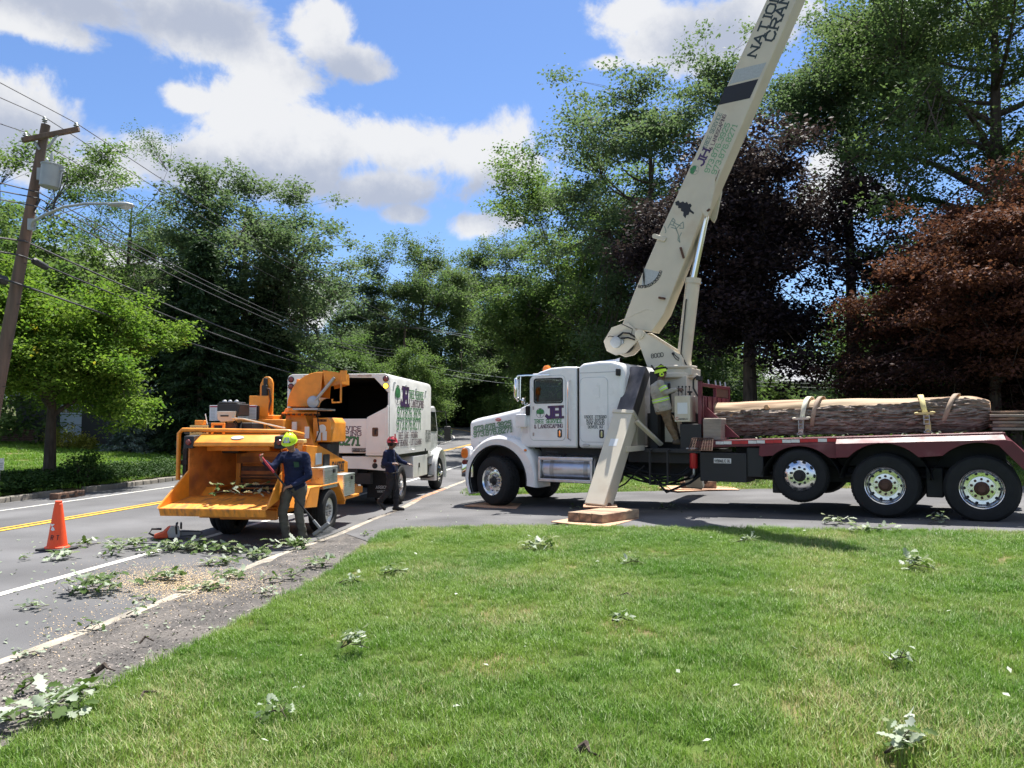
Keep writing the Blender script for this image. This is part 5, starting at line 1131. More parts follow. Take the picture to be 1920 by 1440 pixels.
# underside flange, lug, clamps, hoses
def bp(t, f, w):
    """point on the boom: t along from base to top of frame, f across from left to right edge"""
    k = t * 3; i = min(int(k), 2); a = Vector((bl[i][0], w, bl[i][1])).lerp(Vector((bl[i + 1][0], w, bl[i + 1][1])), k - i); b = Vector((br[i][0], w, br[i][1])).lerp(Vector((br[i + 1][0], w, br[i + 1][1])), k - i)
    return a.lerp(b, f)
mb = MB(); q = [S(1319, 402, .99), S(1314, 392, .99), S(1330, 352, .99), S(1340, 330, .99), S(1340, 350, .99), S(1330, 398, .99), S(1325, 408, .99)]
mb.prism(q, 1.0, 1.05, 'y'); mb.prism(q, 1.45, 1.5, 'y'); tb(mb, 'cylinder_lug', 'cream', boom, bevel=.008)
for (u0, v0), (u1, v1) in (((1276, 464), (1282, 484)), ((1235, 558), (1247, 560)), ((1326, 396), (1331, 392))):
    a, b = S(u0, v0, 1.0), S(u1, v1, 1.0); mb = MB(); mb.tube([(a[0], 1.0, a[1]), (b[0], 1.0, b[1])], .025, 6); tb(mb, 'clamp', 'hub', boom)
mb = MB(); a, b = S(1228, 443, 1.03), S(1248, 450, 1.03); d = Vector((b[0] - a[0], 0, b[1] - a[1])); mb.bar((a[0], 1.02, a[1]), (b[0], 1.02, b[1]), .03, .09, (0, 0, 1)); mb.disc((a[0], 1.0, a[1]), (0, -1, 0), .05); tb(mb, 'lug', 'cream', boom, bevel=.008)
# angle gauge: pale quarter dial, dark pendulum pointer and graduations
g0 = S(1207, 540, BW0); cen = S(1207, 503, BW0); Rg = math.hypot(g0[0] - cen[0], g0[1] - cen[1])
mb = MB(); pts = [(cen[0], BW0 - .003, cen[1])] + [(cen[0] + Rg * .9 * math.sin(R(a)), BW0 - .003, cen[1] - Rg * .9 * math.cos(R(a))) for a in range(-8, 80, 8)]; mb.poly(pts); tb(mb, 'gauge_dial', 'decal_grey', boom, recalc=False)
mb = MB()
for k in range(9):
    a = R(-12 + k * 11); c = Vector((cen[0] + Rg * math.sin(a), BW0 - .003, cen[1] - Rg * math.cos(a) - TO.z)); text(mb, '%d' % ((80 - 10 * k) if k < 9 else 0), c - Vector((math.cos(a), 0, math.sin(a))) * .04, (math.cos(a), 0, math.sin(a)), (-math.sin(a), 0, math.cos(a)), .055, .2, serif=False)
mb.build('graduations', M['ink'], boom, recalc=False)
mb = MB(); mb.prism([(cen[0], cen[1] + .02), (cen[0] + .025, cen[1] - Rg * .45), (cen[0] + .01, cen[1] - Rg * .9), (cen[0] - .02, cen[1] - Rg * .45)], BW0 - .02, BW0 - .004, 'y'); tb(mb, 'pointer', 'seam', boom)
# dark and grey bands, leaf mark, worn line sketch
def band(f0, pl, pr, name, m):
    mb = MB(); P = [S(*p, BW0 - .003) for p in (pl[0], pl[1], pr[1], pr[0])]; mb.poly([(a, BW0 - .003, b) for a, b in P]); tb(mb, name, m, boom, recalc=False)
band(0, ((1347, 197), (1360, 163)), ((1406, 184), (1422, 148)), 'dark_band', 'ink')
band(0, ((1367, 158), (1378, 131)), ((1424, 144), (1437, 117)), 'grey_band', 'decal_grey')
sil = [(0, 3), (2, 2.2), (3, 3.2), (5, 2.6), (6, 3.4), (7.4, 2.8), (8.2, 3.9), (9.5, 3.6), (10.4, 4.6), (9.4, 5.6), (9.8, 6.4), (11.8, 7.6), (11.5, 8.4), (9, 7.3), (8.4, 8.6), (7.0, 8.9), (6.4, 10.2), (5.0, 9.0), (5.2, 7.4), (3.6, 6.9), (3.6, 5.8), (1.8, 5.6), (1.9, 4.6), (.4, 4.4)]
mb = MB(); P = [S(1266 + x * 3.0, 366.5 + y * 4.2, BW0 - .003) for x, y in sil]; mb.poly([(a, BW0 - .004, b) for a, b in P]); tb(mb, 'leaf_mark', 'ink', boom, recalc=False)
mb = MB(); rnd = random.Random(9)
for pts in ([(1246, 424), (1249, 434), (1247, 437)], [(1252, 428), (1257, 418), (1262, 409), (1266, 414), (1262, 422)], [(1258, 426), (1268, 429), (1276, 420), (1281, 416), (1282, 428), (1274, 428)], [(1268, 430), (1272, 440), (1271, 450), (1275, 455), (1273, 446), (1278, 436)], [(1260, 414), (1268, 420), (1277, 424)], [(1256, 420), (1266, 424), (1270, 434)]):
    q = [S(u, v, BW0) for u, v in pts]
    for (a, b), (c, d) in zip(q, q[1:]):
        e = Vector((c - a, 0, d - b)); n_ = Vector((-e.z, 0, e.x)).normalized() * .008; A, C2 = Vector((a, BW0 - .003, b)), Vector((c, BW0 - .003, d)); mb.quad(A - n_, C2 - n_, C2 + n_, A + n_)
tb(mb, 'worn_sketch', 'ink_faded', boom, recalc=False)
def bt(s, p0, p1, hpx, fill, edge, wgt=.16):
    return wt(boom, s, p0, p1, BW0, hpx, fill, edge, wgt)
bt('NATIONAL', (1417, 106), (1485, -62), 16, 'ink_dark', None, .23); bt('CRANE', (1449, 77), (1494, -34), 17, 'ink_dark', None, .23)
bt('TREE SERVICE', (1324, 279), (1354, 213), 7.5, 'ink_faded', None, .2); bt('& LANDSCAPING', (1335, 281), (1362, 216), 6.5, 'ink_plum', None, .18)
bt('JH', (1317, 311), (1331, 283), 14, 'ink_purple', None, .26); bt('973.876.3925', (1329, 324), (1369, 233), 9.5, 'ink_greenlt', None, .2); bt('973.876.8271', (1342, 327), (1382, 237), 9.5, 'ink_greenlt', None, .2)
c = S(1302, 319, BW0); tree_logo(boom, (c[0], BW0, c[1] - TO.z), bx, by, .095, M['ink_green'], M['ink_faded'])
# reinforcing edge line on the lower boom
mb = MB(); P = [(1160, 603), (1213, 580), (1226, 584)]; q = [S(u, v, BW0) for u, v in P]
mb.tube([(a, BW0 - .002, b) for a, b in q], .006, 4); tb(mb, 'weld', 'cream', boom)
q = [S(1325, 385, BW0), S(1349, 318, BW0)]; mb = MB(); mb.tube([(a, BW0 - .002, b) for a, b in q], .006, 4); tb(mb, 'flange_line', 'hub', boom)
# winch on the boom foot
oc = [S(*p, .99) for p in ((1146, 614), (1131, 640), (1137, 658), (1154, 666), (1172, 662), (1196, 638), (1196, 622), (1176, 604))]
mb = MB(); mb.prism(oc, 1.0, 1.03, 'y'); mb.prism(oc, 1.47, 1.5, 'y'); wn = tb(mb, 'winch', 'cream', bevel=.006)
s0, z0 = S(1158, 642, 1.2); mb = MB(); mb.lathe([(.22, 0), (.22, .03), (.16, .03), (.16, .40), (.22, .40), (.22, .43)], (s0 + .06, 1.03, z0), (0, 1, 0), 24, True); tb(mb, 'drum', 'black', wn, smooth=30)
mb = MB()
s1, z1 = S(1156, 642, .98); mb.lathe([(.12, 0), (.12, -.08), (.07, -.1), (.001, -.1)], (s1, 1.0, z1), (0, 1, 0), 14); mb.box(s1 - .14, s1 + .16, .96, 1.0, z1 - .04, z1 + .05); tb(mb, 'winch_motor', 'decal_grey', wn, bevel=.01)
mb = MB(); H = lambda *p: [(S(u, v, .95)[0], .95, S(u, v, .95)[1]) for u, v in p]
mb.tube(H((1154, 640), (1160, 630), (1168, 624), (1180, 625), (1191, 632)), .02, 6); mb.tube(H((1165, 634), (1178, 633), (1190, 637)), .018, 6); mb.tube(H((1140, 632), (1143, 630), (1158, 633), (1172, 635)), .009, 5); mb.tube(H((1165, 607), (1186, 617), (1183, 630)), .009, 5); tb(mb, 'winch_hose', 'rubber', wn, smooth=True)
# lift cylinder between turret and boom
def cyl(p0, p1, w, r, name, m, parent):
    a, b = S(*p0, w), S(*p1, w); mb = MB(); mb.tube([(a[0], w, a[1]), (b[0], w, b[1])], r, 18); return tb(mb, name, m, parent, smooth=50)
lc = cyl((1281, 683), (1299, 530), 1.25, .145, 'lift_cylinder', 'cream', None)
a, b = S(1299, 532, 1.25), S(1300, 522, 1.25); mb = MB(); mb.tube([(a[0], 1.25, a[1]), (b[0], 1.25, b[1])], .16, 18); tb(mb, 'gland', 'cream', lc, smooth=50)
cyl((1299, 526), (1323, 405), 1.25, .075, 'rod', 'chrome', lc)
a, b = S(1288, 690, 1.1), S(1296, 560, 1.1); mb = MB(); mb.tube([(a[0] + .02, 1.09, a[1]), (a[0] - .12, 1.09, a[1] + .3), (b[0] - .1, 1.09, b[1])], .014, 5); tb(mb, 'cylinder_hose', 'black', lc)
# outriggers: black inner leg, cream sleeve, foot and brace, on both sides
def outrigger(near):
    def fl(w): return w if near else 2.46 - w
    T = Vector((3.12, .62, 2.97)); B = Vector((2.96, -1.02, .43)); d = (B - T).normalized(); K = T + d * ((T - B).length * .36)
    if not near: B = Vector((3.3, -.95, .62)); T = Vector((3.42, .62, 2.5)); d = (B - T).normalized(); K = T + d * ((T - B).length * .36)
    F = lambda p: Vector((p.x, fl(p.y), p.z))
    mb = MB(); mb.bar(F(T), F(B - d * .15), .36, .30, (1, 0, 0)) if False else mb.bar(F(T), F(B - d * .15), .27, .34, (1, 0, 0)); o = tb(mb, 'outrigger', 'steel_leg', bevel=.012)
    mb = MB(); mb.bar(F(K), F(B + d * .06), .33, .40, (1, 0, 0)); tb(mb, 'sleeve', 'cream', o, bevel=.014)
    mb = MB(); mb.bar(F(K - d * .03), F(K + d * .05), .37, .44, (1, 0, 0)); tb(mb, 'collar', 'cream', o, bevel=.01)
    mb = MB(); mb.bar(F(B - d * .08), F(B + d * .14), .24, .28, (1, 0, 0)); tb(mb, 'foot', 'black', o, bevel=.01)
    n = Vector((1, 0, 0)); mb = MB(); c = F(B + d * .0) + n * .2; mb.lathe([(.06, 0), (.06, .03), (.03, .04), (.03, .06), (.001, .06)], c, (1, 0, 0), 14); tb(mb, 'pin', 'hub', o, smooth=30)
    if near:
        k = K + d * .12; mb = MB(); mb.bar(F(k) + n * .24, Vector((3.62, .42, 1.5)), .05, .09, (1, 0, 0)); mb.bar(F(K + d * .75) + n * .2, Vector((3.3, .3, 1.44)), .06, .1); tb(mb, 'brace', 'cream', o, bevel=.006)
        mb = MB(); c = F(K + d * .95); s_ = Vector((0, -1, 0)); P = [F(K + d * t) for t in (.62, .78)]
        nrm = (Vector((0, -d.z, d.y))).normalized() * (-1 if Vector((0, -d.z, d.y)).y > 0 else 1)
        e = Vector((1, 0, 0)); q = .167; mb.quad(*[p + nrm * q + e * x for p, x in ((P[0], -.08), (P[1], -.08), (P[1], .08), (P[0], .08))]); tb(mb, 'decal', 'paper', o, recalc=False)
outrigger(True); outrigger(False)
# ------------------------------------------------------------------ chip truck; local axes: s forward, w to its left, z up
KO = Vector((-2.62, 18.5, 0.0)); KO.z = zg(KO.x - .3, KO.y); KA = math.atan2(.9926, .1218); KE = Vector((math.cos(KA), math.sin(KA), 0)); KN = Vector((-KE.y, KE.x, 0))
chip = thing('chip_truck', 'white chip box truck with open rear parked against the kerb', 'truck', KO, KA)
def KS(u, v, w=None, s=None, O=None):
    """point on the truck seen at a pixel: on the plane of a given w (gives s, z) or of a given s (gives w, z)"""
    O = O or KO; d = pix_dir(u, v); ax = KN if w is not None else KE; t = (O.dot(ax) + (w if w is not None else s)) / d.dot(ax); q = d * t
    return (q - O).dot(KE if w is not None else KN), CZ + q.z
def kb(mb, name, m, parent=None, **k):
    mb.xform(Matrix.Translation((0, 0, -KO.z))); return mb.build(name, M[m] if isinstance(m, str) else m, parent or chip, **k)
RS = -1.15
# body shell: floor, sides, front, roof with rounded edges; open at the rear
def shell(s): return [Vector((s, w, z)) for w, z in ((0.0, 1.2), (0.0, 2.93), (.03, 3.01), (.11, 3.05), (2.30, 3.05), (2.38, 3.01), (2.41, 2.93), (2.41, 1.2))]
def inner(s): return [Vector((s, w, z)) for w, z in ((.06, 1.26), (.06, 2.9), (.09, 2.95), (.14, 2.98), (2.27, 2.98), (2.32, 2.95), (2.35, 2.9), (2.35, 1.26))]
mb = MB(); A, B = shell(RS), shell(2.95); mb.loft([A, B], True, False); mb.poly(B); body = kb(mb, 'body', 'white2', smooth=35, recalc=False)
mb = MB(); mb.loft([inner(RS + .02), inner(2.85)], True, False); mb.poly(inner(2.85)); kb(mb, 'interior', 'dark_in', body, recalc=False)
# rear frame with clipped corners round the opening, lower gate and side locker
O_ = [KS(*p, s=RS) for p in ((569, 707), (703, 709), (728, 736), (728, 763), (694, 785.5), (640, 785), (546, 783), (543, 783), (543, 728))]
O_[6] = (2.30, 2.03); O_[7] = (2.34, 2.05); O_[8] = (2.34, 2.74); O_[0] = (2.05, 2.98); O_[1] = (.36, 2.955)
outer = [(2.41, 2.93), (2.38, 3.01), (2.30, 3.05), (.11, 3.05), (.03, 3.01), (0, 2.93), (0, 2.0), (0, 1.2), (1.2, 1.2), (2.41, 1.2), (2.41, 2.0)]
mb = MB()
top = [(2.41, 2.93), (2.38, 3.01), (2.30, 3.05), (.11, 3.05), (.03, 3.01), (0, 2.93), (0, O_[2][1]), O_[2], O_[1], O_[0], O_[8], (2.41, O_[8][1])]
mb.prism([(a, b) for a, b in top], RS - .03, RS + .05, 'x')
mb.prism([(2.41, O_[8][1] - .002), O_[8], O_[7], (2.41, O_[7][1])], RS - .03, RS + .05, 'x'); mb.prism([(0, O_[2][1] - .002), O_[2], O_[3], (0, O_[3][1])], RS - .03, RS + .05, 'x')
kb(mb, 'rear_frame', 'white2', bevel=.012)
mb = MB(); mb.prism([(2.41, 1.25), (2.41, 2.03), (.46, 2.03), (.46, 1.25)], RS - .05, RS - .01, 'x'); gate = kb(mb, 'rear_gate', 'white2', bevel=.012)
mb = MB(); mb.prism([(.0, 1.20), (.0, O_[3][1] - .005), (.02, O_[3][1] + .05), (.05, O_[3][1] - .01), (.50, 2.06), (.52, 1.20)], RS - .10, RS - .035, 'x'); lk = kb(mb, 'locker_frame', 'white2', bevel=.012)
mb = MB(); mb.prism([(.06, 1.26), (.06, O_[3][1] - .10), (.46, 2.0), (.46, 1.26)], RS - .112, RS - .08, 'x'); lkd = kb(mb, 'locker_door', 'white2', lk, bevel=.006)
w0, z0 = KS(703.5, 810, s=RS - .11); mb = MB(); mb.prism(rrect(w0 - .07, w0 + .07, z0 - .10, z0 + .10, .03), RS - .122, RS - .108, 'x'); hd = kb(mb, 'latch', 'rust', lk, bevel=.006); mb = MB(); mb.box(RS - .135, RS - .12, w0 - .025, w0 + .01, z0 - .06, z0 + .05); mb.box(RS - .135, RS - .12, w0 - .045, w0 + .01, z0 + .03, z0 + .06); kb(mb, 'latch_bar', 'seam', lk)
# top rail and lamps
mb = MB(); mb.box(RS - .045, RS - .03, .42, 2.02, 2.985, 3.035); kb(mb, 'top_rail', mat('dirty_rail', (.55, .50, .46), .6, var=.2, scale=5, col2=(.38, .30, .26), mixscale=4), body)
def lamp(w, z, r, m, name='tail_lamp', s=RS - .03):
    mb = MB(); mb.lathe([(r + .012, 0), (r + .012, -.012), (r, -.014)], (s, w, z), (1, 0, 0), 18); o = kb(mb, name, 'rubber', smooth=30)
    mb = MB(); mb.lathe([(r, -.012), (r * .8, -.03), (.001, -.034)], (s, w, z), (1, 0, 0), 18); kb(mb, 'lens', m, o, smooth=True); return o
lamp(.085, 2.93, .058, 'lens_red'); lamp(.085, 2.77, .058, 'lens_lit'); lamp(2.32, 2.93, .058, 'lens_red'); lamp(2.32, 2.77, .058, 'lens_red')
for u in (617, 636, 652): w_, z_ = KS(u, 703, s=RS - .04); lamp(w_, 3.01, .03, 'hub', 'marker_lamp', RS - .045)
# rear lettering, maker's plate
def kt(parent, s, p0, p1, s_, hpx, fill, edge, weight=.18, **k):
    (w0, z0), (w1, z1) = KS(*p0, s=s_), KS(*p1, s=s_); o = Vector((s_, w0, z0 - KO.z)); x = Vector((0, w1 - w0, z1 - z0)); y = Vector((0, 0, 1)); h = hpx / FPX * (KO + KE * s_ + KN * w0).y
    if edge: return text2(parent, s, o, x, y, h, M[fill], M[edge], weight, width=x.length, **k)
    mb = MB(); text(mb, s, o, x, y, h, weight, width=x.length, **k); return mb.build('lettering', M[fill], parent, recalc=False)
G_ = RS - .052
kt(gate, 'TREE SERVICE', (586, 806), (677, 807.5), G_, 7.5, 'ink_plum', None, .2); kt(gate, '& LANDSCAPING', (566, 815), (677, 817), G_, 7.5, 'ink_plum', None, .2)
kt(gate, '973.876.8271', (566, 831), (671, 834.5), G_, 14, 'ink_green', 'ink_dark', .2)
(wa, za), (wb, zb2) = KS(660, 840, s=G_), KS(688, 848, s=G_); mb = MB(); mb.box(G_ - .012, G_, wb, wa, zb2, za); pl = kb(mb, 'maker_plate', 'hub', gate, bevel=.004); mb = MB(); mb.box(G_ - .015, G_ - .01, wb + .015, wa - .015, zb2 + .015, za - .015); kb(mb, 'plate_face', 'decal_grey', gate)
kt(gate, 'ARBORTECH', (662, 846.3), (686, 847), G_ - .017, 4.2, 'ink', None, .22, serif=False)
# lower rear: white apron with lamps, dark hitch area, flaps
mb = MB(); mb.prism([(.02, 1.18), (1.10, 1.18), (1.10, .90), (.72, .90), (.10, .86)], RS + .0, RS + .05, 'x'); ap = kb(mb, 'rear_apron', 'white2', bevel=.008)
lamp(.33, 1.08, .028, 'lens_red', 'tail_lamp', RS - .0)
for w in (.33, .13): lamp(w, .97, .05, 'black', 'tail_lamp', RS - .0)
mb = MB(); mb.box(RS + .02, 2.9, .75, 1.65, .75, 1.2); mb.box(RS + .05, RS + .25, .45, 2.0, .55, .8); mb.box(RS - .25, RS + .1, 1.1, 1.3, .5, .62); mb.box(-.7, 2.9, .06, 2.35, 1.10, 1.2); kb(mb, 'chassis', 'black', bevel=.01)
mb = MB(); mb.box(-.78, -.755, .06, .62, .22, .95); fl = kb(mb, 'mud_flap', 'rubber')
kt(fl, 'ARBOR', (705, 916), (727, 916), -.785, 5, 'decal_grey', None, .16); kt(fl, '1.800.255', (707, 923), (727, 923), -.785, 3.2, 'decal_grey', None, .18)
mb = MB(); mb.box(-.78, -.755, 1.8, 2.35, .22, .95); kb(mb, 'mud_flap', 'rubber')
# side lettering on the right face
def ks(s, p0, p1, hm, fill, edge, weight=.18, **k):
    (s0, z0), (s1, z1) = KS(*p0, w=-.003), KS(*p1, w=-.003); o = Vector((s0, -.003, z0 - KO.z)); x = Vector((s1 - s0, 0, 0)); y = Vector((0, 0, 1))
    if edge: return text2(body, s, o, x, y, hm, M[fill], M[edge], weight, width=x.length, **k)
    mb = MB(); text(mb, s, o, x, y, hm, weight, width=x.length, **k); return mb.build('lettering', M[fill], body, recalc=False)
c = KS(745.5, 741, w=0); tree_logo(body, (c[0], -.003, c[1] - KO.z), (1, 0, 0), (0, 0, 1), .24, M['ink_green'], M['ink_dark'])
ks('JH', (752, 759), (764, 758), .40, 'ink_purple', 'ink_plum', .24); ks('TREE SERVICE', (767, 746), (794, 748), .19, 'ink_green', None, .17); ks('& LANDSCAPING', (767, 762), (794, 764), .17, 'ink_plum', None, .16)
ks('973.876.3925', (745, 784), (789, 786), .26, 'ink_green', None, .145); ks('973.876.8271', (744, 805), (788, 806), .26, 'ink_green', None, .145)
ks('TREE CARE - PRUNING', (747, 822), (783, 822), .13, 'ink_plum', None, .15); ks('STUMP REMOVAL - LOT CLEARING', (738, 837), (790, 835), .13, 'ink_plum', None, .15)
for k, tx in enumerate(('USDOT 3715060', 'NJTC 831715', 'GVW 33,000', 'DOVER, NJ')): ks(tx, (798, 810.5 + k * 6), (807, 810 + k * 6), .055, 'ink_dark', None, .22)
for u, v in ((739, 718), (761, 724), (780, 730), (798, 734)): a, b = KS(u, v, w=0); mb = MB(); mb.box(a - .05, a + .05, -.02, 0, b - .02, b + .02); kb(mb, 'marker_lamp', 'decal_grey', body)
mb = MB(); a, b = KS(770, 843, w=0); mb.tube([(a - .1, -.01, b), (a - .1, -.05, b), (a + .2, -.05, b), (a + .2, -.01, b)], .012, 5); kb(mb, 'grab_handle', 'paper', body); mb = MB(); a, b = KS(797, 845, w=0); mb.box(a - .03, a + .03, -.02, 0, b - .06, b + .06); kb(mb, 'latch', 'black', body)
# tool box between the wheels, cab, fender
(a0, z1), (a1, z0) = (1.05, 1.16), KS(799, 890, w=.02); mb = MB(); mb.box(a0, 2.62, .01, .6, z0, 1.10); tbx = kb(mb, 'tool_box', 'white2', bevel=.015); mb = MB(); a, b = KS(786, 872, w=0); mb.box(a - .03, a + .04, -.01, .01, b - .06, b + .06); kb(mb, 'latch', 'black', tbx)
prof = [(3.0, 1.0), (3.0, 2.25), (3.08, 2.42), (3.95, 2.45), (4.12, 2.38), (4.42, 1.72), (4.42, 1.0)]
mb = MB(); mb.prism(prof, .12, 2.29, 'y'); kc = kb(mb, 'cab', 'white', bevel=.05, seg=3)
mb = MB(); mb.prism([(3.2, 1.72), (3.2, 2.28), (3.95, 2.28), (4.22, 1.72)], .10, .125, 'y'); kb(mb, 'window', 'glass', kc, bevel=.01)
mb = MB(); mb.prism(rrect(3.12, 4.2, 1.06, 1.66, .08), .108, .122, 'y'); kb(mb, 'door', 'white', kc, bevel=.006)
mb = MB(); mb.prism([(4.40, 1.0), (4.40, 1.72), (4.9, 1.66), (5.5, 1.50), (5.62, 1.40), (5.64, .8), (4.4, .8)], .42, 1.99, 'y'); kb(mb, 'hood', 'white', bevel=.08, seg=3)
for side in (0, 1):
    secs = []
    for k in range(19):
        a = R(195 - k * 210 / 18); ro, ri = .70, .60; q = []
        for w, rr in ((.0, ri), (-.02, ro - .05), (.03, ro), (.45, ro - .02), (.45, ri)): q.append(Vector((4.33 + rr * math.cos(a) * 1.05, w if not side else 2.41 - w, .50 + rr * math.sin(a) * 1.05)))
        secs.append(q)
    mb = MB(); mb.loft(secs); kb(mb, 'fender', 'white', smooth=40)
mb = MB(); mb.box(3.05, 3.75, .05, .35, .42, .48); mb.box(3.1, 3.7, .12, .4, .75, .80); mb.box(3.05, 3.12, .1, .3, .45, 1.0); mb.box(2.9, 5.0, .7, 1.7, .55, 1.0); mb.box(3.1, 3.9, .2, .6, .55, .75); kb(mb, 'cab_step', 'black', bevel=.01)
a, b = KS(838, 812, w=-.2); mb = MB(); mb.box(a - .06, a + .02, -.32, -.12, b - .22, b + .2); mr = kb(mb, 'mirror', 'black', bevel=.03); mb = MB(); mb.tube([(4.35, .12, 1.6), (a, -.1, b - .16), (a - .02, -.2, b - .16)], .016, 6); mb.tube([(4.1, .12, 2.3), (a, -.15, 2.3), (a - .02, -.2, b + .15)], .013, 6); kb(mb, 'mirror_arm', 'black', mr, smooth=True)
krt = tyre_mesh('tyre', .46, .25, 46); krs = rim_mesh('rim', .29, 'steel'); krf = rim_mesh('rim', .28, 'polished'); kh = hub_mesh('hub', .08, .03, -.06, M['alu'])
def kwheel(s, w, r_, h, flip=False, dz_=0.0):
    e = empty('wheel', chip, (s, w, .46 + dz_), (0, 0, math.pi if flip else 0)); link('tyre', krt, e)
    if r_: link('rim', r_, e)
    if h: link('hub', h, e)
khd = hub_mesh('hub', .085, .04, .0, M['white2'])
kwheel(0.0, .03, krs, khd); kwheel(0.0, .33, None, None); kwheel(0.0, 2.38, krs, khd, True); kwheel(0, 2.08, None, None, True)
kwheel(4.33, .05, krf, kh, dz_=.02); kwheel(4.33, 2.36, krf, kh, True, .02)
# ------------------------------------------------------------------ wood chipper; local axes as the chip truck
CO_ = Vector((-3.2, 13.25, 0.0)); CO_.z = zg(-4.2, 13.25) - .01
chp = thing('wood_chipper', 'orange trailer wood chipper with open infeed tray and curved chute', 'wood chipper', CO_, KA)
def cb(mb, name, m, parent=None, **k):
    mb.xform(Matrix.Translation((0, 0, -CO_.z))); return mb.build(name, M[m] if isinstance(m, str) else m, parent or chp, **k)
def C(u, v, w=None, s=None): return KS(u, v, w, s, CO_)
# infeed tray and hopper walls
LS, MS, FS = -1.80, -1.08, -.08     # lip, hood edge, feed wheel
lipL, lipR = C(297, 956, s=LS), C(497, 966, s=LS); lz = .60
w_l, w_r = lipL[0], lipR[0]
ml, mr_ = C(356, 845, s=MS)[0], C(527, 850, s=MS)[0]
fl_, fr_ = C(453, 866, s=FS)[0], C(521, 866, s=FS)[0]
mb = MB()
T0 = [Vector((LS, w_l, lz)), Vector((LS, w_r, lz))]; T1 = [Vector((MS, ml, lz + .13)), Vector((MS, mr_, lz + .13))]; T2 = [Vector((FS, fl_ + .1, .73)), Vector((FS, fr_ - .05, .73))]
def slab(P, th=.02):
    mb.add([*P, *[p - Vector((0, 0, th)) for p in P]], [(0, 1, 2, 3), (7, 6, 5, 4), (0, 4, 5, 1), (1, 5, 6, 2), (2, 6, 7, 3), (3, 7, 4, 0)])
slab([T0[0] + Vector((0, 0, .02)), T0[1] + Vector((0, 0, .02)), T1[1], T1[0]]); slab([T1[0], T1[1], T2[1], T2[0]])
mb.add([T0[0] + Vector((0, 0, .02)), T0[1] + Vector((0, 0, .02)), T0[1] + Vector((.05, 0, -.10)), T0[0] + Vector((.05, 0, -.10))], [(0, 1, 2, 3)])
tray = cb(mb, 'infeed_tray', 'orange_tray')
mb = MB()
hz_l, hz_r = 1.58, 1.58
Lt, Rt = Vector((MS, ml, hz_l)), Vector((MS, mr_, hz_r))
def wallq(a, b, c, d, off):
    P = [a, b, c, d]; mb.add(P + [p + Vector((0, off, 0)) for p in P], [(0, 1, 2, 3), (7, 6, 5, 4), (0, 4, 5, 1), (1, 5, 6, 2), (2, 6, 7, 3), (3, 7, 4, 0)])
wallq(T0[0] + Vector((.0, 0, .02)), T1[0], T1[0] + Vector((0, 0, .42)), T0[0] + Vector((.04, 0, .06)), .025)        # tray cheeks
def wallq_(q):
    global mb
    o = mb; mb = q; wallq(T0[1] + Vector((.0, 0, .02)), T1[1], T1[1] + Vector((0, 0, .42)), T0[1] + Vector((.04, 0, .06)), -.025); mb = o
mb2 = MB(); wallq_(mb2); cb(mb2, 'tray_side', 'orange'); cb(mb, 'tray_side', 'orange')
mb = MB()
wallq(T1[0], T2[0], Vector((FS, fl_ + .1, 1.42)), Lt, .025); wallq(T1[1], T2[1], Vector((FS, fr_ - .05, 1.42)), Rt, -.025)
mb.add([Lt, Rt, Vector((FS, fr_ - .05, 1.42)), Vector((FS, fl_ + .1, 1.42))], [(0, 1, 2, 3)])
mb.add([Vector((FS + .02, fl_ + .1, 1.42)), Vector((FS + .02, fr_ - .05, 1.42)), Vector((FS + .02, fr_ - .05, 1.22)), Vector((FS + .02, fl_ + .1, 1.22))], [(0, 1, 2, 3)])
hop = cb(mb, 'hopper', 'orange_worn', recalc=False)
# slanting hood rim with dark lamp boxes in its corners
rl, rr_ = C(349, 822, s=MS)[0] + .02, C(533, 836, s=MS)[0] - .02
mb = MB(); mb.prism([(MS - .05, 1.545), (MS - .02, 1.53), (MS + .24, 1.70), (MS + .26, 1.73), (MS + .22, 1.735), (MS - .03, 1.60)], rl - .17, rr_ + .17, 'y'); hood_r = cb(mb, 'hood_rim', 'orange', bevel=.008)
for w0, w1, nm in ((rl, rl - .17, 'l'), (rr_ + .17, rr_, 'r')):
    mb = MB(); mb.prism([(MS - .05, 1.50), (MS + .26, 1.55), (MS + .26, 1.72), (MS - .03, 1.70)], w1, w0, 'y'); lb = cb(mb, 'lamp_box', 'black', bevel=.01)
    mb = MB(); mb.lathe([(.05, 0), (.04, -.02), (.001, -.022)], (MS - .045, (w0 + w1) / 2, 1.60), (1, 0, 0), 14); cb(mb, 'tail_lamp', 'lens_red', lb)
mb = MB(); w_, z_ = C(440, 829, s=MS); mb.lathe([(.09, 0), (.085, -.006), (.001, -.007)], (0, 0, 0), (0, 0, -1), 18); mb.xform(Matrix.Translation((MS + .09, w_, 1.672)) @ Matrix.Rotation(-.45, 4, 'Y') @ Matrix.Diagonal((.7, 1.2, 1, 1))); cb(mb, 'decal', 'decal_grey', hood_r)
mb = MB(); w_, z_ = C(367, 850, s=MS + .2); mb.box(MS + .19, MS + .2, w_ - .06, w_ + .06, z_ - .03, z_ + .03); cb(mb, 'decal', 'decal_grey', hop)
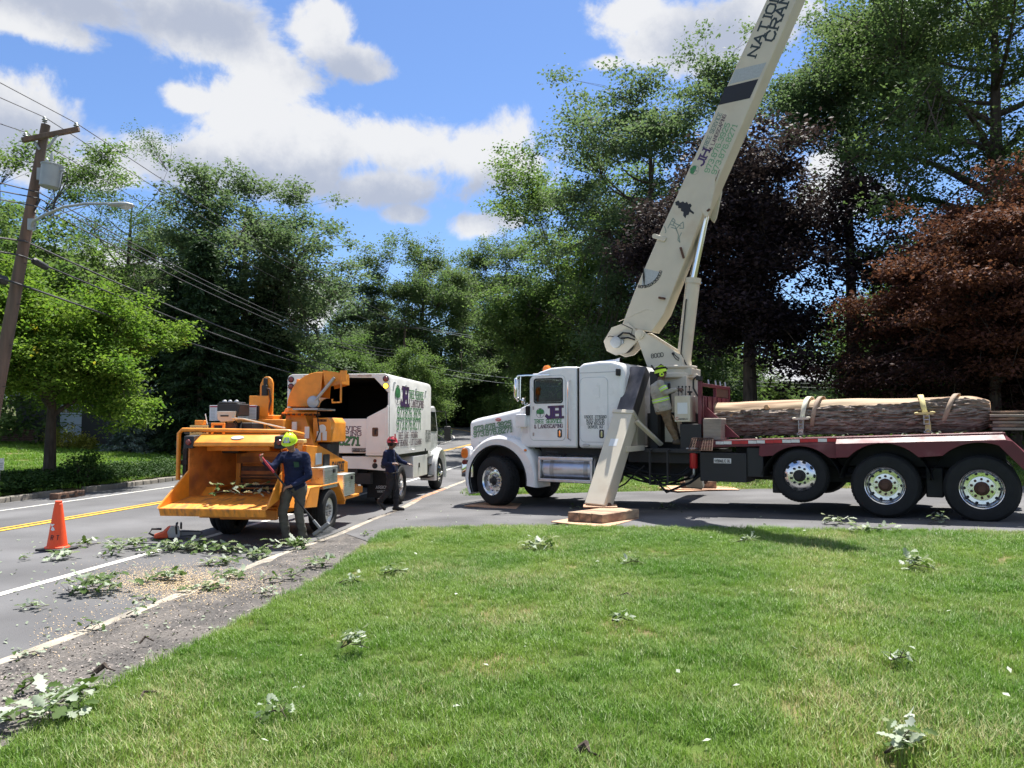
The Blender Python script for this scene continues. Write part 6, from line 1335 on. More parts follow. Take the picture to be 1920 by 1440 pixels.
# feed wheel: ribbed drum behind crossbars, in a dark throat
mb = MB(); mb.box(FS + .05, FS + .5, fr_ - .1, fl_ + .15, .70, 1.3); cb(mb, 'throat', 'seam')
fw = thing_ = None
mb = MB(); r_ = .22; mb.lathe([(.001, 0), (r_, 0), (r_, fl_ - fr_), (.001, fl_ - fr_)], (FS + .22, fr_, 1.06), (0, 1, 0), 20)
fw = cb(mb, 'feed_wheel', 'rust', smooth=30)
for k in range(10):
    a = 2 * math.pi * k / 10; c = Vector((FS + .22 + (r_ + .02) * math.cos(a), 0, 1.06 + (r_ + .02) * math.sin(a))); mb = MB(); mb.bar(c + Vector((0, fr_ + .01, 0)), c + Vector((0, fl_ - .01, 0)), .06, .025, (math.cos(a), 0, math.sin(a))); cb(mb, 'blade', 'orange_worn', fw)
for z in (.98, .86, 1.24, .78): mb = MB(); mb.box(FS - .03, FS + .0, fr_ - .02, fl_ + .02, z, z + .025); cb(mb, 'feed_bar', 'orange_worn')
# control bar looped round the hopper
b0, b1 = C(338, 905, s=MS + .3), C(341, 812, s=MS + .3); mb = MB(); zt_ = 1.80
wl = C(341, 860, s=MS + .25)[0] + .06; wr = rr_ - .02
mb.tube([(MS + .25, wl, .98), (MS + .25, wl, zt_ - .06), (MS + .25, wl - .06, zt_), (MS + .25, wr + .10, zt_ - .03), (MS + .32, wr + .03, zt_ - .04), (MS + .7, wr + .02, zt_ - .08)], .035, 9); cb(mb, 'control_bar', 'orange', smooth=40)
mb = MB(); mb.box(MS + .32, MS + .42, wl - .1, wl - .03, .95, 1.5); mb.box(MS + .30, MS + .40, wl - .12, wl + .02, 1.22, 1.30); cb(mb, 'control_valve', 'black', bevel=.01)
# number plate bracket
w_, z_ = C(372, 807, s=-.62); mb = MB(); mb.box(-.61, -.59, w_ - .16, w_ + .16, z_ - .085, z_ + .085); pl = cb(mb, 'number_plate', 'plate_yellow', bevel=.004)
for tx, a, b in (('54', 358.5, 366.5), ('JJ', 379, 386)):
    (p0, q0), (p1, q1) = C(a, 810, s=-.62), C(b, 810, s=-.62); mb = MB(); text(mb, tx, (-.612, p0, q0 - CO_.z - .01), (0, p1 - p0, 0), (0, 0, 1), .085, .17, width=abs(p1 - p0), serif=False); mb.build('lettering', M['ink'], pl, recalc=False)
mb = MB(); mb.box(-.57, -.42, w_ - .15, w_ + .17, z_ - .27, z_ - .09); mb.box(-.57, -.47, w_ - .06, w_ + .1, z_ + .09, z_ + .17); cb(mb, 'plate_bracket', 'orange', bevel=.01)
mb = MB(); mb.tube([(-.52, w_ - .1, z_ + .1), (-.52, w_ - .06, z_ + .28)], .008, 5); cb(mb, 'whip_aerial', 'paper')
# body: infeed housing, lower frame, right flank with pointed wedge and name
mb = MB(); mb.box(FS + .02, .9, fr_ - .15, fr_ - .03, .68, 1.50); mb.box(FS + .02, .9, fl_ + .03, fl_ + .25, .68, 1.50); mb.box(FS + .02, .9, fr_ - .03, fl_ + .03, 1.32, 1.50); mb.box(FS + .5, 1.0, fr_ - .03, fl_ + .03, .68, 1.32); mb.box(MS + .35, FS + .05, fr_ - .15, fl_ + .4, 1.45, 1.70); mb.box(MS + .3, FS, mr_ + .05, ml - .05, .50, .66); cb(mb, 'feed_housing', 'orange', bevel=.015)
p = [C(*q, w=.28) for q in ((546, 836), (597, 837), (647, 866), (647, 888), (615, 905), (556, 905))]
p = [(max(a, -.3), b) for a, b in p]; mb = MB(); mb.prism(p, .22, .30, 'y'); p[0] = (max(p[0][0], .5), p[0][1]); p[1] = (max(p[1][0], .5), p[1][1]); mb.prism([(p[0][0], p[0][1]), (p[1][0], p[1][1]), (p[2][0], p[2][1]), (p[2][0], p[3][1]), (p[0][0], p[3][1])], .30, 1.2, 'y'); fk = cb(mb, 'flank', 'orange', bevel=.012)
def ct(parent, s, p0, p1, w, hm, fill, weight=.22, **k):
    (s0, z0), (s1, z1) = C(*p0, w=w), C(*p1, w=w); o = Vector((s0, w, z0 - CO_.z)); x = Vector((s1 - s0, 0, z1 - z0)); mb = MB(); text(mb, s, o, x, (0, 0, 1), hm, weight, width=x.length, **k); return mb.build('lettering', M[fill], parent, recalc=False)
ct(fk, 'BANDIT', (623, 884), (645, 882), .215, .16, 'ink', .24)
(a, b), (c_, d_) = C(592, 850, w=.215), C(603, 870, w=.215); mb = MB(); mb.box(a, c_, .212, .222, d_, b); cb(mb, 'decal', 'paper', fk)
(a, b), (c_, d_) = C(607, 852, w=.2), C(617, 874, w=.2); mb = MB(); mb.box(a, c_, .18, .222, d_, b); cb(mb, 'hydraulic_valve', 'black', fk, bevel=.02)
mb = MB(); mb.box(-.9, 3.6, .5, .62, .42, .56); mb.box(-.9, 3.6, 1.2, 1.32, .42, .56); mb.bar((3.0, .62, .5), (4.4, .92, .5), .1, .12); mb.bar((3.0, 1.3, .5), (4.4, 1.0, .5), .1, .12); mb.box(-.95, -.85, .45, 1.4, .36, .52); cb(mb, 'trailer_frame', 'orange', bevel=.01)
mb = MB(); p0, p1 = C(375, 972, s=-.75)[0], C(432, 972, s=-.75)[0]; mb.box(-.78, -.7, p1, p0, .36, .46); cb(mb, 'rear_crossbar', 'orange', bevel=.01)
for t in (.2, .5, .8): mb = MB(); w_ = p1 + (p0 - p1) * t; mb.box(-.79, -.775, w_ - .04, w_ + .04, .395, .42); cb(mb, 'slot', 'seam')
# wheels under bent fenders
for w, flip in ((.0, False), (2.02, True)):
    e = empty('wheel', chp, (.23, w, .38), (0, 0, math.pi if flip else 0)); t_ = bpy.data.meshes.get('tyre_chipper') or tyre_mesh('tyre_chipper', .38, .24, 40); link('tyre', t_, e); r2 = bpy.data.meshes.get('rim_chipper') or rim_mesh('rim_chipper', .24, 'steel'); link('rim', r2, e)
    pr = [C(*q, w=0) for q in ((561, 955), (577, 920), (617, 911), (642, 944))]
    pr = [(-.98, .56), (-.72, .86), (.62, .86), (1.02, .50)]
    ww = (-.02, .42) if not flip else (1.60, 2.06)
    mb = MB(); P = pr + [(a * .97 + .005, b - .025) for a, b in pr[::-1]]; mb.prism(P, ww[0], ww[1], 'y')
    if not flip: mb.add([(-.98, -.02, .56), (-.72, -.02, .86), (-.3, -.02, .86), (-.42, -.02, .52), (-.98, .42, .56), (-.42, .42, .52)], [(0, 1, 2, 3), (0, 3, 5, 4)])
    cb(mb, 'fender', 'orange', bevel=.008)
e = empty('wheel', chp, (.23, 1.62, .38)); link('tyre', bpy.data.meshes['tyre_chipper'], e)
e = empty('wheel', chp, (-.22, 1.45, .36)); link('tyre', bpy.data.meshes['tyre_chipper'], e, sc=.94)
mb = MB(); mb.tube([(.23, .1, .38), (.23, 1.95, .38)], .05, 8); cb(mb, 'axle', 'black')
# aluminium boxes
def alubox(u0, v0, u1, v1, wide, dep, label):
    (a, b), (c_, d_) = C(u0, v0, w=.03), C(u1, v1, w=.03); mb = MB(); mb.box(a, a + dep, .0, wide, d_, b); o = cb(mb, 'tool_box', 'diamond', bevel=.006)
    mb = MB(); mb.box(a - .01, a + dep + .01, -.01, wide + .01, b - .02, b + .012); cb(mb, 'lid', 'zinc', o, bevel=.005)
    n = 9
    for k in range(n):
        z0 = d_ + (b - d_ - .03) * k / n + .006; mb = MB(); mb.box(a + .008, a + dep - .008, -.012, .0, z0, z0 + (b - d_) / n * .62); cb(mb, 'rib', 'zinc', o)
    mb = MB(); mb.box(a + dep * .62, a + dep * .76, -.03, -.008, b - .10, b - .03); cb(mb, 'latch', 'black', o, bevel=.004)
    return o
x1 = alubox(604, 878, 630, 912, .50, .66, None); x2 = alubox(641, 891, 665, 925, .34, .62, None)
mb = MB(); mb.box(1.0, 1.9, .02, .5, .50, .55); mb.box(1.05, 1.1, .02, .40, .42, .82); cb(mb, 'box_shelf', 'orange', bevel=.008)
# chute: cone, turntable, curved spout
cx, cw = 1.0, .56; ctr = lambda u, v: C(u, v, s=cx)
def zc_(v): return C(590, v, s=cx)[1]
def wc_(u): return C(u, 780, s=cx)[0]
mb = MB(); z0, z1 = zc_(836), zc_(774); w0 = [wc_(u) for u in (537, 606)]; w1 = [wc_(u) for u in (545, 568)]
mb.loft([[Vector((cx - .42, w0[0], z0)), Vector((cx - .42, w0[1], z0)), Vector((cx + .45, w0[1], z0)), Vector((cx + .45, w0[0], z0))], [Vector((cx - .22, wc_(547), z1)), Vector((cx - .22, wc_(580), z1)), Vector((cx + .25, wc_(580), z1)), Vector((cx + .25, wc_(547), z1))]]); cone = cb(mb, 'chute_base', 'orange', bevel=.012)
for (ua, va, ub, vb) in ((549, 791, 557, 806), (573, 800, 580, 822)):
    (p0, q1), (p1, q0) = C(ua, va, s=cx - .40), C(ub, vb, s=cx - .40)
    mb = MB(); mb.box(cx - .44, cx - .405, p1, p0, q0, q1); cb(mb, 'decal', 'paper', cone)
cc = (wc_(546) + wc_(582)) / 2; z2 = zc_(768.5)
mb = MB(); mb.lathe([(.30, 0), (.34, .0), (.34, .03), (.30, .035), (.28, .10), (.24, .11)], (cx, cc, z1 - .02), (0, 0, 1), 26, True); tt = cb(mb, 'turntable', 'orange', smooth=30)
for k in range(20): a = 2 * math.pi * k / 20; mb = MB(); mb.box(cx + .335 * math.cos(a) - .02, cx + .335 * math.cos(a) + .02, cc + .335 * math.sin(a) - .02, cc + .335 * math.sin(a) + .02, z1 - .05, z1 - .022); cb(mb, 'bolt', 'hub', tt)
mb = MB(); mb.box(cx - .5, cx + .4, cc - .52, cc - .05, z2 - .01, z2 + .02); cb(mb, 'turn_plate', 'steel')
# spout: rectangular pipe bending from vertical to the right, seen from behind
zt = zc_(712); secs = []; d0 = .24
bend_r = zt - z2 - .1; n = 9; wcen = wc_(595) ; hw0 = .0
cwr = (wc_(549) + wc_(585)) / 2
for k in range(n + 1):
    a = R(95 * k / n); ro, ri = .62, .18; cxw = cwr - .42; cz0 = z2 + .06
    po = (cxw + ro * math.cos(a) * 1.0, cz0 + ro * 1.02 * math.sin(a)); pi = (cxw + ri * math.cos(a), cz0 + ri * math.sin(a) * .9)
    secs.append([Vector((cx - d0, po[0], po[1])), Vector((cx + d0, po[0], po[1])), Vector((cx + d0, pi[0], pi[1])), Vector((cx - d0, pi[0], pi[1]))])
mb = MB(); mb.loft(secs, True, False); sp = cb(mb, 'spout', 'orange', bevel=.012, recalc=True)
e_ = secs[-1]; tip = (e_[0] + e_[2]) / 2
mb = MB(); mb.add([e_[0] + Vector((0, -.0, .03)), e_[1] + Vector((0, 0, .03)), e_[1] + Vector((0, -.34, -.02)), e_[0] + Vector((0, -.34, -.02)), e_[0] + Vector((0, -.34, -.22)), e_[0] + Vector((0, -.05, -.3)), e_[1] + Vector((0, -.34, -.22)), e_[1] + Vector((0, -.05, -.3))], [(0, 1, 2, 3), (0, 3, 4, 5), (1, 7, 6, 2), (3, 2, 6, 4)]); fp = cb(mb, 'deflector', 'orange', recalc=False)
mb = MB(); o0 = e_[0]; mb.tube([o0 + Vector((-.03, -.36, -.1)), o0 + Vector((-.03, -.36, -.56)), o0 + Vector((-.03, -.2, -.56)), o0 + Vector((-.03, -.2, -.5))], .02, 6); mb.box(cx - d0 - .04, cx - d0, e_[0].y - .46, e_[0].y - .34, e_[0].z - .18, e_[0].z + .02); cb(mb, 'deflector_bracket', 'orange', fp)
mb = MB(); mb.tube([Vector((cx - d0 - .06, cwr - .36, z2 + .16)), Vector((cx - d0 - .06, cwr - .72, z2 + .58))], [.03, .026], 10); mb.lathe([(.11, 0), (.11, -.05), (.06, -.06), (.001, -.06)], (cx - d0 - .02, cwr - .32, z2 + .14), (1, 0, 0), 16); cb(mb, 'spout_motor', 'steel', sp, smooth=40)
for u, v in ((560, 714), (583, 712)):
    w_, z_ = C(u, v, s=cx - .1); mb = MB(); mb.box(cx - .14, cx - .06, w_ - .03, w_ + .03, z_ - .05, z_ + .03); cb(mb, 'lifting_eye', 'orange', sp, bevel=.01)
# engine housing on the right, left body, mast, panel, winch
eb = [C(*q, s=.75) for q in ((585, 780), (637, 786))]
ex0, ex1 = .75, 1.55; zt_, zb_ = C(610, 783, s=.75)[1], C(615, 829, s=.75)[1]; wa, wb = C(586, 800, s=.75)[0], C(621, 800, s=.75)[0]
mb = MB(); mb.prism([(wa, zb_), (wa, zt_), (wb + .07, zt_), (wb, zt_ - .09), (wb, zb_)], ex0, ex1, 'x'); eng = cb(mb, 'engine_cover', 'orange', bevel=.015)
for k in range(6):
    w_ = wb + .09 + k * .028; mb = MB(); mb.box(ex0 - .006, ex0, w_, w_ + .02, zt_ - .075, zt_ - .03); cb(mb, 'louvre', 'seam', eng)
mb = MB(); mb.lathe([(.075, 0), (.07, -.005), (.001, -.006)], (ex0 - .003, wb + .17, zt_ - .2), (1, 0, 0), 18); cb(mb, 'decal', 'paper', eng)
for k in (0, 1): mb = MB(); mb.box(ex0 - .006, ex0 - .002, wb + .08 + k * .11, wb + .16 + k * .11, zb_ + .03, zb_ + .2); cb(mb, 'decal', 'paper', eng)
mb = MB(); mb.box(ex0 + .1, ex1, wb + .12, wa, zb_ - .5, zb_); mb.box(ex0 + .05, ex0 + .3, wb + .06, wb + .3, zb_ - .2, zb_ - .02); cb(mb, 'engine', 'engine', bevel=.03)
mb = MB(); mb.box(.35, 1.9, fr_ + .1, fl_ + .5, 1.45, 1.98); mb.box(.5, .9, fl_ - .3, fl_ + .35, 1.98, 2.06); cb(mb, 'drum_housing', 'orange', bevel=.015)
mb = MB(); mb.box(-.4, .5, fl_ - .1, fl_ + .9, 1.40, 1.52); mb.box(-.2, .5, fr_, fl_ + .75, 1.5, 1.68); mb.tube([(-.4, fl_ + .7, 1.66), (-.4, fr_ + .1, 1.62)], .05, 8); mb.tube([(-.35, fl_ + .9, 1.78), (-.3, fr_ + .2, 1.74)], .06, 8); mb.box(-.1, .34, fl_ - .2, fl_ + .8, 1.68, 1.92); cb(mb, 'deck_machinery', 'engine', bevel=.02)
ms = .6; mw0, mw1 = C(487, 730, s=ms)[0], C(511, 730, s=ms)[0]; mzt, mzb = C(499, 706, s=ms)[1], C(499, 792, s=ms)[1]
mp = [(mw0, mzb), (mw0, mzt - .15), (mw0 - .05, mzt - .04), (mw0 - .10, mzt), (mw1 + .08, mzt), (mw1 + .03, mzt - .04), (mw1, mzt - .12), (mw1, mzb)]
mb = MB(); mb.prism(mp, ms, ms + .06, 'x'); mst = cb(mb, 'mast', 'orange', bevel=.012)
mc = (mw0 + mw1) / 2; mb = MB(); mb.box(ms - .05, ms - .005, mc - .035, mc + .035, mzt - .62, mzt - .03); mb.box(ms - .08, ms - .01, mc - .05, mc + .05, mzt - .5, mzt - .16); cb(mb, 'mast_cylinder', 'black', mst, bevel=.01)
mb = MB(); mb.tube([(ms - .05, mc, mzt - .2), (ms - .08, mc - .1, mzt - .24), (ms - .08, mc - .13, mzt - .45), (ms - .08, mc - .05, mzt - .8), (ms - .06, mc - .02, mzt - .95)], .018, 6); cb(mb, 'mast_hose', 'hub', mst, smooth=True)
q0, q1 = C(467, 742, s=.5), C(503, 784, s=.5); mb = MB(); mb.box(.5, .56, q1[0], q0[0], q1[1], q0[1]); cb(mb, 'shield_plate', 'orange', bevel=.01)
for ua, ub, va, vb in ((393, 417, 760, 789), (446, 481, 760, 790)):
    p0, p1 = C(ua, va, s=.36), C(ub, vb, s=.36); mb = MB(); mb.box(.36, .39, p1[0], p0[0], p1[1], p0[1]); sg = cb(mb, 'safety_sign', 'paper', bevel=.004)
    mb = MB(); mb.box(.356, .36, p1[0] + .01, p0[0] - .01, p0[1] - .035, p0[1] - .012); cb(mb, 'heading', 'decal_red', sg)
    for k in range(8):
        z_ = p0[1] - .06 - k * .026
        for j in range(2):
            a = p1[0] + .02 + j * (p0[0] - p1[0]) / 2; mb = MB(); mb.box(.357, .36, a, a + (p0[0] - p1[0]) / 2 - .04, z_ - .008, z_); cb(mb, 'text_line', 'decal_grey', sg)
p0, p1 = C(481, 761, s=.35), C(484, 790, s=.35); mb = MB(); mb.box(.35, .40, p1[0], p0[0], p1[1], p0[1]); cb(mb, 'sign_edge', 'ink')
wa_, za_ = C(423, 773, s=-.25); mb = MB(); mb.box(-.25, .15, wa_ - .24, wa_ + .16, za_ - .06, za_ + .15); mb.box(-.24, .1, wa_ - .2, wa_ + .14, za_ + .15, za_ + .18); wn2 = cb(mb, 'winch', 'engine', bevel=.02)
mb = MB(); mb.prism([(wa_ - .18, za_ - .15), (wa_ - .2, za_ + .02), (wa_ + .14, za_ + .02), (wa_ + .12, za_ - .12), (wa_ + .06, za_ - .17)], -.30, -.245, 'x'); cb(mb, 'fairlead', mat('fairlead_cream', (.56, .53, .45), .5), wn2, bevel=.012); mb = MB(); mb.box(-.31, -.30, wa_ - .08, wa_ + .06, za_ - .075, za_ - .05); cb(mb, 'fairlead_slot', 'seam', wn2)
for k in (-.12, .0, .1): mb = MB(); mb.ball((-.1, wa_ + k, za_ + .18), .04, 8, 6); cb(mb, 'fitting', 'steel', wn2)
mb = MB(); mb.tube([(-.32, wa_ - .15, za_ - .10), (-.36, C(455, 785, s=-.36)[0], C(455, 785, s=-.36)[1]), (-.4, *C(535, 803, s=-.4))], .014, 6); cb(mb, 'winch_rope', 'strap_white', smooth=True)
mb = MB(); mb.prism([(wa_ - .2, za_ - .42), (wa_ - .14, za_ - .18), (wa_ + .1, za_ - .18), (wa_ - .02, za_ - .3), (wa_ - .1, za_ - .42)], -.2, .0, 'x'); cb(mb, 'winch_post', 'rust', wn2, bevel=.01)
mb = MB(); w_, z_ = C(409, 805, s=-.45)
for a in (-.1, .1): mb.box(-.47, -.43, w_ + a - .02, w_ + a + .02, z_ - .1, z_ + .09)
mb.box(-.47, -.43, w_ - .12, w_ + .12, z_ + .07, z_ + .11); cb(mb, 'guard_hoop', 'orange', bevel=.008)
rnd = random.Random(3)
for k in range(8):
    w_ = fr_ + rnd.uniform(0, 1.0); mb = MB(); mb.tube([(-.1 + rnd.uniform(-.2, .3), w_, 1.7), (-.1, w_ + rnd.uniform(-.1, .1), 1.7 + rnd.uniform(.08, .25)), (.1 + rnd.uniform(-.2, .2), w_ + rnd.uniform(-.3, .3), 1.72), (.5, w_ + rnd.uniform(-.2, .2), 1.68)], .016, 6); cb(mb, 'hydraulic_hose', 'rubber', smooth=True)
mb = MB(); w_, z_ = C(596, 800, s=.72); mb.tube([(.70, w_, zt_ + .1), (.66, w_ - .02, zt_ - .05), (.64, w_ - .06, zt_ - .25), (.66, w_ + .02, zt_ - .45)], .012, 6); cb(mb, 'hydraulic_hose', 'rubber', smooth=True)
mb = MB(); w_, z_ = C(563, 826, s=-.1); mb.box(-.15, .0, w_ - .08, w_ + .08, z_ - .05, z_ + .02); mb.box(-.12, -.06, w_ - .05, w_ + .05, z_ - .2, z_); cb(mb, 'feed_clamp', 'plate_yellow', bevel=.015)
mb = MB(); mb.tube([(1.2, .35, .95), (1.75, .35, .95)], .02, 6); cb(mb, 'lever', 'orange')
# ------------------------------------------------------------------ log, straps, timbers
def gpt(u, v):
    """point of the ground (road or lot) seen at a pixel"""
    a = lot(u, v)
    return a if pq(a.x, a.y)[0] > -4.6 else road_pt(u, v)
from mathutils import noise as MN
LW = 1.12
lg0 = TW(4.37, LW, dz(4.4) + .06)
log = thing('log', 'long thick tree log with rough dark bark and bare pale top strapped on the flatbed', 'log', lg0, TA)
log.rotation_euler = (0, -.022, TA)
LL = 4.66
def log_r(s):   # radius and centre height along the log
    t = s / LL; r = .335 + .02 * math.sin(t * 5) - .02 * t + .03 * max(0, .12 - t) / .12
    return r * (1 - .55 * max(0, (t - .93) / .07) ** 2 * .6), .335 + .005 * math.sin(t * 7)
mb = MB(); nS, nA = 210, 130; secs = []; flag = []
for i in range(nS + 1):
    s = LL * i / nS; r0, zc = log_r(s); row = []; fr_ = []
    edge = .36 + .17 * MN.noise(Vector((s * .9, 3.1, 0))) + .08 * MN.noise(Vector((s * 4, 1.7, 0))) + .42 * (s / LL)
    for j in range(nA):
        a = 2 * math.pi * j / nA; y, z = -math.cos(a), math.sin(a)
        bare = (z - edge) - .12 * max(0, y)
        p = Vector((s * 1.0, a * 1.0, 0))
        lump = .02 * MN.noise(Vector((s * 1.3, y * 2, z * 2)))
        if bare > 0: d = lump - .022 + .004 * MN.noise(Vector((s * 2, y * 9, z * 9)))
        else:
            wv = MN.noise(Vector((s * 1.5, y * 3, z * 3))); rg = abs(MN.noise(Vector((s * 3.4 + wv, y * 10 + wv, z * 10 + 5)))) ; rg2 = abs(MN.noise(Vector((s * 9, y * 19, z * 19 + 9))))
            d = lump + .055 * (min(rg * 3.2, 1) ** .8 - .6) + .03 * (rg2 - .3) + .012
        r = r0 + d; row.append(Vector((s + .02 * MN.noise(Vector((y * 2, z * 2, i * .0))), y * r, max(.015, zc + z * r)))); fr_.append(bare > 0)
    secs.append(row); flag.append(fr_)
vs = [p for q in secs for p in q]; fs = []; mi = []
for i in range(nS):
    for j in range(nA):
        k = (j + 1) % nA; fs.append((i * nA + j, i * nA + k, (i + 1) * nA + k, (i + 1) * nA + j)); mi.append(1 if flag[i][j] else 0)
fs.append(tuple(range(nA))); mi.append(2); fs.append(tuple(range(nS * nA + nA - 1, nS * nA - 1, -1))); mi.append(2)
mb.v = [tuple(p) for p in vs]; mb.f = fs; mb.mi = mi
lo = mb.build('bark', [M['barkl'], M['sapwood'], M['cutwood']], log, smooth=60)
for u, v, q in ((1439, 766.5, .045), (1373, 779.5, .035), (1448, 787, .03)):
    s_, z_ = S(u, v, LW - .3); mb = MB(); mb.lathe([(q, .05), (q, -.025), (q * .6, -.03), (.001, -.028)], (s_ - 4.37, -.31, z_ - lg0.z), (0.1, 1, -.2), 12); mb.build('knot', M['cutwood'], log, smooth=30)
def strap_thing(u_top, u_bot, m, label, ratchet, wd=.06):
    s0, s1 = S(u_top, 742, LW)[0] - 4.37, S(u_bot, 800, LW - .33)[0] - 4.37
    t = thing('ratchet_strap' if ratchet else 'sling', label, 'strap', lg0, TA); t.rotation_euler = (0, -.022, TA); P = []
    for a in range(200, -31, -6):   # from the far side over the top to the near side
        k = max(0, (200 - a) / 230 - .45) / .55; s = s0 + (s1 - s0) * k ** 1.2; r0, zc = log_r(max(0, min(LL, s))); q = r0 + .034
        p = Vector((s, -q * math.cos(R(a)), zc + q * math.sin(R(a))))
        if p.z > .05 and not (ratchet and p.y < 0 and p.z < .16): P.append(p)
    if ratchet: P.append(Vector((s1, -.44, .03)))
    w = Vector((wd / 2, 0, 0)); n = len(P); mb = MB(); mb.loft([[p - w, p + w] for p in P], False, False)
    o = mb.build('webbing', M[m], t, smooth=60); md = o.modifiers.new('th', 'SOLIDIFY'); md.thickness = .007
    if ratchet:
        i = min(range(n), key=lambda i: abs(P[i].z - .33) + (10 if P[i].y > 0 else 0)); c = P[i] + Vector((0, -.02, 0)); d = (P[min(i + 1, n - 1)] - P[i - 1]).normalized()
        mb = MB(); mb.box(-.10, .12, -.035, .0, -.02, .02); mb.ball((-.12, -.015, 0), .035, 8, 6, (1.3, .7, .7)); mb.ball((.11, -.015, .01), .03, 8, 6, (1.5, .7, .7)); mb.xform(Matrix.Translation(c)); mb.build('rolled_tail', M[m], t, smooth=50)
        mb = MB(); c2 = c + d * .11
        for x in (-.045, .035): mb.box(x, x + .012, -.035, .01, -.08, .08)
        for z, q in ((.06, .01), (0, .014), (-.07, .01)): mb.tube([(-.04, -.02, z), (.04, -.02, z)], q, 6)
        mb.xform(Matrix.Translation(c2)); mb.build('ratchet', M['steel'], t)
        e = P[-1]; mb = MB(); mb.tube([e + Vector((-.06, 0, 0)), e + Vector((0, 0, .05)), e + Vector((.06, 0, 0)), e + Vector((0, 0, -.015)), e + Vector((-.06, 0, 0))], .009, 6); mb.build('hook', M['steel'], t)
    return t
strap_thing(1521, 1503, 'strap_white', 'pale yellow ratchet strap over the middle of the log', True, .085)
strap_thing(1727, 1741, 'strap', 'bright yellow ratchet strap near the right end of the log', True, .085)
strap_thing(1543, 1522, 'strap_tan', 'brown sling looped round the middle of the log beside the pale strap', False, .075)
strap_thing(1798, 1768, 'strap_tan', 'tan sling looped round the right end of the log', False, .075)
# weathered block on the bed front corner
s0, z0 = S(1318, 820, .12); s1, z1 = S(1352, 786, .12)
o = TW((s0 + s1) / 2, .12, dz(4.7)); t = thing('timber_block', 'grey weathered square timber block in front of the log butt', 'timber block', o, TA)
mb = MB(); h = (s1 - s0) / 2; mb.box(-h, h, .0, .34, .002, z1 - dz(4.7) + .02); mb.build('block', M['timber_grey'], t, bevel=.02)
# sheets of boards stacked at the rear of the bed
for k in range(6):
    s0, z0 = S(1866, 806, .75); zz = dz(9.1) + .035 + k * .052; rnd = random.Random(k)
    o = TW(9.02 + rnd.uniform(-.025, .025), .62 + rnd.uniform(-.02, .02), zz)
    t = thing('crane_mat', ['lowest', 'second lowest', 'third from the bottom', 'fourth from the bottom', 'second from the top', 'topmost'][k] + ' brown board of the stack behind the log', 'board', o, TA, 'boards stacked behind the log')
    mb = MB(); mb.box(0, 1.25, 0, 1.25, 0, .043); mb.build('board', M['timber_dark' if k % 2 else 'timber_grey'], t, bevel=.008)
    mb = MB(); mb.bar((-.0, .1, .02), (-.0, 1.15, .02), .03, .05); mb.build('edge_band', M['hub'], t, bevel=.006)
# leaf scraps on the bed
r = np.random.default_rng(5); C_ = []
for k in range(22): s = 5.2 + 3.9 * r.random(); p = TW(s, .12 + .5 * r.random(), dz(s) + .02); C_.append(list(p))
tag(link('leaf_scraps', quads_mesh('leaf_scraps', leaf_quads(r, np.array(C_), 2, (.08, .05, .012), .065, 1.0), LEAF['litter'])), kind='stuff')
# timber pads under the near outrigger: plywood, three timbers, thin board
TR_ = Matrix.Rotation(0.0, 4, 'Z')
foot = TW(2.96, -1.02, 0); gz = lotz(foot.x, foot.y).z
pa = math.atan2(.10, 1)
pl_px = [(1033, 984), (1087, 973), (1199, 972.5), (1135, 992)]
pc = lotz(foot.x, foot.y); 
t = thing('plywood_sheet', 'thin tan plywood sheet on the asphalt under the near outrigger timbers', 'plywood', pc, -.12)
mb = MB(); Pq = [lot(*p) - pc for p in pl_px]; Mx = Matrix.Rotation(.12, 4, 'Z'); Pq = [Mx @ p for p in Pq]; mb.prism([(p.x, p.y) for p in Pq], .014, .032, 'z'); mb.build('sheet', M['ply'], t, bevel=.003)
a0, a1 = lot(1064, 983), lot(1130, 985); dd = (a1 - a0); wdt = dd.length / 3; dd.normalize(); back = Vector((-dd.y, dd.x, 0)); ang = math.atan2(dd.y, dd.x) 
for k in range(3):
    o = a0 + dd * (wdt * k) ; o.z = gz + .034
    t = thing('pad_timber', ['left', 'middle', 'right'][k] + ' of the three sawn timbers under the near outrigger foot', 'timber', o, ang, 'timbers under the near outrigger')
    mb = MB(); Ld = 1.02 + .03 * (k == 1); sh = .30; mb.add([(0.004, 0, 0), (wdt - .004, 0, 0), (wdt - .004 + sh, Ld, 0), (sh + .004, Ld, 0), (0.004, 0, .155), (wdt - .004, 0, .155 - .008 * k), (wdt - .004 + sh, Ld, .155), (sh + .004, Ld, .155)], [(0, 3, 2, 1), (4, 5, 6, 7), (0, 1, 5, 4), (1, 2, 6, 5), (2, 3, 7, 6), (3, 0, 4, 7)]); mb.mi[2] = 1; mb.build('timber', [M['timber'], M['timber_dark']], t, bevel=.01)
t = thing('pad_board', 'thin board between the near outrigger foot and its timbers', 'board', Vector((foot.x + .03, foot.y, gz + .19)), TA * 0 - .1); mb = MB(); mb.box(-.30, .30, -.28, .26, 0, .022); mb.build('board', M['ply'], t, bevel=.004)
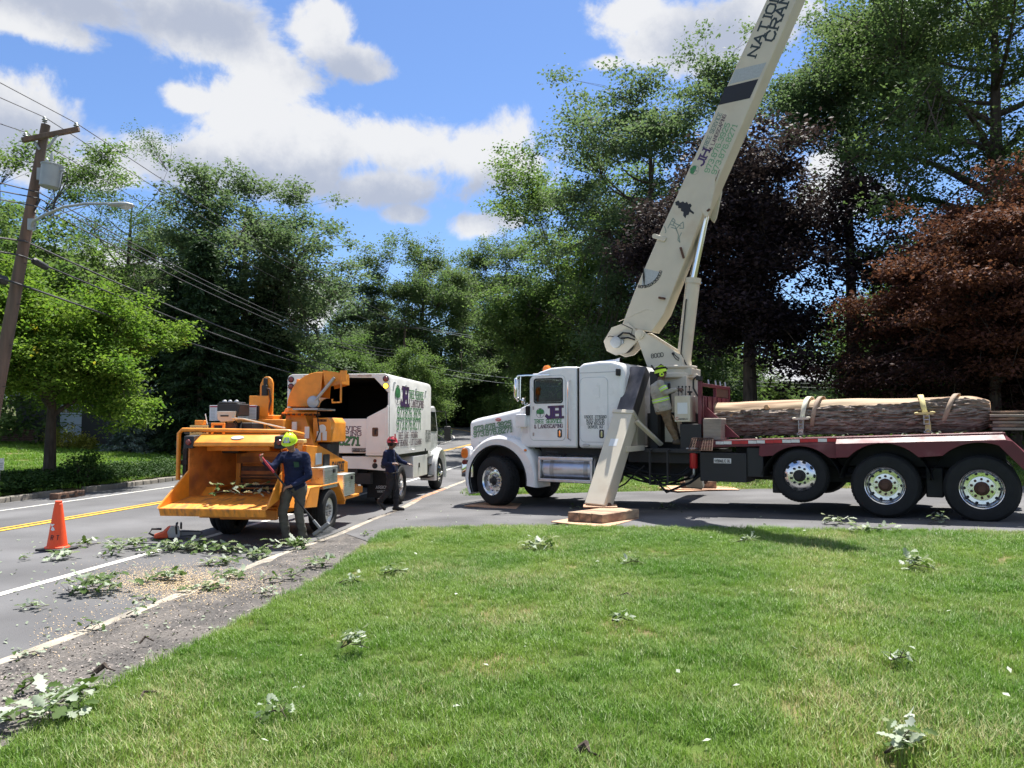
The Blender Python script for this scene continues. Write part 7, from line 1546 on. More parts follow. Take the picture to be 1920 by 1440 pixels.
# far outrigger pads
fp_ = TW(3.30, 3.41, 0); fz = lotz(fp_.x, fp_.y).z
o = Vector((fp_.x, fp_.y, fz)); c_px = lot(1320, 921)
o = lotz(c_px.x, c_px.y)
for k, (x, w, nm) in enumerate(((-.35, 0, 'upper'), (-.1, .1, 'lower'))):
    t = thing('plywood_sheet', nm + ' tan plywood sheet under the far outrigger behind the oil tank', 'plywood', o + Vector((0, .1, .012 + .022 * (1 - k))), [-.1, .25][k]); mb = MB(); mb.box(-.78, .82, -.22, .9, 0, .02); mb.build('sheet', M['ply'], t, bevel=.003)
for k in range(2):
    t = thing('pad_timber', ['left', 'right'][k] + ' of the two thick timbers under the far outrigger foot', 'timber', o + Vector((-.28 + k * .42, .15, .058)), -.1, 'timbers under the far outrigger'); mb = MB(); mb.box(-.2, .2, 0, .55, 0, .17); mb.mi[2] = 1; mb.build('timber', [M['timber'], M['timber_dark']], t, bevel=.012)
t = thing('plywood_sheet', 'dark thin plywood sheet under the front wheel of the crane truck', 'plywood', lotz(-.62, 16.35) + Vector((0, 0, .01)), TA); mb = MB(); mb.box(-.4, 1.3, -.1, .9, 0, .022); mb.build('sheet', M['ply'], t, bevel=.003)
# ------------------------------------------------------------------ people: limbs lofted, fused into one surface, smoothed
def ell(mb, pts, n=14):
    """pts: (centre, half width along side, half depth, side dir)"""
    secs = []
    for i, (c, a, b, sd) in enumerate(pts):
        c = Vector(c); d = (Vector(pts[min(i + 1, len(pts) - 1)][0]) - Vector(pts[max(i - 1, 0)][0])).normalized(); s = Vector(sd); s = (s - d * s.dot(d)).normalized(); f = d.cross(s)
        secs.append([c + s * (a * math.cos(2 * math.pi * k / n)) + f * (b * math.sin(2 * math.pi * k / n)) for k in range(n)])
    mb.loft(secs)
def limb(mb, a, b, ra, rb, n=12, mid=None):
    a, b = Vector(a), Vector(b); d = (b - a).normalized(); m = (a + b) / 2
    rm = mid or (ra + rb) / 2; q = a + (b - a) * .33
    mb.tube([a - d * ra * .85, a - d * ra * .5, a, q, m, b, b + d * rb * .5, b + d * rb * .85], [ra * .35, ra * .82, ra, rm * 1.02, rm, rb, rb * .82, rb * .35], n)
def fuse(mb, name, m, parent, voxel, smooth=4, wrinkle=0.0, wscale=14.0, seed=0):
    o = mb.build(name, M[m], parent)
    a = o.modifiers.new('r', 'REMESH'); a.mode = 'VOXEL'; a.voxel_size = voxel
    s = o.modifiers.new('s', 'SMOOTH'); s.iterations = smooth; s.factor = .5
    bpy.context.view_layer.update()
    me = bpy.data.meshes.new_from_object(o.evaluated_get(bpy.context.evaluated_depsgraph_get())); o.modifiers.clear(); o.data = me; me.name = name
    if not me.materials: me.materials.append(M[m])
    if wrinkle:
        n = len(me.vertices); co = np.empty(n * 3, np.float32); me.vertices.foreach_get('co', co); no = np.empty(n * 3, np.float32); me.vertices.foreach_get('normal', no); co = co.reshape(-1, 3); no = no.reshape(-1, 3)
        w = np.array([MN.noise(Vector((c[0] * wscale * .7, c[1] * wscale * .7, c[2] * wscale * 1.5 + seed))) + .5 * MN.noise(Vector((c[0] * wscale * 2, c[1] * wscale * 2, c[2] * wscale * 2.6 + seed))) for c in co])
        co = co + no * (w * wrinkle)[:, None]; me.vertices.foreach_set('co', co.reshape(-1)); me.update()
    me.polygons.foreach_set('use_smooth', [True] * len(me.polygons))
    return o
def hand(mb, wrist, d, palm, curl=60, sc=1.0):
    """palm and five bent fingers; d points from wrist to knuckles, palm is the way the palm looks"""
    w = Vector(wrist); d = Vector(d).normalized(); p = Vector(palm); p = (p - d * p.dot(d)).normalized(); s = d.cross(p)
    k = w + d * .085 * sc
    ell(mb, [(w - d * .01, .024 * sc, .02 * sc, s), (w + d * .03 * sc, .036 * sc, .018 * sc, s), (k, .041 * sc, .016 * sc, s), (k + d * .012 * sc, .03 * sc, .01 * sc, s)], 10)
    for i, (off, l) in enumerate(((-.03, .072), (-.01, .082), (.01, .077), (.029, .06))):
        b = k + s * off * sc; l *= sc; dr = d; pts = [b - d * .015]; q = b
        for j, f in enumerate((.45, .32, .23)):
            a = R(curl * (.55 if j == 0 else .85)); dr = (dr * math.cos(a) + p * math.sin(a)).normalized(); p2 = (p - dr * p.dot(dr)).normalized(); q = q + dr * l * f; pts.append(q)
        mb.tube(pts, [.0098 * sc, .0098 * sc, .0088 * sc, .0072 * sc], 7)
    b = w + d * .03 * sc - s * .03 * sc; t1 = (d * .6 - s * .6 + p * .4).normalized(); t2 = (d * .7 + p * .6 + s * .1).normalized(); mb.tube([b, b + t1 * .035 * sc, b + t1 * .035 * sc + t2 * .035 * sc], [.013 * sc, .012 * sc, .009 * sc], 7)
def person(name_label, loc, J, side, face, mats, H=1.75, group=None, wr=0.010):
    """J: joints in local metres; side: unit vector to the person's left; face: the way the face looks"""
    t = thing('person', name_label, 'person', loc, 0, group); sc = H / 1.75
    V_ = {k: Vector(v) for k, v in J.items() if isinstance(v, tuple)}; sd = Vector(side).normalized(); fc = Vector(face).normalized(); up = sd.cross(fc) * -1
    up = fc.cross(sd) * (1 if fc.cross(sd).z < 0 else 1); up = sd.cross(fc); up = up if up.z > 0 else -up
    hd = V_['head']; nk = V_['neck']; pel = V_['pelvis']; ch = V_['chest']
    b = MB()
    # head and neck with face
    limb(b, nk - Vector((0, 0, .06)), hd - up * .03, .052 * sc, .05 * sc)
    ell(b, [(hd - up * .115 * sc + fc * .03, .03 * sc, .03 * sc, sd), (hd - up * .095 * sc + fc * .025, .05 * sc, .055 * sc, sd), (hd - up * .05 * sc + fc * .01, .066 * sc, .082 * sc, sd), (hd, .074 * sc, .095 * sc, sd), (hd + up * .05 * sc, .072 * sc, .093 * sc, sd), (hd + up * .095 * sc, .05 * sc, .065 * sc, sd), (hd + up * .11 * sc, .02 * sc, .03 * sc, sd)], 16)
    b.tube([hd + fc * .09 * sc + up * .02, hd + fc * .112 * sc - up * .025 * sc, hd + fc * .09 * sc - up * .035 * sc], [.01 * sc, .015 * sc, .012 * sc], 7)
    b.tube([hd + fc * .088 * sc - up * .062 * sc - sd * .024, hd + fc * .097 * sc - up * .062 * sc, hd + fc * .088 * sc - up * .062 * sc + sd * .024], .0085 * sc, 6)
    for k in (-1, 1): ell(b, [(hd + sd * k * .072 * sc - up * .03, .008, .014, fc), (hd + sd * k * .08 * sc, .009, .022, fc), (hd + sd * k * .074 * sc + up * .03, .007, .015, fc)], 8)
    # trunk and limbs under the clothes
    ell(b, [(pel - up * .08, .10, .08, sd), (pel, .125, .085, sd), ((pel + ch) / 2, .115, .08, sd), (ch, .13, .09, sd), (nk - up * .05, .07, .06, sd)], 14)
    for q in ('l', 'r'):
        limb(b, V_['sh_' + q], V_['el_' + q], .042 * sc, .036 * sc); limb(b, V_['el_' + q], V_['ha_' + q], .036 * sc, .026 * sc)
        limb(b, V_['hip_' + q], V_['kn_' + q], .07 * sc, .05 * sc); limb(b, V_['kn_' + q], V_['an_' + q], .05 * sc, .036 * sc)
        f = (V_['ha_' + q] - V_['el_' + q]).normalized(); hdir = V_.get('hd_' + q, f); hand(b, V_['ha_' + q], hdir, V_.get('pm_' + q, Vector((0, 0, -1))), J.get('curl', 62), sc)
    fuse(b, 'body', mats['skin'], t, .0085, 3)
    for k in (-1, 1): e = MB(); e.ball(hd + fc * .083 * sc + sd * k * .03 * sc + up * .012, .0115 * sc, 8, 6); e.build('eye', M['hair'], t, smooth=True)
    if mats.get('hair', True):
        e = MB(); ell(e, [(hd - fc * .03 - up * .06 * sc, .06 * sc, .06 * sc, sd), (hd - fc * .035 * sc, .079 * sc, .075 * sc, sd), (hd - fc * .03 * sc + up * .05, .077 * sc, .077 * sc, sd)], 14); e.build('hair', M['hair'], t, smooth=True)
    # shirt
    c = MB(); g = J.get('girth', 1.0)
    ell(c, [(pel - up * .06, .165 * g, .125 * g, sd), (pel + up * .03, .17 * g, .13 * g, sd), ((pel * .55 + ch * .45), .158 * g, .125 * g, sd), (ch - up * .03, .175 * g, .125 * g, sd), (ch + up * .08, .165 * g, .112 * g, sd), (nk - up * .055, .10, .085, sd), (nk - up * .01, .064, .06, sd)], 18)
    for q in ('l', 'r'):
        limb(c, nk - up * .10, V_['sh_' + q] - up * .005, .062 * sc, .07 * sc); limb(c, ch, V_['sh_' + q] - up * .03, .10 * sc, .07 * sc)
        limb(c, V_['sh_' + q], V_['el_' + q], .070 * sc, .058 * sc); limb(c, V_['el_' + q], V_['el_' + q].lerp(V_['ha_' + q], .88), .057 * sc, .043 * sc)
    fuse(c, 'shirt', mats['shirt'], t, .014, 5, wr, 13, 1)
    # trousers
    c = MB()
    ell(c, [(pel + up * .06, .145 * g, .115 * g, sd), (pel - up * .02, .16 * g, .128 * g, sd), (pel - up * .10, .155 * g, .125 * g, sd)], 16)
    for q in ('l', 'r'):
        limb(c, V_['hip_' + q] - up * .02, V_['kn_' + q], .10 * sc, .074 * sc, mid=.088 * sc); limb(c, V_['kn_' + q], V_['an_' + q] + (V_['kn_' + q] - V_['an_' + q]) * .06, .074 * sc, .066 * sc, mid=.07 * sc)
    fuse(c, 'trousers', mats['trousers'], t, .014, 5, wr * 1.2, 12, 7)
    for q in ('l', 'r'):
        a = V_['an_' + q]; tp = V_['toe_' + q]; c = MB(); d = (tp - a); d0 = Vector((d.x, d.y, 0)).normalized() if J.get('flat_' + q, True) else d.normalized(); sx = d0.cross(Vector((0, 0, 1)))
        heel = a - d0 * .05 + Vector((0, 0, -.045)); ell(c, [(a + Vector((0, 0, .06)), .05, .055, sx), (a, .05, .06, sx), (a - Vector((0, 0, .05)), .045, .06, sx)], 12); limb(c, heel, tp, .042, .036); limb(c, a + Vector((0, 0, -.02)), tp + Vector((0, 0, .01)), .05, .034)
        fuse(c, 'boot', mats['boot'], t, .012, 3)
    return t, hd, sd, fc, up, sc
def helmet(t, hd, sd, fc, up, sc, m, name='helmet', vents=True):
    Mx = Matrix((( *fc, 0), (*sd, 0), (*up, 0), (0, 0, 0, 1))).transposed(); Mx.translation = hd
    mb = MB(); secs = []
    for i in range(11):
        a = R(90 * i / 10); rr = math.cos(a); secs.append([Vector(((.132 if math.cos(k) > 0 else .125) * sc * rr * math.cos(k) + .0, .112 * sc * rr * math.sin(k), .03 * sc + .125 * sc * math.sin(a))) for k in [2 * math.pi * j / 22 for j in range(22)]])
    rim = [[p * 1.05 + Vector((.012 if p.x > 0 else 0, 0, -.012)) for p in secs[0]]]
    mb.loft(rim + secs, True, True); mb.xform(Mx); h = mb.build(name, M[m], t, smooth=50)
    mb = MB()
    for y in (-.035, 0, .035): mb.tube([Mx @ Vector((.10 * sc, y * 1.2, .115 * sc)), Mx @ Vector((.03, y * 1.3, .155 * sc)), Mx @ Vector((-.06, y * 1.2, .145 * sc))], .007, 6)
    mb.build('ridge', M[m], h, smooth=True)
    if vents:
        for y in (-.05, .05):
            mb = MB(); mb.ball(Mx @ Vector((.115 * sc, y * sc, .075 * sc)), .014, 8, 5); mb.build('vent', M['seam'], h)
    return h, Mx
# sweeping worker in front of the chipper
wl_ = gpt(548, 1021)
J1 = dict(pelvis=(.03, 0, .92), chest=(.015, -.02, 1.29), neck=(.0, -.05, 1.49), head=(-.03, -.115, 1.60), sh_r=(-.175, -.02, 1.385), el_r=(-.28, -.18, 1.20), ha_r=(-.385, -.30, 1.31), sh_l=(.195, -.02, 1.38), el_l=(.27, -.10, 1.07), ha_l=(.04, -.27, .93),
          hip_r=(-.085, 0, .90), kn_r=(-.135, -.08, .50), an_r=(-.09, .0, .10), toe_r=(-.13, -.17, .035), hip_l=(.125, 0, .90), kn_l=(.11, -.06, .50), an_l=(.165, .03, .10), toe_l=(.22, -.13, .035), hd_r=(-.25, -.3, .75), pm_r=(.6, -.2, -.1), hd_l=(-.8, -.25, -.2), pm_l=(0, .2, -1), curl=72)
W1 = person('worker in lime helmet and navy shirt sweeping with a broom beside the chipper', wl_, J1, (1, 0, 0), Vector((-.12, -1, -.62)), dict(skin='skin', shirt='navy', trousers='pants_grey', boot='boot'), 1.75)
h1, Mx = helmet(*W1[:6], 'helmet_lime')
mb = MB(); mb.box(.085, .135, -.04, .04, .075, .078); mb.poly([(.128, .045, .075), (.128, -.045, .075), (.075, -.04, .138), (.075, .04, .138)]); mb.xform(Mx); mb.build('sticker', M['decal_grey'], h1)
mb = MB(); mb.poly([(.045, -.165, 1.30), (.125, -.16, 1.295), (.135, -.155, 1.22), (.06, -.165, 1.21)]); mb.build('chest_emblem', mat('emblem_green', (.02, .06, .035), .9), W1[0])
# his broom
A_, B_ = Vector((-.425, -.315, 1.40)), Vector((.42, -.22, .36))
ax = (B_ - A_).normalized(); br = thing('broom', 'long-handled broom with red grip and grey bristles held by the worker', 'broom', wl_)
mb = MB(); mb.tube([A_, B_], .0145, 8); mb.build('handle', M['black'], br, smooth=True)
mb = MB(); mb.tube([A_ - ax * .02, A_ + ax * .02, A_ + ax * .34], [.014, .018, .0175], 9); mb.build('grip', M['handle_red'], br, smooth=True)
mb = MB(); hc = B_ + ax * .08; sx = Vector((.75, -.2, .55)).normalized(); mb.bar(B_ - ax * .06, B_ + ax * .16, .05, .04); mb.bar(B_ + ax * .12 - sx * .15, B_ + ax * .12 + sx * .17, .05, .05); mb.build('head', M['broom_grey'], br, bevel=.008)
mb = MB(); rnd = random.Random(4)
for k in range(26):
    f = (k / 25 - .5); a = B_ + ax * .14 + sx * (f * .26); b = a + (ax + sx * f * 1.0).normalized() * rnd.uniform(.26, .32); b.z = max(b.z, .01); mb.tube([a, b], [.0035, .002], 4)
mb.build('bristles', M['broom_grey'], br)['kind'] = 'stuff'
# walking worker in red helmet by the chip truck
w2 = gpt(737, 959)
J2 = dict(pelvis=(-.03, 0, .80), chest=(-.09, 0, 1.12), neck=(-.075, 0, 1.30), head=(-.035, 0, 1.415), sh_r=(-.12, -.18, 1.23), el_r=(-.17, -.24, 1.0), ha_r=(.02, -.26, 1.0), sh_l=(-.06, .17, 1.23), el_l=(.10, .22, 1.04), ha_l=(.27, .17, .98),
          hip_r=(-.03, -.085, .78), kn_r=(-.08, -.10, .43), an_r=(-.26, -.10, .22), toe_r=(-.16, -.10, .06), hip_l=(-.03, .085, .78), kn_l=(.05, .09, .43), an_l=(.05, .09, .095), toe_l=(.20, .07, .035), flat_r=False, hd_l=(1, 0, -.2), pm_l=(0, 0, -1), hd_r=(1, .1, .1), pm_r=(0, .5, -1), curl=48)
W2 = person('worker in red helmet and navy shirt walking past the chip truck rear wheel', w2, J2, (0, 1, 0), Vector((1, -.12, .02)), dict(skin='skin_dark', shirt='navy', trousers='pants_dark', boot='boot_black'), 1.60)
h2, Mx = helmet(*W2[:6], 'helmet_red', vents=False)
mb = MB(); mb.tube([Mx @ Vector((.03, -.118, .03)), Mx @ Vector((-.02, -.118, .09)), Mx @ Vector((-.03, -.06, .14))], .012, 6); mb.tube([Mx @ Vector((.1, -.08, .06)), Mx @ Vector((.03, -.11, .075)), Mx @ Vector((-.07, -.09, .07))], .012, 6); mb.build('stripe', M['black'], h2)
mb = MB(); mb.tube([Mx @ Vector((.09, -.10, .02)), Mx @ Vector((.085, -.105, .20))], .014, 6); mb.build('visor_arm', M['helmet_red'], h2)
for k in (-1, 1): mb = MB(); mb.lathe([(.001, 0), (.03, .0), (.038, .01), (.038, .03), (.03, .038)], Mx @ Vector((.0, .072 * k, -.02)), Mx.to_3x3() @ Vector((0, k, 0)), 12); mb.build('ear_muff', M['black'], h2, smooth=40)
mb = MB(); mb.tube([(.06, -.14, 1.24), (.09, -.16, 1.0), (.07, -.16, .75), (.1, -.15, .5), (.06, -.15, .42)], .012, 6); mb.tube([(-.18, -.1, .82), (.0, -.165, .80), (.13, -.1, .82)], .018, 6); mb.build('lanyard', M['black'], W2[0], smooth=True)
# crane operator on the side platform
so, zo = S(1257, 833, .22); w3 = TW(so, .22, 1.505)
J3 = dict(pelvis=(-.13, 0, .70), chest=(-.215, 0, 1.03), neck=(-.20, 0, 1.23), head=(-.165, 0, 1.355), sh_r=(-.22, -.19, 1.17), el_r=(-.13, -.24, .98), ha_r=(.11, -.15, 1.05), sh_l=(-.17, .19, 1.17), el_l=(-.02, .2, .98), ha_l=(.12, .1, 1.03),
          hip_r=(-.12, -.09, .68), kn_r=(-.04, -.12, .36), an_r=(.10, -.10, .10), toe_r=(.26, -.12, .035), hip_l=(-.10, .09, .68), kn_l=(.08, .10, .40), an_l=(.16, .12, .10), toe_l=(.30, .12, .035), hd_r=(1, .1, .1), pm_r=(.1, .3, -1), hd_l=(1, 0, .1), pm_l=(0, 0, -1), curl=55, girth=1.25)
W3 = person('crane operator in lime helmet and pale striped work shirt standing at the control box', w3, J3, (0, 1, 0), Vector((1, -.1, .22)), dict(skin='skin_dark', shirt='shirt_tan', trousers='pants_tan', boot='boot'), 1.62, wr=.011)
h3, Mx = helmet(*W3[:6], 'helmet_lime', vents=False)
mb = MB(); mb.tube([Mx @ Vector((.1, -.06, .09)), Mx @ Vector((.0, -.10, .10)), Mx @ Vector((-.1, -.05, .10))], .02, 6); mb.tube([Mx @ Vector((.13, -.02, .05)), Mx @ Vector((.03, -.03, .155)), Mx @ Vector((-.12, -.02, .08))], .022, 6); mb.build('stripe', M['hair'], h3, smooth=True)
for k in (-1, 1): mb = MB(); mb.lathe([(.001, .045), (.034, .045), (.045, .03), (.045, .0), (.03, -.005)], Mx @ Vector((-.01, .072 * k, -.025)), Mx.to_3x3() @ Vector((0, k, 0)), 14); mb.build('ear_muff', M['helmet_lime'], h3, smooth=40); mb = MB(); mb.lathe([(.001, .049), (.018, .049), (.018, .045)], Mx @ Vector((-.01, .072 * k, -.025)), Mx.to_3x3() @ Vector((0, k, 0)), 12); mb.build('muff_cap', M['black'], h3)
mb = MB(); mb.tube([Mx @ Vector((-.12, -.05, .1)), Mx @ Vector((-.15, -.05, .19))], .016, 6); mb.build('clip', M['black'], h3)
mb = MB(); mb.ball(Mx @ Vector((.088, .03, .005)), .03, 9, 6, (.45, 1, .65)); mb.ball(Mx @ Vector((.088, -.03, .005)), .03, 9, 6, (.45, 1, .65)); mb.tube([Mx @ Vector((.085, -.055, .01)), Mx @ Vector((.0, -.082, .015))], .006, 5); mb.build('sunglasses', M['ink'], W3[0], smooth=True)
def band_ring(c, d, sd_, a, b, m, name, w=.022):
    c = Vector(c); d = Vector(d).normalized(); s = Vector(sd_); s = (s - d * s.dot(d)).normalized(); f = d.cross(s); mb = MB()
    mb.loft([[c + d * h + s * a * math.cos(q) + f * b * math.sin(q) for q in [2 * math.pi * j / 26 for j in range(26)]] for h in (-w / 2, w / 2)], True, False); return mb.build(name, M[m], W3[0], smooth=True)
pv, cv = Vector(J3['pelvis']), Vector(J3['chest'])
for k, m in ((.40, 'hivis'), (.475, 'reflective'), (.55, 'hivis')): band_ring(pv.lerp(cv, k), cv - pv, (0, 1, 0), .208, .166, m, 'band')
e0, s0_ = Vector(J3['el_r']), Vector(J3['sh_r'])
for k, m in ((.25, 'hivis'), (.38, 'reflective'), (.51, 'hivis')): band_ring(e0.lerp(s0_, k), s0_ - e0, (0, 1, 0), .078, .078, m, 'sleeve_band', .024)
mb = MB(); mb.tube([(-.04, -.12, 1.16), (-.02, -.08, .95), (-.0, -.06, .72)], .03, 6); mb.build('dark_panel', M['ink'], W3[0], smooth=True)
# ------------------------------------------------------------------ traffic cone, chainsaw, sign
cpt = gpt(107, 1031); cn = thing('traffic_cone', 'orange traffic cone with black base standing on the road', 'traffic cone', cpt, -.25)
mb = MB(); mb.box(-.20, .20, -.19, .19, .002, .035); mb.build('base', M['black'], cn, bevel=.012)
mb = MB(); mb.lathe([(.165, .03), (.16, .05), (.135, .06), (.052, .66), (.046, .665), (.046, .70), (.038, .705), (.001, .70)], (0, 0, 0), (0, 0, 1), 28); bd = mb.build('body', M['cone_orange'], cn, smooth=40)
def cone_pt(x, z): rr = .135 + (.052 - .135) * (z - .06) / .6 + .002; return Vector((x, -math.sqrt(max(0, rr * rr - x * x)) - .003, z))
mb = MB()
for ch, x0 in (('R', .005), ('T', .075)): text(mb, ch, cone_pt(x0 + .005, .16), (.9, .35, 0), (0, .12, 1), .06, .17, off=.003, serif=False, wscale=.7)
mb.build('lettering', M['ink'], bd, recalc=False)
mb = MB()
for pts in ([(-.03, .36), (.0, .345), (.03, .375), (.022, .385), (-.0, .378), (-.028, .385)], [(-.02, .30), (.015, .285), (.045, .295), (.03, .33), (.0, .35), (-.005, .33)]): mb.poly([cone_pt(a, b) for a, b in pts])
mb.build('torn_sticker', M['paper'], bd)
sp = gpt(318, 1010); cs = thing('chainsaw', 'orange and black chainsaw lying on the road left of the chipper', 'chainsaw', sp, .42)
mb = MB(); mb.prism([(-.22, .02), (-.24, .07), (-.10, .12), (-.02, .20), (.10, .20), (.14, .12), (.13, .02)], -.10, .08, 'y'); bo = mb.build('body', M['saw_orange'], cs, bevel=.02)
mb = MB(); mb.prism([(-.02, .02), (-.04, .12), (.02, .22), (.13, .21), (.16, .08), (.15, .02)], -.125, -.095, 'y'); mb.build('side_cover', M['steel'], bo, bevel=.01)
mb = MB(); mb.tube([(.10, -.12, .08), (.09, -.13, .20), (.10, -.06, .245), (.11, .06, .24), (.10, .11, .2), (.09, .1, .08)], .016, 8); mb.build('front_handle', M['black'], cs, smooth=True); mb = MB(); mb.tube([(-.22, 0, .06), (-.30, 0, .10), (-.26, 0, .17), (-.12, 0, .16)], .018, 8); mb.build('rear_handle', M['black'], cs, smooth=True)
mb = MB(); mb.box(.15, .18, -.10, .08, .15, .25); mb.build('hand_guard', M['black'], cs, bevel=.01)
mb = MB(); mb.prism([(.12, .05), (.12, .11), (.44, .10), (.475, .08), (.44, .055)], -.105, -.097, 'y'); ba = mb.build('bar', M['broom_grey'], cs)
mb = MB(); mb.tube([(.12, -.10, .115), (.44, -.10, .106), (.482, -.10, .08), (.44, -.10, .049), (.12, -.10, .045)], .008, 5); mb.build('chain', M['black'], ba)
yp = Vector((uX(4, 19.6), 19.6, 0)); yp.z = zg(*yp.xy); ys = thing('yard_sign', 'small white yard sign with grey print at the left lawn edge', 'sign', yp, 0)
mb = MB(); mb.box(-.12, .1, -.01, .01, .62, .92); b_ = mb.build('board', M['paper'], ys, bevel=.004); mb = MB()
for k in range(3): mb.box(-.07, .08, -.013, -.0105, .68 + k * .05, .71 + k * .05)
mb.build('print', M['decal_grey'], b_); mb = MB(); mb.tube([(0, 0, -.1), (0, 0, .62)], .012, 6); mb.build('post', M['steel'], ys)
# ------------------------------------------------------------------ utility pole, transformer, lamp, wires
def up_pt(u, v, Y=19.0): return at(u, v, Y)
base = at(-38, 845, 19.0); base.z = zg(base.x, base.y); top = at(86, 234, 19.0)
pole = thing('utility_pole', 'leaning brown wooden utility pole at the left edge with crossarm', 'utility pole', base)
mb = MB(); P = [base - base - Vector((0, 0, .3)) + Vector((0, 0, 0))] + [(top - base) * k for k in (.25, .5, .75, 1.0)]; mb.tube(P, [.165, .155, .145, .125, .105], 14); mb.build('pole', M['pole_wood'], pole, smooth=40)
Ld = lambda u, v, dy=0: at(u, v, 19.0 + dy) - base
mb = MB(); a, b = Ld(42, 263, -.15), Ld(148, 242, -.2); mb.bar(a, b, .10, .12); mb.build('crossarm', M['pole_wood'], pole, bevel=.012)
mb = MB(); mb.bar(Ld(109, 251, -.2), Ld(90, 277, -.15), .03, .05); mb.bar(Ld(60, 258, -.1), Ld(74, 280, -.15), .03, .05); mb.build('arm_brace', M['grey_metal'], pole)
def insul(u, v, h=.2, dy=0):
    c = Ld(u, v, dy); mb = MB(); mb.lathe([(.02, -h), (.02, -.1), (.06, -.09), (.03, -.05), (.07, -.04), (.03, 0), (.05, .01), (.001, .06)], c, (0, 0, 1), 12); mb.build('insulator', M['grey_metal'], pole, smooth=30)
insul(143, 233, .12, -.2); insul(84, 222, .2); insul(48, 252, .1, -.15)
mb = MB(); mb.tube([Ld(76, 361), Ld(72, 361, -.2), Ld(72, 380, -.2)], .02, 6); mb.tube([Ld(75, 372), Ld(66, 390), Ld(66, 400, -.1)], .03, 6); mb.build('wire_rack', M['wire'], pole)
for k in range(14):
    t_ = .18 + .055 * k; c = (top - base) * t_; mb = MB(); s_ = -1 if k % 2 else 1; mb.tube([c + Vector((.1 * s_, -.05, 0)), c + Vector((.26 * s_, -.06, .01))], .008, 5); mb.build('step_bolt', M['wire'], pole)
trc = at(96, 330, 18.75); tr = thing('transformer', 'grey cylindrical transformer hanging on the right of the utility pole', 'transformer', trc, 0)
mb = MB(); mb.lathe([(.001, -.31), (.2, -.30), (.235, -.28), (.245, .24), (.26, .25), (.26, .28), (.2, .30), (.001, .31)], (0, 0, 0), (0.09, 0, 1), 26); mb.build('tank', M['grey_metal'], tr, smooth=40)
for x, y, h in ((.06, -.1, .26), (-.12, .0, .16)): mb = MB(); mb.lathe([(.035, 0), (.03, .05), (.045, .06), (.03, .1), (.045, .11), (.025, h), (.001, h + .02)], (x, y, .29), (0, 0, 1), 10); mb.build('bushing', M['decal_grey'], tr, smooth=30)
mb = MB(); mb.tube([(.24, -.05, .14), (.33, -.05, .13), (.36, -.05, .08)], .03, 7); mb.box(-.34, -.22, -.04, .04, -.1, .2); mb.build('lug', M['grey_metal'], tr)
mb = MB(); rel = lambda u, v, dy=0: at(u, v, 18.7 + dy) - trc
mb.tube([rel(124, 322), rel(127, 335), rel(115, 358), rel(103, 380), rel(95, 395)], .014, 5); mb.tube([rel(118, 325), rel(114, 350), rel(104, 375), rel(99, 408)], .012, 5); mb.tube([rel(100, 355), rel(103, 372), rel(98, 400)], .012, 5); mb.build('drop_cable', M['wire'], tr, smooth=True)
l0 = at(62, 415, 18.9); lamp_ = thing('street_lamp', 'grey cobra-head street lamp on a curved arm from the utility pole', 'street lamp', l0)
q = lambda u, v, Y: at(u, v, Y) - l0
mb = MB(); mb.tube([q(60, 428, 18.9), q(62, 415, 18.8), q(85, 403, 18.5), q(120, 388, 18.2), q(160, 382, 17.8), q(205, 382, 17.5)], [.045, .04, .035, .033, .03, .03], 9); mb.build('arm', M['grey_metal'], lamp_, smooth=True)
mb = MB(); mb.box(*sorted((q(58, 420, 18.9).x - .06, q(58, 420, 18.9).x + .1)), -.05, .05, -.22, .06); mb.tube([q(64, 424, 18.9), q(100, 405, 18.4), q(165, 385, 17.8)], .012, 5); mb.build('bracket', M['grey_metal'], lamp_)
c = q(228, 384.5, 17.4); mb = MB(); secs = []
for s_, w_, h0, h1 in ((-.30, .05, -.03, .05), (-.2, .09, -.04, .07), (.0, .13, -.06, .08), (.15, .13, -.07, .07), (.26, .08, -.06, .03), (.30, .03, -.04, .0)):
    secs.append([c + Vector((s_, w_ * math.cos(a), (h1 if math.sin(a) > 0 else -h0) * math.sin(a) * .9)) for a in [2 * math.pi * j / 14 for j in range(14)]])
mb.loft(secs); hdl = mb.build('lamp_head', M['grey_metal'], lamp_, smooth=50); mb = MB(); mb.ball(c + Vector((.1, 0, -.045)), .11, 12, 6, (1.2, .9, .55)); mb.build('lens', M['decal_grey'], hdl, smooth=True)
def sag(a, b, s, n=14): return [a.lerp(b, k / (n - 1)) - Vector((0, 0, 4 * s * (k / (n - 1)) * (1 - k / (n - 1)))) for k in range(n)]
p2 = Vector((uX(757, 70), 70, 0)); p2.z = zg(*p2.xy)
pole2 = thing('utility_pole', 'distant thin wooden utility pole with crossarm above the chip truck', 'utility pole', p2)
h2_ = at(757, 612, 70).z - p2.z
mb = MB(); mb.tube([(0, 0, -.3), (0, 0, h2_ * .5), (.05, 0, h2_)], [.17, .15, .12], 10); mb.build('pole', M['pole_wood'], pole2, smooth=40)
mb = MB(); mb.box(-1.35, 1.35, -.08, .04, h2_ - .25, h2_ - .12); mb.build('crossarm', M['pole_wood'], pole2)
for x in (-1.2, .5, 1.15): mb = MB(); mb.lathe([(.05, 0), (.03, .08), (.05, .1), (.001, .16)], (x, 0, h2_ - .12), (0, 0, 1), 8); mb.build('insulator', M['grey_metal'], pole2)
WG = 'overhead wires'
def wire(label, pts, r, m='wire'):
    t = None; mb = MB(); mb.tube(pts, r, 5); o = mb.build('overhead_wire', M[m], None, smooth=True); tag(o, label, 'wire', WG); return o
def W3d(u, v, Y): return at(u, v, Y)
P2 = lambda x, z: p2 + Vector((x, 0, z))
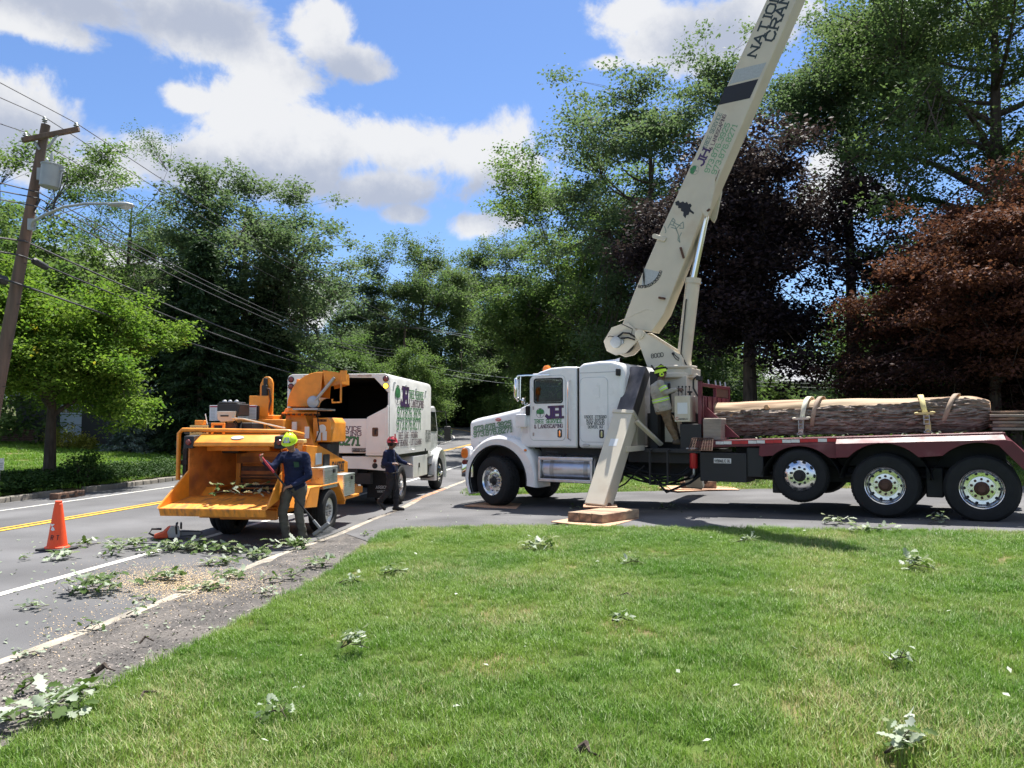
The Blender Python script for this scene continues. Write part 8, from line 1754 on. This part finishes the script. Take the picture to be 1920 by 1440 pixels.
back = lambda u, v, Y: at(u, v, Y)
wire('highest wire over the outer end of the crossarm on the leaning pole', [back(-120, 92, 14), back(0, 155, 16.5), back(143, 231, 18.8)] + sag(back(143, 231, 18.8), P2(1.15, h2_), .5)[1:], .011)
wire('wire carried on the very top of the leaning pole', [back(-120, 140, 14), back(0, 183, 16.7), back(84, 220, 19)] + sag(back(84, 220, 19), P2(.5, h2_), .6)[1:], .011)
wire('wire leaving the inner end of the crossarm on the leaning pole', [back(-100, 205, 14), back(0, 232, 17), back(48, 248, 18.9)] + sag(back(48, 248, 18.9), P2(-1.2, h2_), .7)[1:], .011)
for k, (v0, v1, x) in enumerate(((343, 361, -.1), (358, 372, 0), (374, 388, .1))):
    wire(['upper', 'middle', 'lower'][k] + ' of the three wires below the transformer', [back(-100, v0 - 16, 15), back(0, v0, 17.3), back(73, v1, 18.85)] + sag(back(73, v1, 18.85), P2(x, h2_ - 2.2 - .3 * k), 1.0)[1:], .016)
wire('thick black cable below the street lamp arm, upper one', [back(-80, 438, 16), back(0, 446, 18), back(46, 452, 18.85)] + sag(back(46, 452, 18.85), P2(0, h2_ - 4.6), .9)[1:], .026)
wire('thick black cable below the street lamp arm, middle one', [back(-80, 462, 16), back(0, 472, 18), back(42, 480, 18.85)] + sag(back(42, 480, 18.85), P2(0, h2_ - 5.2), .8)[1:], .024)
wire('lowest thick black cable crossing in front of the maple', [back(-80, 520, 16), back(0, 522, 18), back(36, 533, 18.85)] + sag(back(36, 533, 18.85), P2(0, h2_ - 5.9), .7)[1:], .028)
mb = MB(); a, b = back(62, 488, 19.2), back(88, 502, 19.9); mb.tube([a, a.lerp(b, .1), a.lerp(b, .9), b], [.04, .09, .09, .04], 10); tag(mb.build('splice_case', M['wire'], None, smooth=50), 'black splice case hung on the cable right of the pole', 'splice case')
mb = MB(); a, b = back(-6, 522, 18.4), back(14, 528, 18.6); mb.tube([a, a.lerp(b, .1), a.lerp(b, .9), b], [.05, .11, .11, .05], 10); tag(mb.build('splice_case', M['wire'], None, smooth=50), 'black splice case at the left picture edge beside the pole', 'splice case')
far3 = [at(1900, 690, 46), at(1900, 722, 44)]
wire('pale wire running right from the distant pole behind the boom foot', sag(P2(1.15, h2_), at(1290, 668, 40), .3) + sag(at(1290, 668, 40), at(1950, 680, 36), .15)[1:], .012, 'decal_grey')
wire('second pale wire from the distant pole, just under the first', sag(P2(.5, h2_), at(1290, 678, 40), .3) + sag(at(1290, 678, 40), at(1950, 690, 36), .15)[1:], .012, 'decal_grey')
wire('low wire behind the red rail of the truck', sag(P2(0, h2_ - 3), at(1300, 712, 38), .8) + sag(at(1300, 712, 38), at(1950, 722, 33), .1)[1:], .012, 'decal_grey')
wire('lowest wire behind the red rail of the truck', sag(P2(0, h2_ - 3.4), at(1300, 719, 38), .9) + sag(at(1300, 719, 38), at(1950, 730, 33), .1)[1:], .012, 'decal_grey')
# ------------------------------------------------------------------ houses
def house(name, label, u0, u1, Y, ze, zr, dep, wall, gable=False, win=None):
    x0, x1 = uX(u0, Y), uX(u1, Y); g = zg((x0 + x1) / 2, Y); t = thing(name, label, 'house', ((x0 + x1) / 2, Y, g - .1), 0); hw = (x1 - x0) / 2; H = ze - g; Rr = zr - g
    mb = MB(); n = int(H / .2)
    if not gable:
        for k in range(n): mb.prism([(-.03, k * .2), (-.006, (k + 1) * .2), (.2, (k + 1) * .2), (.2, k * .2)], -hw, hw, 'x')
        mb.box(-hw, hw, .21, dep, 0, H); w = mb.build('wall', M[wall], t)
        mb = MB(); mb.add([(-hw - .3, -.4, H - .05), (hw + .3, -.4, H - .05), (hw + .3, dep / 2, Rr), (-hw - .3, dep / 2, Rr), (-hw - .3, dep + .4, H - .05), (hw + .3, dep + .4, H - .05)], [(0, 1, 2, 3), (3, 2, 5, 4)]); rf = mb.build('roof', M['roof_grey'], t); md = rf.modifiers.new('s', 'SOLIDIFY'); md.thickness = .12
        mb = MB(); mb.box(-hw - .3, hw + .3, -.44, -.40, H - .16, H - .02); mb.build('fascia', M['paper'], rf)
    else:
        n = int(Rr / .2)
        for k in range(n):
            z = k * .2; f = 1 if z < H else max(.02, (Rr - z) / (Rr - H)); mb.prism([(-.03, z), (-.006, z + .2), (.2, z + .2), (.2, z)], -hw * f, hw * f, 'x')
        mb.box(-hw, hw, .21, dep, 0, H); mb.build('wall', M[wall], t)
        mb = MB(); mb.add([(-hw - .35, -.35, H - .22), (0, -.35, Rr + .1), (0, dep, Rr + .1), (-hw - .35, dep, H - .22), (hw + .35, -.35, H - .22), (hw + .35, dep, H - .22)], [(0, 1, 2, 3), (1, 4, 5, 2)]); rf = mb.build('roof', M['roof_grey'], t); md = rf.modifiers.new('s', 'SOLIDIFY'); md.thickness = .15
    for (a, b, c, d) in win or ():
        xa, xb = uX(a, Y) - (x0 + x1) / 2, uX(b, Y) - (x0 + x1) / 2; za, zb = at(a, d, Y).z - g + .1, at(a, c, Y).z - g + .1
        mb = MB(); mb.box(xa - .1, xb + .1, -.07, -.02, za - .1, zb + .1); wf = mb.build('window', M['paper'], t); mb = MB(); mb.box(xa, xb, -.08, -.065, za, zb); mb.build('pane', M['window_dark'], wf); mb = MB(); mb.box(xa, xb, -.09, -.078, (za + zb) / 2 - .03, (za + zb) / 2 + .03); mb.build('sash', M['paper'], wf)
    return t
house('house', 'pale blue-grey sided house with one window behind the log', 1395, 1572, 47, at(1486, 712, 47).z, at(1486, 660, 47).z, 8, 'siding', False, [(1486, 497 + 1000, 718, 734)])
house('house', 'white gabled house end half hidden behind the trees on the right', 1578, 1640, 50, at(1600, 742, 50).z, at(1600, 716, 50).z, 6, 'siding_white', True)
gx0, gx1 = uX(112, 39), uX(154, 39); gg = zg((gx0 + gx1) / 2, 39)
gh = thing('garage', 'house with pale blue garage door behind the yellow-green maple', 'house', (gx0, 39, gg - .05))
mb = MB(); w_ = gx1 - gx0; mb.box(-2.2, 0, 0, 6, 0, 2.6); mb.box(w_, w_ + 1.6, 0, 6, 0, 2.6); mb.box(0, w_, 0, 6, 2.15, 2.6); mb.box(-2.2, w_ + 1.6, .3, 6, 0, 2.6); mb.build('wall', mat('dark_house_wall', (.05, .05, .048), .8), gh)
gd = None
for k in range(4):
    mb = MB(); mb.box(.02, w_ - .02, .02, .12, k * .52 + .01, (k + 1) * .52 - .012); mb.build('door_panel', M['garage'], gh, bevel=.01)
for k in range(4): mb = MB(); a = .08 + k * (w_ - .16) / 4; mb.box(a + .03, a + (w_ - .16) / 4 - .03, .005, .03, 1.65, 2.0); mb.build('door_pane', M['window_dark'], gh)
mb = MB(); mb.prism([(-2.6, 2.5), (w_ + 2.0, 2.5), (w_ / 2 - .3, 4.4)], -.4, 6.2, 'y'); mb.build('roof', M['roof_grey'], gh)
bx0, bx1 = uX(4, 38), uX(66, 38); bz = zg((bx0 + bx1) / 2, 38); bw = thing('brick_wall', 'low brown brick wall left of the maple trunk', 'wall', (bx0, 38, bz - .05)); mb = MB(); w_ = bx1 - bx0
mb.box(0, w_, .03, .3, 0, .70); mb.build('core', M['mortar'], bw); mb = MB(); rnd = random.Random(2)
for j in range(8):
    x = -.1 * (j % 2)
    while x < w_: mb.box(max(0, x + .008), min(w_, x + .21), rnd.uniform(-.006, .004), .06, j * .088 + .006, j * .088 + .076); x += .22
o = mb.build('brick', M['brick'], bw); o['kind'] = 'stuff'
mb = MB(); pts = [Vector((uX(u, Y), Y, 0)) for u, Y in ((-60, 37), (40, 37), (52, 34.5), (-60, 34.5))]; mb.poly([(p.x, p.y, zg(p.x, p.y) + .012) for p in pts]); o = mb.build('path', mat('pale_drive', (.55, .50, .46), .8), None, recalc=False); o['kind'] = 'structure'
fn = thing('fence', 'dark wooden board fence at the back of the left yard', 'fence', (uX(190, 44), 44, zg(uX(190, 44), 44)))
for k in range(26): mb = MB(); x = k * .3; g = zg(fn.location.x + x, 44) - fn.location.z; mb.box(x, x + .27, 0, .03, g - .1, g + 1.7 + .03 * math.sin(k * 3)); mb.build('board', M['timber_dark'], fn)
# ------------------------------------------------------------------ cut leafy twigs, scattered leaves, sawdust
def leaf_shape(name, seed, m, L=.15):
    """lobed oak leaf, folded along the midrib and curled"""
    r = random.Random(seed); out = [(0, .0), (.10, .012), (.22, .10), (.30, .06), (.42, .19), (.52, .10), (.66, .24), (.76, .12), (.90, .15), (1.0, 0)]
    v = []; f = []; cv = r.uniform(.15, .5); fold = r.uniform(.1, .5)
    mids = [(x, 0) for x, _ in out]
    for x, w in out: v.append((x * L, 0, -cv * L * x * x)); v.append((x * L, w * L * 1.25, -cv * L * x * x + fold * w * L)); v.append((x * L, -w * L * 1.25, -cv * L * x * x + fold * w * L))
    for i in range(len(out) - 1): a, b = i * 3, i * 3 + 3; f += [(a, b, b + 1, a + 1), (a, a + 2, b + 2, b)]
    me = bpy.data.meshes.new(name); me.from_pydata(v, [], f); me.materials.append(m); me.polygons.foreach_set('use_smooth', [True] * len(f)); return me
LG = [leaf_shape('leaf', s, LEAF['litter']) for s in (1, 2, 3)]; LP = [leaf_shape('leaf', s, LEAF['litter_pale']) for s in (4, 5)]
def twig(u, v, wpx, n, pale, label, seed, cat='branch', lift=1.0, group='cut leafy twigs lying about'):
    n = int(n * 2.4); pale *= .75
    r = random.Random(seed); g = gpt(u, v); wd = wpx / FPX * g.y; t = thing('fallen_branch', label, cat, g + Vector((0, 0, .012 + (.035 if (pq(g.x, g.y)[0] > -3 and v > 985) else 0))), r.uniform(-.3, .3), group)
    half = wd / 2; mb = MB(); sp = [Vector((-half * .8, r.uniform(-.05, .05), .01)), Vector((-half * .2, r.uniform(-.06, .06), .04 * lift)), Vector((half * .35, r.uniform(-.06, .06), .035 * lift)), Vector((half * .8, 0, .02))]
    mb.tube(sp, [.006, .005, .004, .002], 5); sub = []
    for k in range(max(1, n // 6)):
        a = sp[r.randrange(3)]; b = a + Vector((r.uniform(-.4, .4) * half, r.uniform(-.5, .5) * half, r.uniform(.01, .06) * lift)); mb.tube([a, b], [.0035, .002], 4); sub.append(b)
    mb.build('twig', M['bark'], t, smooth=True)
    for k in range(n):
        base = (sub + sp)[r.randrange(len(sub) + len(sp))] * r.uniform(.5, 1) + Vector((r.uniform(-.3, .3) * half, r.uniform(-.5, .5) * half, r.uniform(0, .085) * lift * min(1, half / .2)))
        base.z = max(base.z, .006); me = r.choice(LP if r.random() < pale else LG); s = r.uniform(.6, 1.1) * min(.95, max(.48, half / .24))
        link('leaf', me, t, base, (r.uniform(-.6, .6), r.uniform(-.5, .25), r.uniform(0, 6.28)) if r.random() < .75 else (3.0 + r.uniform(-.6, .6), r.uniform(-.6, .6), r.uniform(0, 6.28)), s)
    return t
TW_ = [
 (95, 1360, 165, 30, .45, 'largest cut branch with pale leaf undersides at the bottom left corner', 1.5),
 (60, 1300, 50, 9, .0, 'dark green leaf cluster on the sidewalk above the big corner branch', 1.3),
 (120, 1322, 70, 10, .1, 'green leaves between the corner branch and the lawn edge', 1.0),
 (184, 1112, 118, 34, .2, 'big heap of cut leaves on the road shoulder between line and kerb', 1.5),
 (70, 1142, 50, 8, .6, 'sparse pale twig on the shoulder left of the big heap', .6),
 (173, 1183, 32, 6, .0, 'single upright green leaf sprig on the kerb', 1.2),
 (50, 1232, 45, 6, .9, 'flat pale leaves lying on the kerb near the left edge', .5),
 (247, 1158, 30, 5, .4, 'small sprig on the kerb right of the big heap', 1.0),
 (270, 1132, 40, 8, .3, 'small leaf cluster on the shoulder just above the kerb', .8),
 (320, 1088, 66, 16, .35, 'leafy twig in the pale sawdust patch', .9),
 (270, 1096, 40, 7, .3, 'twig left of the sawdust patch', .7),
 (212, 1043, 50, 12, .25, 'brownish leaf sprig on the white edge line near the cone', 1.1),
 (110, 1049, 74, 14, .4, 'leafy twig right below the traffic cone', .7),
 (48, 1050, 26, 6, .1, 'tiny sprig on the road left of the cone', .8),
 (168, 1022, 60, 9, .5, 'sparse leaves on the road right of the cone', .4),
 (245, 1028, 62, 20, .2, 'bushy twig in the lane between cone and chainsaw', 1.2),
 (285, 1040, 50, 12, .3, 'twig on the edge line below the chainsaw', .8),
 (330, 1032, 66, 20, .45, 'pale leaf heap on the shoulder below the chainsaw', .9),
 (385, 1034, 80, 26, .15, 'dense green heap of twigs in front of the infeed tray', 1.2),
 (428, 1038, 66, 20, .2, 'green heap right of the dense heap, towards the kerb', 1.0),
 (410, 1060, 60, 14, .4, 'low leaf heap between dense heap and sawdust', .6),
 (346, 1112, 40, 8, .2, 'small twig on the kerb beyond the sawdust', .8),
 (392, 1105, 70, 10, .4, 'flat leaves spread along the kerb', .5),
 (440, 1084, 60, 12, .15, 'green twig on the sidewalk behind the kerb', .8),
 (490, 1046, 62, 18, .25, 'leaf heap at the feet of the sweeping worker', .8),
 (548, 1030, 78, 24, .2, 'green leaf pile right under the sweeping worker', 1.0),
 (510, 1092, 40, 9, .2, 'dark sprig on the dusty sidewalk near the lawn edge', .9),
 (556, 1086, 42, 10, .15, 'second dark sprig on the dusty sidewalk beside the lawn', 1.0),
 (600, 1062, 60, 14, .25, 'leafy twig at the tip of the lawn', .8),
 (500, 1118, 38, 10, .8, 'blue-pale sprig on the sidewalk edge of the lawn', .8),
 (655, 1102, 46, 12, .15, 'green clump in the lawn near its left tip', .8),
 (664, 1232, 68, 16, .5, 'grey-green leaf cluster standing in the left part of the lawn', 1.5),
 (512, 1368, 60, 10, .45, 'leaf sprig in the lawn at the bottom left', 1.0),
 (742, 1084, 54, 12, .2, 'leafy twig in the upper left lawn', .8),
 (1010, 1038, 66, 16, .75, 'white-backed leaves in the lawn below the outrigger', 1.1),
 (1190, 1066, 44, 10, .35, 'dull leaf clump in the middle lawn', .9),
 (1400, 1024, 46, 9, .0, 'bright green fresh leaves in the lawn below the rear wheels', .9),
 (1725, 1078, 66, 15, .95, 'white leaf cluster in the right lawn', 1.2),
 (1168, 1178, 50, 10, .2, 'curled brown-green leaves in the centre of the lawn', .8),
 (1695, 1258, 54, 10, .5, 'small twig with curled leaves in the right foreground lawn', .9),
 (1690, 1425, 110, 18, .9, 'white-backed leaves at the bottom edge of the lawn on the right', 1.3),
 (1565, 984, 54, 12, .7, 'pale leaves on the driveway edge under the lift axle', 1.0),
 (1758, 984, 40, 10, .7, 'pale sprig on the driveway edge between the rear wheels', 1.3),
 (1255, 956, 34, 8, .2, 'green sprig on the driveway right of the outrigger pad', 1.2),
 (1080, 955, 24, 6, .1, 'tiny green sprig on the driveway left of the outrigger pad', .8),
 (1640, 1000, 90, 12, .5, 'scattered leaves along the driveway edge of the lawn', .5),
 (688, 1004, 22, 6, .1, 'two dark leaves on the driveway apron', .8),
]
for i, (u, v, w, n, pl_, lb, lf) in enumerate(TW_): twig(u, v, w, n, pl_, lb, 100 + i, lift=lf)
# bare sticks in the lawn
for i, (u, v, w, lb, a) in enumerate(((1178, 1128, 52, 'bare bent stick in the middle lawn', -.6), (280, 1318, 50, 'short bare stick standing in the lawn at the left', 1.2), (1100, 1428, 46, 'dark bark stick at the bottom of the lawn', -.5), (196, 1268, 34, 'dark stub of wood lying at the sidewalk edge', .1), (275, 1212, 24, 'small stick on the sidewalk', .5))):
    g = gpt(u, v); wd = w / FPX * g.y; t = thing('stick', lb, 'stick', g + Vector((0, 0, .03)), a); mb = MB(); mb.tube([(-wd / 2, 0, 0), (-wd * .1, .03, .04), (wd * .2, -.02, .03), (wd / 2, .02, .0)], [.008 + .012 * (i in (2, 3)), .009 + .012 * (i in (2, 3)), .007, .004], 6); mb.build('stick', M['bark'], t, smooth=True)
# leaves in the infeed tray
def tray_twig(s, w, n, size, label, seed):
    r = random.Random(seed); o = CO_ + KE * s + KN * w; t = thing('fallen_branch', label, 'branch', Vector((o.x, o.y, .80)), KA, 'leafy twigs in the chipper tray')
    mb = MB(); mb.tube([(0, -size, .0), (.02, 0, .06), (0, size, .02)], .008, 5); mb.build('twig', M['bark'], t)
    for k in range(n): link('leaf', r.choice(LP if r.random() < .4 else LG), t, (r.uniform(-.12, .12), r.uniform(-size, size), r.uniform(0, .16)), (r.uniform(-1, 1), r.uniform(-1, .3), r.uniform(0, 6.28)), r.uniform(.6, 1))
tray_twig(-1.45, C(425, 930, s=-1.45)[0], 26, .28, 'heap of leaves in the left of the infeed tray', 1); tray_twig(-1.2, C(487, 935, s=-1.2)[0], 12, .16, 'few leaves before the feed wheel in the tray', 2)
# litter
r = np.random.default_rng(12); C_ = []; 
def lit(n, fu, fv, dz_):
    k = 0
    while k < n:
        u, v = fu(), fv(); g = gpt(u, v)
        if g.y > 21 or g.y < 0: continue
        C_.append([g.x, g.y, g.z + dz_]); k += 1
lit(330, lambda: r.uniform(0, 620), lambda: r.uniform(1010, 1330), .012)
lit(110, lambda: r.uniform(700, 1920), lambda: r.uniform(945, 1000), .014)
V = leaf_quads(r, np.array(C_), 1, (.02, .02, .003), .05, 2.2, .55); tag(link('leaf_litter', quads_mesh('leaf_litter', V, LEAF['litter'])), kind='stuff')
C_ = []; lit(55, lambda: r.uniform(300, 1920), lambda: 1000 + 440 * r.random() ** 1.6, .06)
C_ = [c for c in C_ if pq(c[0], c[1])[0] > -3.6]
V = leaf_quads(r, np.array(C_), 1, (.02, .02, .01), .05, 1.2, .55); tag(link('leaf_litter', quads_mesh('leaf_litter', V, LEAF['litter_pale'])), kind='stuff')
# sawdust and chips: many tiny flakes, densest beside the kerb
C_ = []
for k in range(12500):
    q = abs(r.normal()) ; u, v = 330 + r.normal() * 75, 1090 + r.normal() * 16 - 0
    if k > 10500: u, v = r.uniform(60, 640), 0; v = 1225 - .37 * u + r.normal() * 26
    g = gpt(u, v)
    if 0 < g.y < 16: C_.append([g.x, g.y, g.z + .006])
V = leaf_quads(r, np.array(C_), 1, (.02, .02, .003), .014, 2.5, .6); tag(link('sawdust', quads_mesh('sawdust', V, M['sawdust'])), kind='stuff')
C_ = []
for k in range(2800):
    u, v = r.uniform(-40, 700), 0; v = 1290 - .42 * u + r.normal() * 55; g = gpt(u, v); p = pq(g.x, g.y)[0]
    if -4.45 < p < -2.2 and 0 < g.y < 15: C_.append([g.x, g.y, g.z + .005])
V = leaf_quads(r, np.array(C_), 1, (.01, .01, .002), .022, 1.2, .8); tag(link('gravel', quads_mesh('gravel', V, mat('gravel_chips', (.26, .23, .21), .9, var=.5, scale=40))), kind='stuff')
